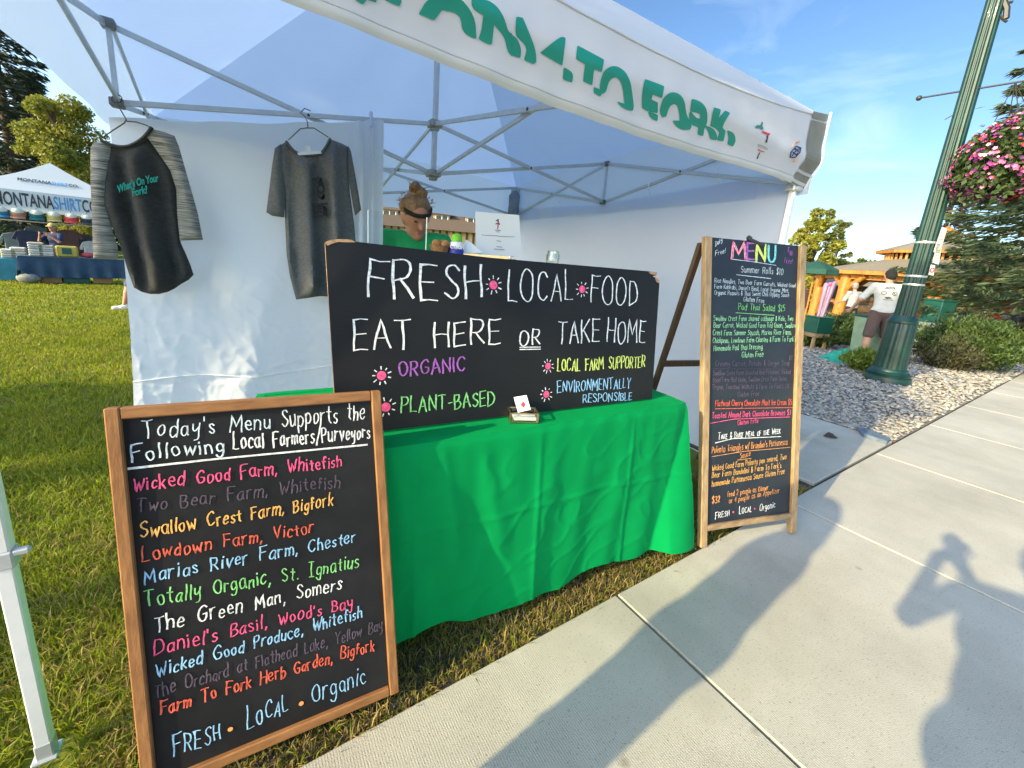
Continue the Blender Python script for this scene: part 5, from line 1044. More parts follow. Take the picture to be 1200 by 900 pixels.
# ================================================================== PEOPLE
M_skin = mat('skin', (0.44, 0.21, 0.145), 0.5, var=0.08, scale=25, spec=0.4); M_skin2 = mat('skin_tan', (0.42, 0.22, 0.14), 0.5, var=0.08, scale=25)
M_shoe = mat('shoe_grey', (.5, .5, .5), .6, var=.1, scale=20); M_blackc = mat('black_cotton', (.012, .012, .014), .9, var=.2, scale=20)
M_lip = mat('lip', (.35, .10, .09), .5); M_eye = mat('eye_dark', (.03, .02, .015), .3)
def un(v): v = V(v, float); return v / np.linalg.norm(v)
def person(label, loc, az, Ht=1.7, lean=0, hp=0, turn=0, armL=None, armR=None, legL=None, legR=None, hip=None, skin=M_skin, top=None, sleeve=0.8, bottom=None, shorts=False, shoes=M_shoe, hair=None, bun=False, cap=None, vox=0.011, group=None, female=False, extra=None, shirt_hem=0.0, hairlen=0.0, neck=.17, wide=1.0):
    t = thing('person', label, 'person', loc, group, R_(az - 90)); k_ = Ht / 1.7; S_ = lambda *a: V(a, float) * k_
    hz = hip if hip is not None else 0.53 * Ht; hc = V([0, 0, hz]); Td = V([0, math.sin(R_(lean)), math.cos(R_(lean))]); Fd = V([0, math.cos(R_(lean)), -math.sin(R_(lean))]); X = V([1., 0, 0])
    shw = (0.165 if female else 0.19) * k_ * wide; nb = hc + Td * 0.53 * k_; sc = hc + Td * 0.485 * k_
    a_ = R_(lean + hp); Hd = V([0, math.sin(a_), math.cos(a_)]); Hf = V([0, math.cos(a_), -math.sin(a_)])
    Hf = Hf * math.cos(R_(turn)) + X * math.sin(R_(turn)); Hx = np.cross(Hf, Hd); hcen = nb + Hd * neck * k_ + Hf * 0.015 * k_
    RM_t = V([X, Fd, Td]); RM_h = V([Hx, Hf, Hd]); B = []
    B += [('e', hc + Td * .02 * k_, S_(.165, .115, .12), RM_t), ('e', hc + Td * .19 * k_, S_(.135, .10, .17), RM_t), ('e', hc + Td * .36 * k_, S_(.165, .11, .17), RM_t), ('c', sc - X * shw * .8, sc + X * shw * .8, .06 * k_, .06 * k_)]
    B += [('c', nb - Td * .05 * k_, hcen - Hd * .06 * k_, .058 * k_, .05 * k_), ('e', hcen + Hd * .015 * k_, S_(.074, .095, .105), RM_h), ('c', hcen - Hd * .07 * k_ + Hf * .045 * k_, hcen - Hd * .085 * k_ + Hf * .065 * k_, .045 * k_, .03 * k_)]
    B += [('c', hcen + Hf * .085 * k_ + Hd * .01 * k_, hcen + Hf * .108 * k_ - Hd * .022 * k_, .010 * k_, .016 * k_, .008), ('c', hcen - Hx * .035 * k_ + Hf * .082 * k_ + Hd * .03 * k_, hcen + Hx * .035 * k_ + Hf * .082 * k_ + Hd * .03 * k_, .014 * k_, .014 * k_, .012)]
    for s_ in (-1, 1): B.append(('e', hcen + Hx * s_ * .076 * k_ - Hf * .005 * k_, S_(.012, .022, .034), RM_h))
    arms = []
    for s_, A in ((-1, armL), (1, armR)):
        A = A or ((s_ * .12, 0.05, -1), (s_ * .05, .25, -1)); sh_ = sc + X * s_ * shw
        if A[0] == 'at':                                       # elbow, wrist and hand direction given in the place
            Rz = V(Matrix.Rotation(-R_(az - 90), 3, 'Z')); el = Rz @ (V(A[1], float) - V(loc, float)); wr = Rz @ (V(A[2], float) - V(loc, float)); hd_ = un(Rz @ V(A[3], float))
        else: el = sh_ + un(A[0]) * .29 * k_; wr = el + un(A[1]) * .255 * k_; hd_ = un(A[2]) if len(A) > 2 else un(A[1]); arms.append((sh_, el, wr))
        B += [('c', sh_, el, .052 * k_, .040 * k_), ('c', el, wr, .040 * k_, .026 * k_)]
        pc_ = wr + hd_ * .05 * k_; lat = un(np.cross(hd_, V([s_ * .3, 1, .2]))); B.append(('c', wr, wr + hd_ * .075 * k_, .026 * k_, .030 * k_, .012))
        cur = un(np.cross(lat, hd_))
        for fi, (o2, ln) in enumerate(((-.030, .070), (-.011, .082), (.010, .078), (.029, .060))):
            f0 = wr + hd_ * .085 * k_ + lat * o2 * k_; f1 = f0 + (hd_ + cur * .25) * ln * .55 * k_; f2 = f1 + (hd_ * .75 + cur * .6) * ln * .45 * k_
            B += [('c', f0, f1, .0095 * k_, .0088 * k_, .004), ('c', f1, f2, .0088 * k_, .0075 * k_, .004)]
        t0_ = wr + hd_ * .03 * k_ - lat * .028 * k_; B.append(('c', t0_, t0_ + (hd_ * .7 - lat * .7) * .06 * k_, .0125 * k_, .009 * k_, .006))
    legs = []
    for s_, Lg in ((-1, legL), (1, legR)):
        Lg = Lg or ((s_ * .06, .02, -1), (0, -.03, -1)); h0 = hc + X * s_ * .085 * k_; kn = h0 + un(Lg[0]) * .43 * k_; an = kn + un(Lg[1]) * .41 * k_; legs.append((h0, kn, an))
        B += [('c', h0, kn, .085 * k_, .056 * k_), ('c', kn, kn + (an - kn) * .35, .056 * k_, .056 * k_), ('c', kn + (an - kn) * .35, an, .056 * k_, .036 * k_), ('c', an - V([0, .03 * k_, .03 * k_]), an + V([s_ * .02, .15, -.045]) * k_, .036 * k_, .030 * k_)]
    vs, fs = sdf_mesh(B, vox * k_, .022 * k_); L_ = lambda name, pr, M, kk=.02, par=t, vx=vox: _part(name, pr, M, kk, par, vx * k_)
    def _part(name, pr, M, kk, par, vx, cut=None):
        v2, f2 = sdf_mesh(pr, vx, kk * k_, cut); v2 = v2 + (origin_of(par)); o = fast_mesh(name, v2, f2, M, par, smooth=True); return o
    fast_mesh('body', vs + origin_of(t), fs, skin, t, smooth=True)
    if top is not None:
        inf = .016 * k_; pr = [('e', hc + Td * (.04 - shirt_hem) * k_, S_(.182 * wide, .135 * wide, .13), RM_t), ('e', hc + Td * .19 * k_, S_(.158 * wide, .122 * wide, .19), RM_t), ('e', hc + Td * .36 * k_, S_(.182 * wide, .128, .175), RM_t), ('c', sc - X * shw * .85, sc + X * shw * .85, .072 * k_, .072 * k_)]
        cut = [(hc + Td * (-.06 - shirt_hem) * k_, -Td), (nb + Td * .015 * k_, Td)]
        for (sh_, el, wr) in arms:
            e = el if sleeve >= 1 else sh_ + (el - sh_) * sleeve; pr.append(('c', sh_, e, .066 * k_, .060 * k_))
            if sleeve > 1: pr.append(('c', el, wr, .056 * k_, .042 * k_))
        _part('shirt', pr, top, .03, t, vox, cut)
    if bottom is not None:
        pr = [('e', hc + Td * .01 * k_, S_(.178, .128, .115), RM_t)]; cut = [(hc + Td * .09 * k_, Td)]
        for (h0, kn, an) in legs:
            if shorts: pr.append(('c', h0, h0 + (kn - h0) * 0.92, .102 * k_, .086 * k_))
            else: pr += [('c', h0, kn, .098 * k_, .072 * k_), ('c', kn, an - (an - kn) * .06, .072 * k_, .056 * k_)]
        _part('shorts' if shorts else 'trousers', pr, bottom, .02, t, vox, cut)
    if shoes is not None:
        for i_, (h0, kn, an) in enumerate(legs):
            s_ = -1 if i_ == 0 else 1; _part('shoe', [('c', an + V([0, -.045, -.045]) * k_, an + V([s_ * .02, .16, -.052]) * k_, .044 * k_, .040 * k_), ('c', an + V([0, -.02, -.02]) * k_, an + V([0, .04, -.04]) * k_, .050 * k_, .046 * k_)], shoes, .02, t, vox)
    if hair is not None:
        pr = [('e', hcen + Hd * .035 * k_ - Hf * .014 * k_, S_(.084, .098, .098), RM_h), ('e', hcen - Hf * .045 * k_ - Hd * .01 * k_, S_(.078, .06, .09), RM_h)]
        if hairlen: pr.append(('c', hcen - Hf * .06 * k_, hcen - Hf * .08 * k_ - Hd * hairlen * k_, .07 * k_, .05 * k_))
        if bun:
            rr = random.Random(3)
            for i_ in range(8): pr.append(('e', hcen + Hd * (.118 + i_ * .0075) * k_ - Hf * .02 * k_ + Hx * rr.uniform(-.05, .05) * (1 - i_ * .1) * k_ + Hf * rr.uniform(-.03, .02) * k_, S_(.026 - .0012 * i_, .026, .016)))
            pr.append(('e', hcen + Hx * .06 * k_ + Hd * .085 * k_ - Hf * .01 * k_, S_(.036, .03, .022))); pr.append(('e', hcen + Hx * .075 * k_ + Hd * .055 * k_ - Hf * .01 * k_, S_(.026, .03, .022)))
        else: cut_ = None
        _part('hair', pr, hair, .018, t, vox, [(hcen + Hf * .058 * k_ + Hd * .045 * k_, un(Hf * 1.0 - Hd * .85))])
    if cap is not None:
        o = _part('cap', [('e', hcen + Hd * .055 * k_ - Hf * .005 * k_, S_(.090, .106, .085), RM_h)], cap, .01, t, vox, [(hcen + Hd * .045 * k_, -Hd)])
        q = MB(); q.grid(lambda a, b: hcen + Hd * (.05 - .02 * b * b) * k_ + Hf * (.08 + .085 * b * math.sin(math.pi * (.1 + .8 * a))) * k_ + Hx * (a - .5) * .16 * k_, 8, 4); q.v = [tuple(V(p) + origin_of(t)) for p in q.v]; q.build('brim', cap, o, solid=.006)
    q = MB()
    for s_ in (-1, 1): q.ball(hcen + Hx * s_ * .030 * k_ + Hf * .0885 * k_ + Hd * .012 * k_, .0105 * k_, 8, sq=(1, .6, .6))
    q.v = [tuple(V(p) + origin_of(t)) for p in q.v]; q.build('eyes', M_eye, t)
    q = MB(); q.ball(hcen + Hf * .094 * k_ - Hd * .055 * k_, .019 * k_, 10, sq=(1, .45, .35)); q.v = [tuple(V(p) + origin_of(t)) for p in q.v]; q.build('mouth', M_lip, t, smooth=60)
    info = dict(hcen=hcen, Hd=Hd, Hf=Hf, Hx=Hx, arms=arms, legs=legs, nb=nb, hc=hc, Td=Td, Fd=Fd, k=k_); return t, info
def local_part(t, q, name, M, **kw):
    q.v = [tuple(V(p) + origin_of(t)) for p in q.v]; return q.build(name, M, t, **kw)
# woman in green behind the sign
pw = onY(479, 255, 2.98); M_bun = mat('hair_brown', (.20, .115, .05), .55, var=.45, scale=40, stretch=(1, 1, .25), bump=.4)
pwm, I_ = person('woman in a green top with piled up brown hair, bending behind the sign', (pw[0] + .05, pw[1] + .05, 0), -104, 2.08, 8, 22, -12, armL=((-.2, .35, -1), (.25, .8, -.4)), armR=((.2, .35, -1), (-.25, .8, -.4)), top=mat('green_tee', (0.0, .30, .085), .8, var=.1, scale=12), sleeve=.7, bottom=M_blackc, hair=M_bun, bun=True, female=True, skin=M_skin, hip=0.86, neck=.118)
q = MB(); hcn, Hd_, Hf_, Hx_, k_ = I_['hcen'], I_['Hd'], I_['Hf'], I_['Hx'], I_['k']
q.grid(lambda a, b: hcn + Hd_ * (.040 + .024 * b) * k_ + Hf_ * (.004 + .102 * math.sin(math.pi * a)) * k_ - Hx_ * math.cos(math.pi * a) * .080 * k_, 20, 2); local_part(pwm, q, 'headband', M_blackc, solid=.006, smooth=60)
q = MB(); rr = random.Random(9)
for i in range(70):
    a0 = rr.uniform(0, 6.28); e = V([math.cos(a0), math.sin(a0), 0]); up0 = rr.uniform(.06, .165); r0 = .085 * k_ if up0 < .10 else .032 * k_
    b0 = hcn + Hd_ * up0 * k_ - Hf_ * .02 * k_ + (Hx_ * e[0] + Hf_ * e[1]) * r0; d1 = Hx_ * (e[0] * .6 + rr.uniform(-.7, .7)) + Hf_ * e[1] * .5 + Hd_ * rr.uniform(-.2, 1.0); L0 = rr.uniform(.012, .032) * k_
    q.tube([b0 - d1 * L0 * .3, b0 + d1 * L0 * .5 + Hx_ * rr.uniform(-.008, .008), b0 + d1 * L0 + Hx_ * rr.uniform(-.02, .02)], [.0042, .003, .001], 4)
local_part(pwm, q, 'loose_hair', mat('hair_light', (.26, .16, .07), .5, island=.4))
# ---- bending man at the bin
lampB = onz(1038, 446)
man_p = onz(1022, 424); M_tee = mat('white_tee', (.50, .49, .45), .85, var=.08, scale=10, bump=.15, bscale=14)
mn, I2 = person('man in white printed tee shirt and brown shorts leaning over the bins', man_p + V([-.06, .02, 0]), 24, 1.74, 13, 14, -8, armL=((-.55, .12, -1), (-.30, .55, -.75)), armR=((.3, .4, -1), (-.4, .9, -.1)), legL=((-.10, -.10, -1), (-.02, -.12, -1)), legR=((.12, .22, -1), (.02, -.30, -1)), top=M_tee, sleeve=.85, bottom=mat('brown_twill', (.085, .055, .05), .85, var=.15, scale=12), shorts=True, hair=mat('hair_black', (.008, .008, .009), .9, var=.3, scale=40), skin=M_skin2, shirt_hem=.0, hairlen=.04)
q = MB(); k_ = I2['k']; cb_, Td_, Fd_ = I2['hc'], I2['Td'], I2['Fd']
bp_ = lambda x, z, o=0: cb_ + Td_ * z * k_ - Fd_ * (.133 * k_ * math.sqrt(max(.1, 1 - (x / .21) ** 2)) + .006) + V([x * k_, 0, 0])
def bline(pts, r=.004): q.tube([bp_(*p) for p in pts], r, 5)
bline([(-.06, .44), (-.02, .46), (.0, .452), (.03, .462), (.06, .44)], .006); bline([(-.075, .425), (0, .432), (.075, .425)], .004)
for cx in (-.07, .075): bline([(cx + .032 * math.cos(a), .345 + .032 * math.sin(a)) for a in np.linspace(0, 6.28, 14)])
bline([(-.045, .26), (0, .275), (.045, .26), (0, .248), (-.045, .26)], .006); bline([(-.07, .225), (.07, .225)], .003); bline([(.055, .36), (.085, .33)], .004)
local_part(mn, q, 'shirt_print', M_blackc)
# ---- man in grey standing beyond
pg = far_at(990, 11.8); person('standing man in a grey tee shirt and dark shorts facing the pavilion', pg, 62, 1.47, 3, 8, 30, armL=((-.2, .25, -1), (.1, .9, -.3)), top=mat('grey_tee', (.30, .32, .34), .85, var=.08, scale=10), sleeve=.9, bottom=M_blackc, shorts=True, cap=mat('grey_cap', (.25, .25, .26), .8), hair=mat('hair_grey', (.2, .18, .16), .6), vox=.014)
# person mostly behind the menu board: bare arm and red shorts
pr_ = onz(917, 437); person('person in red shorts, mostly hidden by the menu board', pr_ + V([-.12, .05, 0]), 160, 1.5, 0, 0, 0, armR=((.25, .0, -1), (.0, .1, -1)), top=mat('brown_top', (.16, .07, .04), .85), sleeve=.7, bottom=mat('red_cloth', (.45, .015, .02), .8, var=.1, scale=10), shorts=True, hair=mat('hair_black', (.012, .011, .012), .5), skin=M_skin2, vox=.014)
# ---- the photographer and a companion, behind the lens: their shadows lie on the walk
person('photographer in dark clothes holding a phone up with both hands', (-.38, -.33, 0), 30, 1.74, 2, 0, 0, armL=('at', (-.30, .045, 1.16), (-.10, .055, 1.36), (0, -.6, .8)), armR=('at', (-.22, -.22, 1.17), (-.10, -.03, 1.37), (0, .5, .85)), wide=1.42, top=mat('navy_top', (.03, .04, .08), .8), sleeve=1.0, bottom=mat('denim', (.05, .07, .14), .85), hair=M_blackc, vox=.016, hairlen=.12)
person('companion in a dark jacket standing left of the photographer', (-.72, .49, 0), 82, 1.66, 0, 6, 0, armL=((-.04, .02, -1), (.05, .1, -1)), armR=((.04, .02, -1), (-.05, .1, -1)), top=mat('dark_jacket', (.05, .04, .04), .8), sleeve=1.2, bottom=M_blackc, hair=M_blackc, cap=None, vox=.016, hairlen=.1)

# ================================================================== LAMP POST
M_lampg = mat('lamp_green', (0.0025, 0.034, 0.026), 0.42, var=0.3, scale=9, coat=0.05)
lx, ly = lampB[0], lampB[1]; lamp = thing('lamp_post', 'tall fluted dark green lamp post on the gravel', 'lamp post', (lx, ly, 0))
q = MB(); q.lathe([(.275, -.02), (.275, .07), (.268, .085), (.245, .09), (.245, .12), (.25, .13), (.235, .15), (.215, .165), (.205, .20), (.195, .21)], (lx, ly, 0), 40); q.build('base', M_lampg, lamp, smooth=35)
q = MB(); q.lathe([(.188, .21), (.176, .5), (.170, .86), (.160, .90)], (lx, ly, 0), 96, .05, 16); q.build('plinth', M_lampg, lamp, smooth=40)
q = MB(); q.lathe([(.168, .885), (.172, .90), (.168, .925), (.158, .935), (.150, .97), (.135, .985), (.13, 1.0)], (lx, ly, 0), 40); q.build('ring', M_lampg, lamp, smooth=35)
q = MB(); q.lathe([(.122, .99), (.112, 2.2), (.098, 3.6), (.088, 5.2), (.08, 6.2)], (lx, ly, 0), 112, .10, 14); q.build('shaft', M_lampg, lamp, smooth=40)
q = MB(); q.lathe([(.10, 6.2), (.14, 6.25), (.09, 6.35), (.16, 6.45), (.24, 6.9), (.2, 7.05), (.05, 7.2), (.0005, 7.35)], (lx, ly, 0), 24); q.build('lantern', glass('lamp_glass', (.9, .9, .88), .25, .3), lamp, smooth=40)
for z in (1.44, 1.56, 2.03): q = MB(); q.lathe([(.1235 - z * .0035, z), (.1245 - z * .0035, z + .006), (.1245 - z * .0035, z + .022), (.1235 - z * .0035, z + .028)], (lx, ly, 0), 40); q.build('steel_band', mat('steel_band', (.55, .58, .55), .35, metal=.7), lamp, smooth=40)
a1, a2 = onX(1077, 115, lx), onX(1215, 92.5, lx); q = MB(); q.tube([a1, a2], .012, 8); q.ball(a1, .035, 10); q.build('banner_arm', M_bolt, lamp, smooth=50)
q = MB(); q.tube([onX(1178 + 9 * math.cos(t * 5) * (1 - t * .3), 2 + 20 * t - 12 * math.sin(t * 5) * .3, lx) for t in np.linspace(0, 1, 16)], .016, 6); q.tube([onX(*p, lx) for p in ((1176, 0), (1180, 10), (1179, 22))], .03, 6); q.build('scroll_bracket', M_bolt, lamp)
q = MB(); q.tube([onX(*p, lx) for p in catmull([(1130, 118), (1124, 124), (1122, 132), (1114, 136), (1107, 140)], 4)], .008, 5); q.ball(onX(1124, 126, lx), .04, 8, sq=(.6, .6, 1.5)); q.build('wire_hook', M_bolt, lamp)
# flyers strapped on the post
FPn = Plane((lx - .03, ly - .15, 1.8), (-.75, -.66, 0))
for nm, lab, pts, c in (('flyer', 'tall pale flyer taped highest on the lamp post', ((1104, 266), (1110, 268), (1101, 298), (1094, 295)), (.50, .47, .46)), ('flyer', 'pale green flyer taped between two others on the lamp post', ((1098, 285), (1104, 287), (1100, 310), (1093, 308)), (.42, .52, .47)), ('flyer', 'small flyer with a red ring, lowest on the lamp post', ((1091, 310), (1096, 311), (1094, 323), (1088, 322)), (.55, .52, .50))):
    c0 = V([lx, ly, 0]); n_ = FPn.n; P = [FPn.at(*p) for p in pts]; o = thing(nm, lab, 'flyer', P[2], 'flyers on the lamp post'); q = MB(); q.poly(P, .006, n_); q.build('sheet', mat('flyer_%d' % (c[0] * 100), c, .6, var=.12, scale=12), o)
    q = MB(); pc = sum(P) / 4
    if 'ring' in lab: q.tube([pc + FPn.u * .022 * math.cos(a) + FPn.v * .03 * math.sin(a) + n_ * .003 for a in np.linspace(0, 6.28, 14)], .006, 5); q.build('red_ring', M_pr[1], o)
    else:
        for k in range(4): q.box(pc + FPn.v * (.05 - .035 * k) + n_ * .002, (.05, .010, .003), (FPn.u, FPn.v, n_))
        q.build('print', mat('flyer_ink', (.16, .17, .16), .7), o)
# hanging basket
bc = onX(1182, 180, lx); bc[2] -= .02; hb = thing('hanging_basket', 'hanging basket overflowing with pink red and white flowers on the lamp post', 'flower basket', bc)
q = MB(); q.lathe([(.05, -.22), (.22, -.1), (.27, .08), (.28, .1), (.26, .1), (.2, -.08), (.03, -.19)], bc, 20); q.build('bowl', mat('coir', (.07, .05, .03), .9, var=.4, scale=40), hb)
q = MB(); topc = onX(1190, 96.5, lx)
for k in range(4): an = k * math.pi / 2 + .4; q.tube([topc, bc + V([.26 * math.cos(an), .26 * math.sin(an), .1])], .005, 5)
q.build('chain', M_bolt, hb)
n_ = 4200; d = rng.normal(size=(n_, 3)); d /= np.linalg.norm(d, axis=1)[:, None]; C = bc + V([0, 0, -.02]) + d * V([.49, .49, .47]) * (0.5 + .5 * rng.random(n_))[:, None] ** .6; C[:, 2] -= .12 * (np.hypot(C[:, 0] - bc[0], C[:, 1] - bc[1]) / .5) ** 2
st_ = []
for k in range(26):
    an = rng.uniform(0, 6.28); ln = rng.uniform(.12, .42); u_ = rng.random((34, 1)); st_.append(bc + V([math.cos(an), math.sin(an), 0]) * (.42 + .06 * np.sin(u_ * 6)) + V([0, 0, -1]) * (.22 + ln * u_) + rng.normal(0, .018, (34, 3)))
C = np.concatenate([C] + st_); n_ = len(C)
vs, fs = leaf_quads(C, .04 * rng.uniform(.6, 1.3, n_)); fast_mesh('foliage', vs, fs, mat('basket_leaf', (.05, .085, .025), .6, var=.4, scale=3, island=.4, trans=.25), hb)
FM_ = [mat('petal_' + n, c, .6, var=.15, scale=10, trans=.25, island=.2) for n, c in (('pink', (.70, .16, .38)), ('magenta', (.50, .04, .26)), ('white', (.78, .74, .55)), ('red', (.55, .015, .03)), ('plum', (.17, .025, .19)), ('rose', (.75, .30, .48)))]
vsl, fsl, mil = [], [], []; cl_ = rng.normal(size=(26, 3)); cl_ /= np.linalg.norm(cl_, axis=1)[:, None]; clc = rng.integers(0, 6, 26)
for i in range(1500):
    dd = un(rng.normal(size=3))
    if noise.noise(Vector(dd * 3.1)) < -.12: continue
    col = int(clc[np.argmax(cl_ @ dd)]) if rng.random() < .7 else int(rng.integers(0, 6)); c_ = bc + V([0, 0, -.02]) + dd * V([.51, .51, .50]) * (rng.uniform(.90, 1.04) + .10 * math.sin(dd[0] * 7 + dd[2] * 9) * math.sin(dd[1] * 8)); c_[2] -= .12 * (math.hypot(c_[0] - bc[0], c_[1] - bc[1]) / .5) ** 2
    sidec = float(dd @ RM[:, 0]); col = (int(rng.choice([1, 4, 5, 0, 4, 1])) if sidec < -.1 and dd[2] < .15 else int(rng.choice([3, 3, 1, 4, 3])) if dd[2] < .1 else int(rng.choice([2, 1, 0, 5, 4, 3])) if sidec < .3 else int(rng.choice([0, 3, 5, 2]))) if rng.random() < .75 else col; u1 = un(np.cross(dd, [.3, .1, .9])); u2 = np.cross(dd, u1); r_ = rng.uniform(.014, .027); b0 = len(vsl); vsl.append(c_ - dd * .012)
    for k in range(10): rr = r_ * (1 if k % 2 == 0 else .72); vsl.append(c_ + u1 * rr * math.cos(k * .6283) + u2 * rr * math.sin(k * .6283))
    for k in range(10): fsl.append((b0, b0 + 1 + k, b0 + 1 + (k + 1) % 10)); mil.append(col)
fast_mesh('flowers', V(vsl), V(fsl), FM_, hb, mi=mil)

# ================================================================== RIGHT BACKGROUND
M_tim = mat('orange_timber', (0.42, 0.17, 0.03), 0.55, var=0.35, scale=5, stretch=(3, 3, .6)); M_shg = mat('shingle_roof', (0.25, 0.215, 0.16), 0.9, col2=(0.17, 0.15, 0.115), scale=26, stretch=(1, 1, 3), bump=.4)
M_dk = mat('clerestory_dark', (.03, .035, .04), .9, var=.3, scale=4)
def pavilion():
    c = far_at(1076, 16.0); mpx = 16.0 / F_PX; t = thing('pavilion', 'orange timber pavilion with a two tier shingle roof', 'pavilion', c)
    up = lambda v: onz(0, 0)[2]; zc = lambda v: ond(1076, v, 16.0)[2]
    Rr = 3.4; ze = zc(321); z1 = zc(307); z1b = zc(297); z2 = zc(277)
    n8 = 8; an0 = .25; ring = lambda r, z, n=8, a0=an0: [c * V([1, 1, 0]) + V([r * math.cos(a0 + 2 * math.pi * k / n), r * math.sin(a0 + 2 * math.pi * k / n), z]) for k in range(n)]
    def cone(name, r0, zz0, r1, zz1, M, par=t):
        q = MB(); a, b = ring(r0, zz0), ring(r1, zz1); q.add(a + b, [(i, (i + 1) % 8, 8 + (i + 1) % 8, 8 + i) for i in range(8)]); return q.build(name, M, par)
    r = cone('roof', Rr + .5, ze - .08, 1.55, z1 + .02, M_shg)
    cone('eave_board', Rr + .48, ze - .22, Rr + .49, ze - .085, M_tim); cone('soffit', Rr + .45, ze - .2, .3, ze - .16, M_tim)
    cone('upper_roof', 1.85, z1b + .02, .12, z2, M_shg); cone('upper_eave', 1.83, z1b - .09, 1.84, z1b + .015, M_tim); cone('clerestory', 1.42, z1 - .02, 1.42, z1b - .02, M_dk)  # clerestory is a plain dark band behind the upper posts
    q = MB()
    for k in range(48): a = 2 * math.pi * k / 48; q.box(c * V([1, 1, 0]) + V([1.5 * math.cos(a), 1.5 * math.sin(a), (z1 + z1b) / 2 - .02]), (.07, .07, z1b - z1 + .10))
    q.build('upper_posts', M_tim, t)
    q = MB(); q.lathe([(.25, z2 - .12), (.22, z2 + .12), (.3, z2 + .14), (.02, z2 + .35)], c * V([1, 1, 0]), 8); q.build('cupola', M_tim, t)
    for k in range(8):
        a = an0 + 2 * math.pi * k / 8; p = c * V([1, 1, 0]) + V([Rr * math.cos(a), Rr * math.sin(a), 0]); q = MB(); q.tube([p, p + zz * (ze - .2)], .19, 10); q.build('post', M_tim, t, smooth=50)
        for s_ in (-1, 1):
            a2 = a + s_ * .20; q = MB(); q.tube([p + zz * (ze - .85), c * V([1, 1, 0]) + V([Rr * math.cos(a2) * .99, Rr * math.sin(a2) * .99, ze - .25])], .10, 8); q.build('brace', M_tim, t, smooth=50)
    q = MB()
    for k in range(8):
        a, b = ring(Rr, ze - .32)[k], ring(Rr, ze - .32)[(k + 1) % 8]; q.bar(a, b, .2, .16)
        for j in range(1, 12): pj = a + (b - a) * j / 12; q.bar(pj + zz * .0, pj + zz * .14, .05)
    q.build('ring_beam', M_tim, t); q = MB()
    for k in range(8):
        if k in (3, 4): continue
        a, b = ring(Rr * .96, .75)[k], ring(Rr * .96, .75)[(k + 1) % 8]; q.bar(a, b, .08, .1); q.bar(a - zz * .5, b - zz * .5, .06, .08)
    q.build('railing', M_tim, t); return c
pavc = pavilion()
lowb = far_at(985, 22); lb_ = thing('low_building', 'long low building with a brown shingle roof left of the pavilion', 'building', lowb); ax_ = (V([.846, -.528, 0]), V([.53, .82, 0]), zz)
ch_ = ond(985, 333, 22)[2]; rh_ = ond(985, 314, 22)[2]
q = MB(); q.box(lowb + zz * ch_ / 2 + ax_[1] * 2, (7, 3.2, ch_), ax_); q.build('wall', mat('brown_wall', (.14, .09, .055), .9, var=.3, scale=6), lb_)
q = MB(); w0 = lowb + zz * (ch_ - .02); q.add([w0 - ax_[0] * 4 - ax_[1] * .4, w0 + ax_[0] * 4 - ax_[1] * .4, w0 + ax_[0] * 3.2 + ax_[1] * 2 + zz * (rh_ - ch_), w0 - ax_[0] * 3.2 + ax_[1] * 2 + zz * (rh_ - ch_), w0 - ax_[0] * 4 + ax_[1] * 4.4, w0 + ax_[0] * 4 + ax_[1] * 4.4], [(0, 1, 2, 3), (3, 2, 5, 4), (0, 3, 4), (1, 5, 2)]); q.build('roof', M_shg, lb_)
for k in range(5): q = MB(); q.box(lowb + ax_[0] * (-2.8 + 1.4 * k) - ax_[1] * (-.38) + zz * (ch_ * .55), (.7, .06, .7), ax_); q.build('window', mat('window_dark', (.03, .035, .04), .2), lb_)
# green market umbrella left of it
M_umb = mat('umbrella_green', (0.008, 0.06, 0.045), .8, var=.2, scale=3)
ug = far_at(936, 9.6); uz = ond(948, 309, 9.6)[2]; um = thing('market_umbrella', 'dark green market umbrella beside the menu board top', 'umbrella', ug); q = MB()
q.lathe([(.46, uz - .24), (.45, uz - .13), (.24, uz - .02), (.02, uz + .06)], ug * V([1, 1, 0]), 8); q.build('canopy', M_umb, um); q = MB(); q.tube([ug, ug + zz * uz], .022, 8); q.build('pole', M_tim, um)
# stand with the green tub and a lilac bundle
st0 = onz(952, 408); st = thing('tub_stand', 'green tub on a wooden stand beside the menu board', 'stand', st0); sdp = depth_of(st0); zt1 = ond(952, 371, sdp)[2]; zb1 = ond(952, 389, sdp)[2]; axs = (V([.9, -.43, 0]), V([.43, .9, 0]), zz)
q = MB(); q.box(st0 * V([1, 1, 0]) + zz * (zt1 + zb1) / 2, (.36, .34, zt1 - zb1), axs); q.box(st0 * V([1, 1, 0]) + zz * (zt1 + .01), (.39, .37, .03), axs); q.build('tub', mat('tub_green', (.006, .075, .05), .45, var=.1, scale=6), st, bevel=.01)
q = MB(); q.box(st0 * V([1, 1, 0]) + zz * (zb1 - .045), (.35, .33, .085), axs); q.build('shelf_board', M_pineh, st, bevel=.005)
for x in (-1, 1):
    for y in (-1, 1): q = MB(); q.box(st0 * V([1, 1, 0]) + axs[0] * x * .14 + axs[1] * y * .12 + zz * (zb1 - .09) / 2, (.05, .05, zb1 - .09), axs); q.build('leg', M_pine, st)
bd = st0 * V([1, 1, 0]) + zz * (zt1 + .026); bh_ = ond(957, 333, sdp)[2] - zt1; bn = thing('bouquet_sleeve', 'tall lilac striped bundle of wrapped sleeves on the green tub', 'bundle', bd); M_lil = mat('lilac_wrap', (.42, .30, .42), .5, col2=(.25, .14, .28), scale=18, stretch=(6, 6, .3), trans=.2)
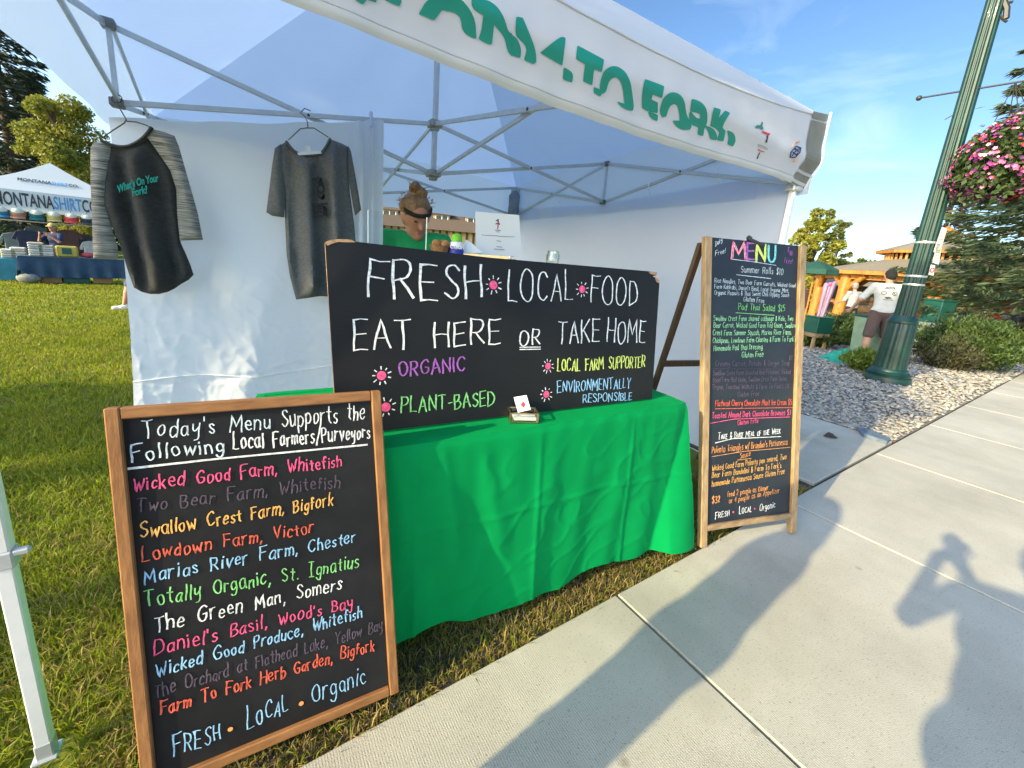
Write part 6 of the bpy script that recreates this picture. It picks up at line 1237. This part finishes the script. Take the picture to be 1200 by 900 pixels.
for k, (dx, dy, tl_) in enumerate(((0, 0, .06), (.04, .02, .09), (-.035, .025, .02), (.01, -.035, .10), (.055, -.02, .14))): q = MB(); q.lathe([(.025, 0), (.036, bh_ * .5), (.046, bh_ * (.9 + .03 * k)), (.036, bh_ * (.95 + .03 * k)), (.01, bh_ * (.97 + .03 * k))], bd + V([dx, dy, 0]), 10); q.v = [tuple(V(p) + axs[0] * tl_ * (p[2] - bd[2])) for p in q.v]; q.build('sleeve', M_lil, bn, smooth=50)
rb = MB(); 
for k in range(8): rb.ball(bd + axs[0] * (.03 + .03 * math.cos(k)) + axs[1] * .04 * math.sin(k * 2) + zz * (bh_ * (.96 + .02 * (k % 3))), .035, 8)
rb.build('pink_bow', mat('pink_bow', (.55, .12, .30), .6, var=.2, scale=20), bn, smooth=50)
cp_ = st0 * V([1, 1, 0]) + axs[0] * .12 + zz * (zt1 + .026); q = MB(); q.lathe([(.035, 0), (.05, .16), (.053, .165), (.048, .16), (.03, .01)], cp_, 14); tag(q.build('plastic_cup', M_glass, loc=cp_, smooth=50), 'clear plastic cup beside the lilac bundle', 'cup')
# bins
def wheelie(label, u, v, hpx, wd, dp, ang, M, Ml, lidopen=False):
    p = onz(u, v); dd = depth_of(p); h_ = ond(u, hpx, dd)[2]; t = thing('bin', label, 'bin', p, 'bins on the gravel'); ax = (V([math.cos(ang), math.sin(ang), 0]), V([-math.sin(ang), math.cos(ang), 0]), zz)
    q = MB(); vs = []
    for z, s_ in ((.05, .82), (h_ - .06, 1)):
        for x, y in ((-1, -1), (1, -1), (1, 1), (-1, 1)): vs.append(p + ax[0] * x * wd / 2 * s_ + ax[1] * y * dp / 2 * s_ + zz * z)
    q.add(vs, [(0, 1, 2, 3), (4, 7, 6, 5), (0, 4, 5, 1), (1, 5, 6, 2), (2, 6, 7, 3), (3, 7, 4, 0)]); q.build('body', M, t, bevel=.015)
    q = MB(); q.box(p + zz * (h_ - .035), (wd * 1.06, dp * 1.06, .05), ax); q.build('lid', Ml, t, bevel=.012)
    for s_ in (-1, 1): q = MB(); q.tube([p + ax[0] * s_ * wd * .45 + ax[1] * dp * .4 + zz * .07 - ax[0] * .02, p + ax[0] * s_ * wd * .45 + ax[1] * dp * .4 + zz * .07 + ax[0] * .03], .07, 12); q.build('wheel', M_bolt, t)
    return t
M_binl = mat('bin_sage', (.21, .30, .20), .5, var=.15, scale=5); M_bing = mat('bin_green', (.007, .07, .055), .45, var=.15, scale=5)
wheelie('pale sage green bin in front of the bending man', 1012, 420, 367, .46, .40, -.35, M_binl, M_bing)
wheelie('dark green wide bin just right of the lamp post', 1087, 404, 349, .42, .45, -.5, M_bing, M_bing)
wheelie('grey green bin hidden mostly by the lamp post', 1072, 408, 372, .45, .5, -.5, mat('bin_grey', (.20, .24, .22), .5, var=.15, scale=5), M_bing)
bg0 = onz(990, 423); q = MB(); rr = random.Random(5); q.grid(lambda a, b: bg0 + V([(.42 * (a - .5)) * 2 + .05 * math.sin(b * 9), .35 * (b - .5) * 2, max(.0, .17 * math.sin(math.pi * a) * math.sin(math.pi * b) * (1 + .5 * math.sin(a * 14 + b * 5)) + .03 * math.sin(a * 31) * math.sin(b * 23) * math.sin(math.pi * a))]), 26, 18)
tag(q.build('tarp_bag', mat('turquoise_tarp', (.02, .34, .22), .5, var=.35, scale=9, trans=.1), loc=bg0, smooth=40), 'crumpled turquoise bag lying on the gravel by the bins', 'bag')
# crowd and stalls at the far right
pnv = far_at(1116, 12.0); person('seated person in navy with a pale cap beside the pavilion post', pnv, 10, 1.45, 18, 12, 0, hip=.46, legL=((-.1, 1, -.1), (0, .1, -1)), legR=((.1, 1, -.1), (0, .1, -1)), armL=((-.2, .7, -.6), (.2, .9, .2)), armR=((.2, .7, -.6), (-.2, .9, .2)), top=mat('navy_top2', (.02, .035, .10), .85, var=.1, scale=10), sleeve=.9, bottom=M_blackc, hair=mat('hair_grey', (.2, .18, .16), .6), cap=mat('pale_cap', (.6, .58, .5), .8), vox=.016)
q = MB(); q.box(pnv * V([1, 1, 0]) + zz * .2, (.45, .45, .38)); tag(q.build('crate_seat', M_pine, loc=pnv, bevel=.01), 'wooden crate seat under the person in navy', 'seat')
cols = [((.45, .30, .18), 'tan'), ((.35, .05, .05), 'dark red'), ((.5, .5, .48), 'white'), ((.08, .10, .16), 'slate'), ((.30, .14, .08), 'rust'), ((.10, .14, .08), 'olive')]
for i, (u, dp_) in enumerate(((1138, 13.5), (1150, 12.2), (1164, 14), (1176, 12.6), (1189, 13.6), (1199, 12))):
    p = far_at(u, dp_); cc_, nm_ = cols[i]
    person('seated market visitor in a %s top in the far right crowd' % nm_, p, 150 + 37 * i, 1.42, 14, 10, 0, hip=.45, legL=((-.1, 1, -.1), (0, .1, -1)), legR=((.1, 1, -.1), (0, .1, -1)), armL=((-.2, .6, -.7), (.2, .9, .1)), armR=((.2, .6, -.7), (-.2, .9, .1)), top=mat('crowd_top_%d' % i, cc_, .85, var=.15, scale=9), sleeve=.9, bottom=M_blackc, hair=[M_bun, M_blackc][i % 2], vox=.020, group='seated visitors at the far right')
    q = MB(); q.box(p * V([1, 1, 0]) + zz * .19, (.42, .42, .37)); tag(q.build('crate_seat', M_pine, loc=p, bevel=.01), 'wooden crate seat under the visitor in the %s top' % nm_, 'seat', 'crate seats')
def parasol(label, u, v, dp_, r_, M):
    p = far_at(u, dp_); z = ond(u, v, dp_)[2]; t = thing('parasol', label, 'parasol', p); q = MB(); q.lathe([(r_, z - .25), (r_ * .9, z - .12), (r_ * .5, z - .02), (.02, z + .06)], p * V([1, 1, 0]), 10); q.build('canopy', M, t, smooth=30); q = MB(); q.tube([p, p + zz * z], .02, 6); q.build('pole', M_steel, t)
parasol('red parasol in front of the pavilion timber post', 1142, 341, 15.5, .48, mat('red_canvas', (.42, .012, .015), .8, trans=.2)); parasol('purple parasol at the far right', 1177, 346, 14.5, .55, mat('purple_canvas', (.16, .06, .30), .8, trans=.2))
wb = ond(1160, 349, 13.0); q = MB(); q.ball(wb, .22, 16, sq=(1, 1, 1)); q.tube([wb - zz * .2, V([wb[0], wb[1], 0])], .018, 6); tag(q.build('balloon', mat('pale_balloon', (.75, .74, .66), .4), loc=wb * V([1, 1, 0]), smooth=50), 'round pale balloon on a stick above the seated crowd', 'balloon')
for i, (u, dp_, hh_) in enumerate(((1135, 12.8, .62), (1186, 13.0, .62))):
    p = far_at(u, dp_); t = thing('picnic_table', ['dark picnic table beside the person in navy', 'dark picnic table at the right picture edge'][i], 'table', p); q = MB(); q.box(p * V([1, 1, 0]) + zz * hh_, (1.2, .7, .05), axs); q.build('tabletop', M_dkw, t)
    for x in (-.5, .5): q = MB(); q.box(p * V([1, 1, 0]) + axs[0] * x + zz * hh_ / 2, (.06, .6, hh_ - .05), axs); q.build('leg', M_dkw, t)

# ================================================================== HALF TIMBERED HOUSE BEHIND THE TENT
hd_ = 24.0; hp_ = far_at(540, hd_); hb_ = thing('half_timbered_house', 'half timbered house with a long brown shingle roof behind the tent', 'house', hp_); ax_ = (V([.93, -.37, 0]), V([.37, .93, 0]), zz)
hz = lambda v: ond(540, v, hd_)[2]; M_pl = mat('plaster', (.55, .43, .28), .9, var=.15, scale=5); M_rf = mat('brown_shingles', (.115, .085, .062), .9, col2=(.075, .056, .042), scale=20, stretch=(1, 1, 4), bump=.4)
q = MB(); q.box(hp_ * V([1, 1, 0]) + ax_[1] * 3.2 + zz * hz(272) / 2, (13, 6, hz(272)), ax_); q.build('wall', M_pl, hb_)
q = MB(); w0 = hp_ * V([1, 1, 0]) + zz * (hz(273)); rz = hz(236) + .5 - hz(273)
q.add([w0 - ax_[0] * 7 - ax_[1] * .5, w0 + ax_[0] * 7 - ax_[1] * .5, w0 + ax_[0] * 7 + ax_[1] * 3.2 + zz * rz, w0 - ax_[0] * 7 + ax_[1] * 3.2 + zz * rz, w0 - ax_[0] * 7 + ax_[1] * 7, w0 + ax_[0] * 7 + ax_[1] * 7], [(0, 1, 2, 3), (3, 2, 5, 4), (0, 3, 4), (1, 5, 2)]); rfo = q.build('roof', M_rf, hb_)
for k in range(34): q = MB(); q.box(hp_ * V([1, 1, 0]) + ax_[0] * (-6.4 + k * .39) + ax_[1] * .17 + zz * (hz(284)), (.12, .06, hz(273) - hz(296)), ax_); q.build('timber', M_dkw, hb_)
for k, u in enumerate((459, 516, 552, 590)):
    p = hp_ * V([1, 1, 0]) + ax_[0] * ((u - 540) * .052) + ax_[1] * .65 + zz * hz(266); q = MB(); q.box(p + ax_[1] * .9 + zz * .28, (.95, 1.8, .7), ax_); dm = q.build('dormer', M_pl, hb_); q = MB(); q.box(p - ax_[1] * .03 + zz * .3, (.66, .06, .42), ax_); wn = q.build('window', mat('window_dark', (.03, .035, .04), .2), dm)
    q = MB()
    for x in (-.35, 0, .35): q.box(p - ax_[1] * .07 + ax_[0] * x + zz * .3, (.045, .03, .46), ax_)
    q.build('sash', M_wht, dm); q = MB(); q.add([p + ax_[0] * -.65 - ax_[1] * .2 + zz * .60, p + ax_[0] * .65 - ax_[1] * .2 + zz * .60, p + ax_[0] * .65 + ax_[1] * 2.2 + zz * 1.0, p - ax_[0] * .65 + ax_[1] * 2.2 + zz * 1.0], [(0, 1, 2, 3)]); q.build('dormer_roof', M_rf, dm, solid=.06)

# ================================================================== LEFT BACKGROUND: the shirt stall
XF = V([math.cos(R_(12)), math.sin(R_(12)), 0]); YF_ = V([-XF[1], XF[0], 0]); rotF = math.atan2(XF[1], XF[0]); D_T = 11.3
ft0 = far_at(75, D_T); fz = lambda v, d=D_T: ond(65, v, d)[2]; fm = D_T / F_PX; FPl = Plane(ft0, -YF_); fx = lambda u, v=250: (FPl.at(u, v) - ft0) @ XF
M_ftc = mat('far_canopy', (.62, .70, .82), .7, trans=.4); fzb, fzt, fzp = fz(248), fz(229), fz(188); hw = 1.72
ft = thing('market_tent', 'pale blue white market tent with shirt company lettering across the lawn', 'tent', ft0)
W_ = lambda x, y, z: ft0 * V([1, 1, 0]) + XF * x + YF_ * y + zz * z
cs = [(-hw, 0), (hw, 0), (hw, 2 * hw), (-hw, 2 * hw)]
q = MB()
for k in range(4):
    (x0, y0), (x1, y1) = cs[k], cs[(k + 1) % 4]
    def fn(a, b):
        e = V([x0 + (x1 - x0) * a, y0 + (y1 - y0) * a, fzt]); p_ = V([0, hw, fzp]); r = e + (p_ - e) * b; r[2] -= .10 * math.sin(math.pi * b) ; return W_(*r)
    q.grid(fn, 8, 8)
q.build('roof', M_ftc, ft, smooth=30)
for k in range(4):
    (x0, y0), (x1, y1) = cs[k], cs[(k + 1) % 4]; q = MB(); q.grid(lambda a, b: W_(x0 + (x1 - x0) * a, y0 + (y1 - y0) * a, fzt + (fzb - fzt) * b), 4, 1); q.build('valance', M_ftc, ft)
for (x, y) in cs: q = MB(); q.bar(W_(x * .98, y * .98 + .03, 0), W_(x * .98, y * .98 + .03, fzt), .045); q.build('leg', M_steel, ft)
M_tn, M_tb = mat('print_charcoal', (.03, .04, .07), .7), mat('print_skyblue', (.07, .27, .62), .7)
tb_txt = 'MONTANASHIRTCO.'; sp1 = [0] * 7 + [1] * 5 + [0] * 3
vz = (fzt + fzb) / 2; capF = (fzt - fzb) * .72
tw_ = 9.55
textmesh(tb_txt, 1, [M_tn, M_tb], sp1, 'lettering', ft, lambda x, y, z: W_((fx(-5) + fx(118)) / 2 + x * (fx(118) - fx(-5)) / tw_, -.012 - z, vz - capF * .52 + y * capF / .70), bold=.02)
slope = lambda y, zt_: W_(0, 0, 0)
def onroof(x, y, z): b = .38 + y; e = V([x, 0 + hw * b, fzt + (fzp - fzt) * b - .10 * math.sin(math.pi * b)]); return W_(*e) - YF_ * .02 * 1 + zz * (.02 + z)
textmesh(tb_txt, 1, [M_tn, M_tb], sp1, 'lettering', ft, lambda x, y, z: onroof(x * .122 - .03, y * .13, z), bold=.02)
q = MB(); q.add([onroof(-.55, -.07, .004), onroof(.48, -.07, .004), onroof(.48, -.06, .004), onroof(-.55, -.06, .004)], [(0, 1, 2, 3)]); q.build('rule_line', M_tb, ft)
# caps hung along its front edge, garments on hangers
capc = [((.02, .18, .32), 'blue'), ((.40, .20, .14), 'brown'), ((.01, .13, .16), 'teal'), ((.50, .42, .16), 'mustard'), ((.60, .06, .07), 'red'), ((.03, .04, .06), 'black')]
for i, (u, (c_, n_)) in enumerate(zip((2, 21, 43, 63, 83, 101), capc)):
    x = fx(u); p = W_(x, -.03, fzb - .16); t = thing('trucker_cap', '%s trucker cap hanging from the shirt stall front edge' % n_, 'cap', p, 'caps hung from the shirt stall'); q = MB(); q.ball(p, .15, 14, sq=(1, 1, .95)); q.v = [(a, b, max(c, p[2] - .09)) for a, b, c in q.v]; q.build('crown', [mat('cap_' + n_, c_, .8, var=.1, scale=9)], t, smooth=50)
    q = MB(); q.ball(p + YF_ * -.035 + zz * .055, .125, 14, sq=(1, 1, .8)); q.build('front_panel', mat('cap_front', (.66, .68, .60), .8), t, smooth=50)
    q = MB(); q.grid(lambda a, b: p - YF_ * (.12 + .09 * b * math.sin(math.pi * a)) + XF * (a - .5) * .26 - zz * (.07 + .05 * b), 6, 2); q.build('brim', mat('cap_' + n_, c_, .8), t, solid=.01)
    q = MB(); q.tube([p + zz * .14, p + zz * .2], .006, 5); q.build('hook', M_bolt, t)
def hung_shirt(label, u, zt_, c_, w_=.42, h_=.62, y=.25):
    x = fx(u); p = W_(x, y, zt_); t = thing('hung_garment', label, 'garment', p, 'garments hung inside the shirt stall'); q = MB(); o2 = [(-.08, 0), (.08, 0), (.2, -.04), (.30, -.24), (.22, -.27), (.19, -.15), (.19, -.62), (-.19, -.62), (-.19, -.15), (-.22, -.27), (-.30, -.24), (-.2, -.04)]
    q.poly([p + XF * a * w_ / .42 + zz * b * h_ / .62 for a, b in o2], .07, -YF_); q.build('cloth', mat('garment_%d' % (u + 99), c_, .85, var=.25, scale=6), t, bevel=.01); q = MB(); q.tube([p, p + zz * .12], .006, 5); q.build('hanger', M_bolt, t)
for i, (u, z_, c_, lab) in enumerate(((26, 272, (.02, .03, .07), 'navy shirt hung at the left of the shirt stall'), (58, 270, (.008, .008, .01), 'black shirt hung behind the person taking a photo'), (90, 272, (.05, .06, .075), 'slate shirt hung right of the person taking a photo'), (103, 280, (.55, .55, .55), 'white shirt hung at the right of the shirt stall'), (37, 268, (.05, .10, .12), 'dark teal shirt hung between two caps'), (8, 276, (.16, .20, .22), 'grey shirt hung at the far left of the stall'), (76, 268, (.10, .05, .05), 'maroon shirt hung under the mustard cap'))): hung_shirt(lab, u, fz(z_), c_, y=.3 + .15 * (i % 3))
q = MB(); q.bar(W_(-hw, .45, fz(268) + .14), W_(hw, .45, fz(268) + .14), .03); tag(q.build('hanging_rail', M_steel, loc=W_(0, .45, 0)), 'steel rail holding the garments in the shirt stall', 'rail')
# table with blue cover, boxes
DTb = 10.3; tb0 = far_at(78, DTb); TPl = Plane(tb0, -YF_); tx_at = lambda u, v=310: (TPl.at(u, v) - tb0) @ XF; tz_ = ond(78, 302, DTb)[2]; Wt = lambda x, y, z: tb0 * V([1, 1, 0]) + XF * x + YF_ * y + zz * z; x0_, x1_ = tx_at(22, 310), tx_at(150, 310)
t = thing('stall_table', 'long stall table under a dark blue cover across the lawn', 'table', Wt((x0_ + x1_) / 2, .35, 0)); M_blue = mat('blue_cloth', (.018, .055, .12), .8, var=.25, scale=5); zlow = ond(78, 325.5, DTb)[2]
q = MB(); q.box(Wt((x0_ + x1_) / 2, .36, tz_ - .02), (x1_ - x0_ - .02, .68, .03), (XF, YF_, zz)); q.build('tabletop', M_wht, t)
for x in (x0_ + .12, x1_ - .12): q = MB(); q.bar(Wt(x, .1, 0), Wt(x, .1, tz_ - .03), .03); q.bar(Wt(x, .6, 0), Wt(x, .6, tz_ - .03), .03); q.build('leg', M_steel, t)
q = MB(); q.grid(lambda a, b: Wt(x0_ + (x1_ - x0_) * a - .06 * b * (a < .02), .01 - .03 * b - .03 * b * math.sin(a * 40), tz_ + .004 + (zlow - tz_) * b * (1 - .35 * math.exp(-(a / .06) ** 2))), 60, 6); q.grid(lambda a, b: Wt(x0_ + (x1_ - x0_) * a, .0 + .72 * b, tz_ + .006), 4, 2); q.grid(lambda a, b: Wt(x0_ - .06 * b, .72 * a, tz_ + .004 + (zlow - tz_) * b), 6, 4)
tag(q.build('table_cover', M_blue, loc=Wt((x0_ + x1_) / 2, .35, 0), smooth=50), 'dark blue cover hanging over the far stall table', 'tablecloth')
M_card = mat('cardboard', (.34, .21, .11), .85, var=.12, scale=6)
def sbox(name, label, u0, u1, vtop, M, y, cat='box', hollow=False):
    a, b = tx_at(u0, 320), tx_at(u1, 320); h_ = max(.08, ond((u0 + u1) / 2, vtop, DTb)[2]); p = Wt((a + b) / 2, y, 0); q = MB(); q.box(p + zz * h_ / 2, (b - a, .4, h_ - .004), (XF, YF_, zz)); t_ = thing(name, label, cat, p); q.build('body', M, t_, bevel=.01); q = MB(); q.box(p + zz * (h_ * .995), (b - a + .02, .42, .03), (XF, YF_, zz)); q.build('lid', M, t_, bevel=.006)
sbox('cardboard_box', 'cardboard box under the left half of the blue table', 44, 71, 324, M_card, .30); sbox('cardboard_box', 'cardboard box under the right end of the blue table', 108, 131, 327, M_card, .32); sbox('storage_tub', 'teal storage tub between the cardboard boxes', 72, 104, 325, mat('teal_tub', (.02, .12, .14), .5, var=.15, scale=5), .34, 'tub')
bgp = Wt(tx_at(33, 325), .05, .12); q = MB(); q.ball(bgp, .19, 14, sq=(1.15, .8, .66)); tag(q.build('grey_bag', mat('grey_bag', (.22, .23, .22), .8, var=.3, scale=12), loc=bgp * V([1, 1, 0]), smooth=60), 'lumpy grey bag under the left table corner', 'bag')
# folded shirts in stacks
for i, (u, n_, base_v) in enumerate(((42, 6, 301), (54, 5, 301), (16, 5, 301), (4, 4, 301))):
    for k in range(n_):
        x = tx_at(u, 300); p = Wt(x, .4, tz_ + .012 + .055 * k) if u > 22 else Wt(x, 1.0, .55 + .055 * k); c_ = [(.62, .60, .52), (.55, .5, .42), (.66, .66, .64), (.40, .44, .46)][(k + i) % 4]
        q = MB(); q.box(p + zz * .025, (.26, .34, .05), (XF, YF_, zz)); tag(q.build('folded_shirt', mat('folded_%d' % ((k + i) % 4), c_, .85, var=.15, scale=15), loc=p, bevel=.015), '%s folded shirt in the %s stack on the stall' % (['bottom', 'second', 'third', 'fourth', 'fifth', 'topmost'][k], ['main table', 'right', 'left rack', 'far left'][i]), 'folded shirt', 'folded shirts at the stall')
q = MB(); q.box(Wt(tx_at(9, 300), 1.0, .27), (.9, .5, .54), (XF, YF_, zz)); tag(q.build('display_crate', mat('cyan_crate', (.03, .22, .32), .6, var=.2, scale=6), loc=Wt(tx_at(9, 300), 1.0, 0), bevel=.01), 'bright blue display crate left of the stall table', 'crate')
bpk = Wt(tx_at(78, 296), .3, tz_ + .012); bt_ = thing('tote_bag', 'mustard tote bag with dark lettering on the stall table', 'bag', bpk); q = MB(); q.box(bpk + zz * .14, (.40, .2, .28), (XF, YF_, zz)); q.build('body', mat('mustard_canvas', (.46, .36, .07), .8, var=.15, scale=12), bt_, bevel=.03); q = MB(); q.box(bpk - YF_ * .104 + zz * .15, (.17, .01, .15), (XF, YF_, zz)); q.build('front_patch', mat('patch_teal', (.01, .09, .08), .7), bt_)
rdp = Wt(tx_at(103, 297), .3, tz_ + .012); q = MB(); q.ball(rdp + zz * .07, .11, 12, sq=(1.4, .8, .65)); tag(q.build('red_pouch', mat('red_pouch', (.45, .06, .07), .7, var=.2, scale=9), loc=rdp, smooth=60), 'red pouch at the right of the stall table', 'pouch')
pp0 = far_at(72, 11.0); person('person in navy with sunglasses holding a phone up at the shirt stall', pp0, -118, 1.46, 0, 4, 0, armL=((-.3, .6, -.7), (.6, .5, .75)), armR=((.3, .6, -.7), (-.6, .5, .75)), top=mat('navy_top2', (.02, .035, .10), .85), sleeve=.8, bottom=M_blackc, hair=M_bun, cap=mat('cap_mustard', (.5, .42, .16), .8), vox=.014)
wk = onz(121, 367); person('walker in white shoes half hidden by the hanging sheet', wk + XF * .55 + YF_ * .1, 197, 1.45, 4, 4, 0, legR=((.06, .55, -1), (.02, .25, -1)), top=mat('white_tee', (.62, .61, .57), .85), sleeve=.8, bottom=mat('denim', (.05, .07, .14), .85), shorts=True, shoes=mat('white_shoe', (.75, .75, .74), .6), hair=M_bun, vox=.014)
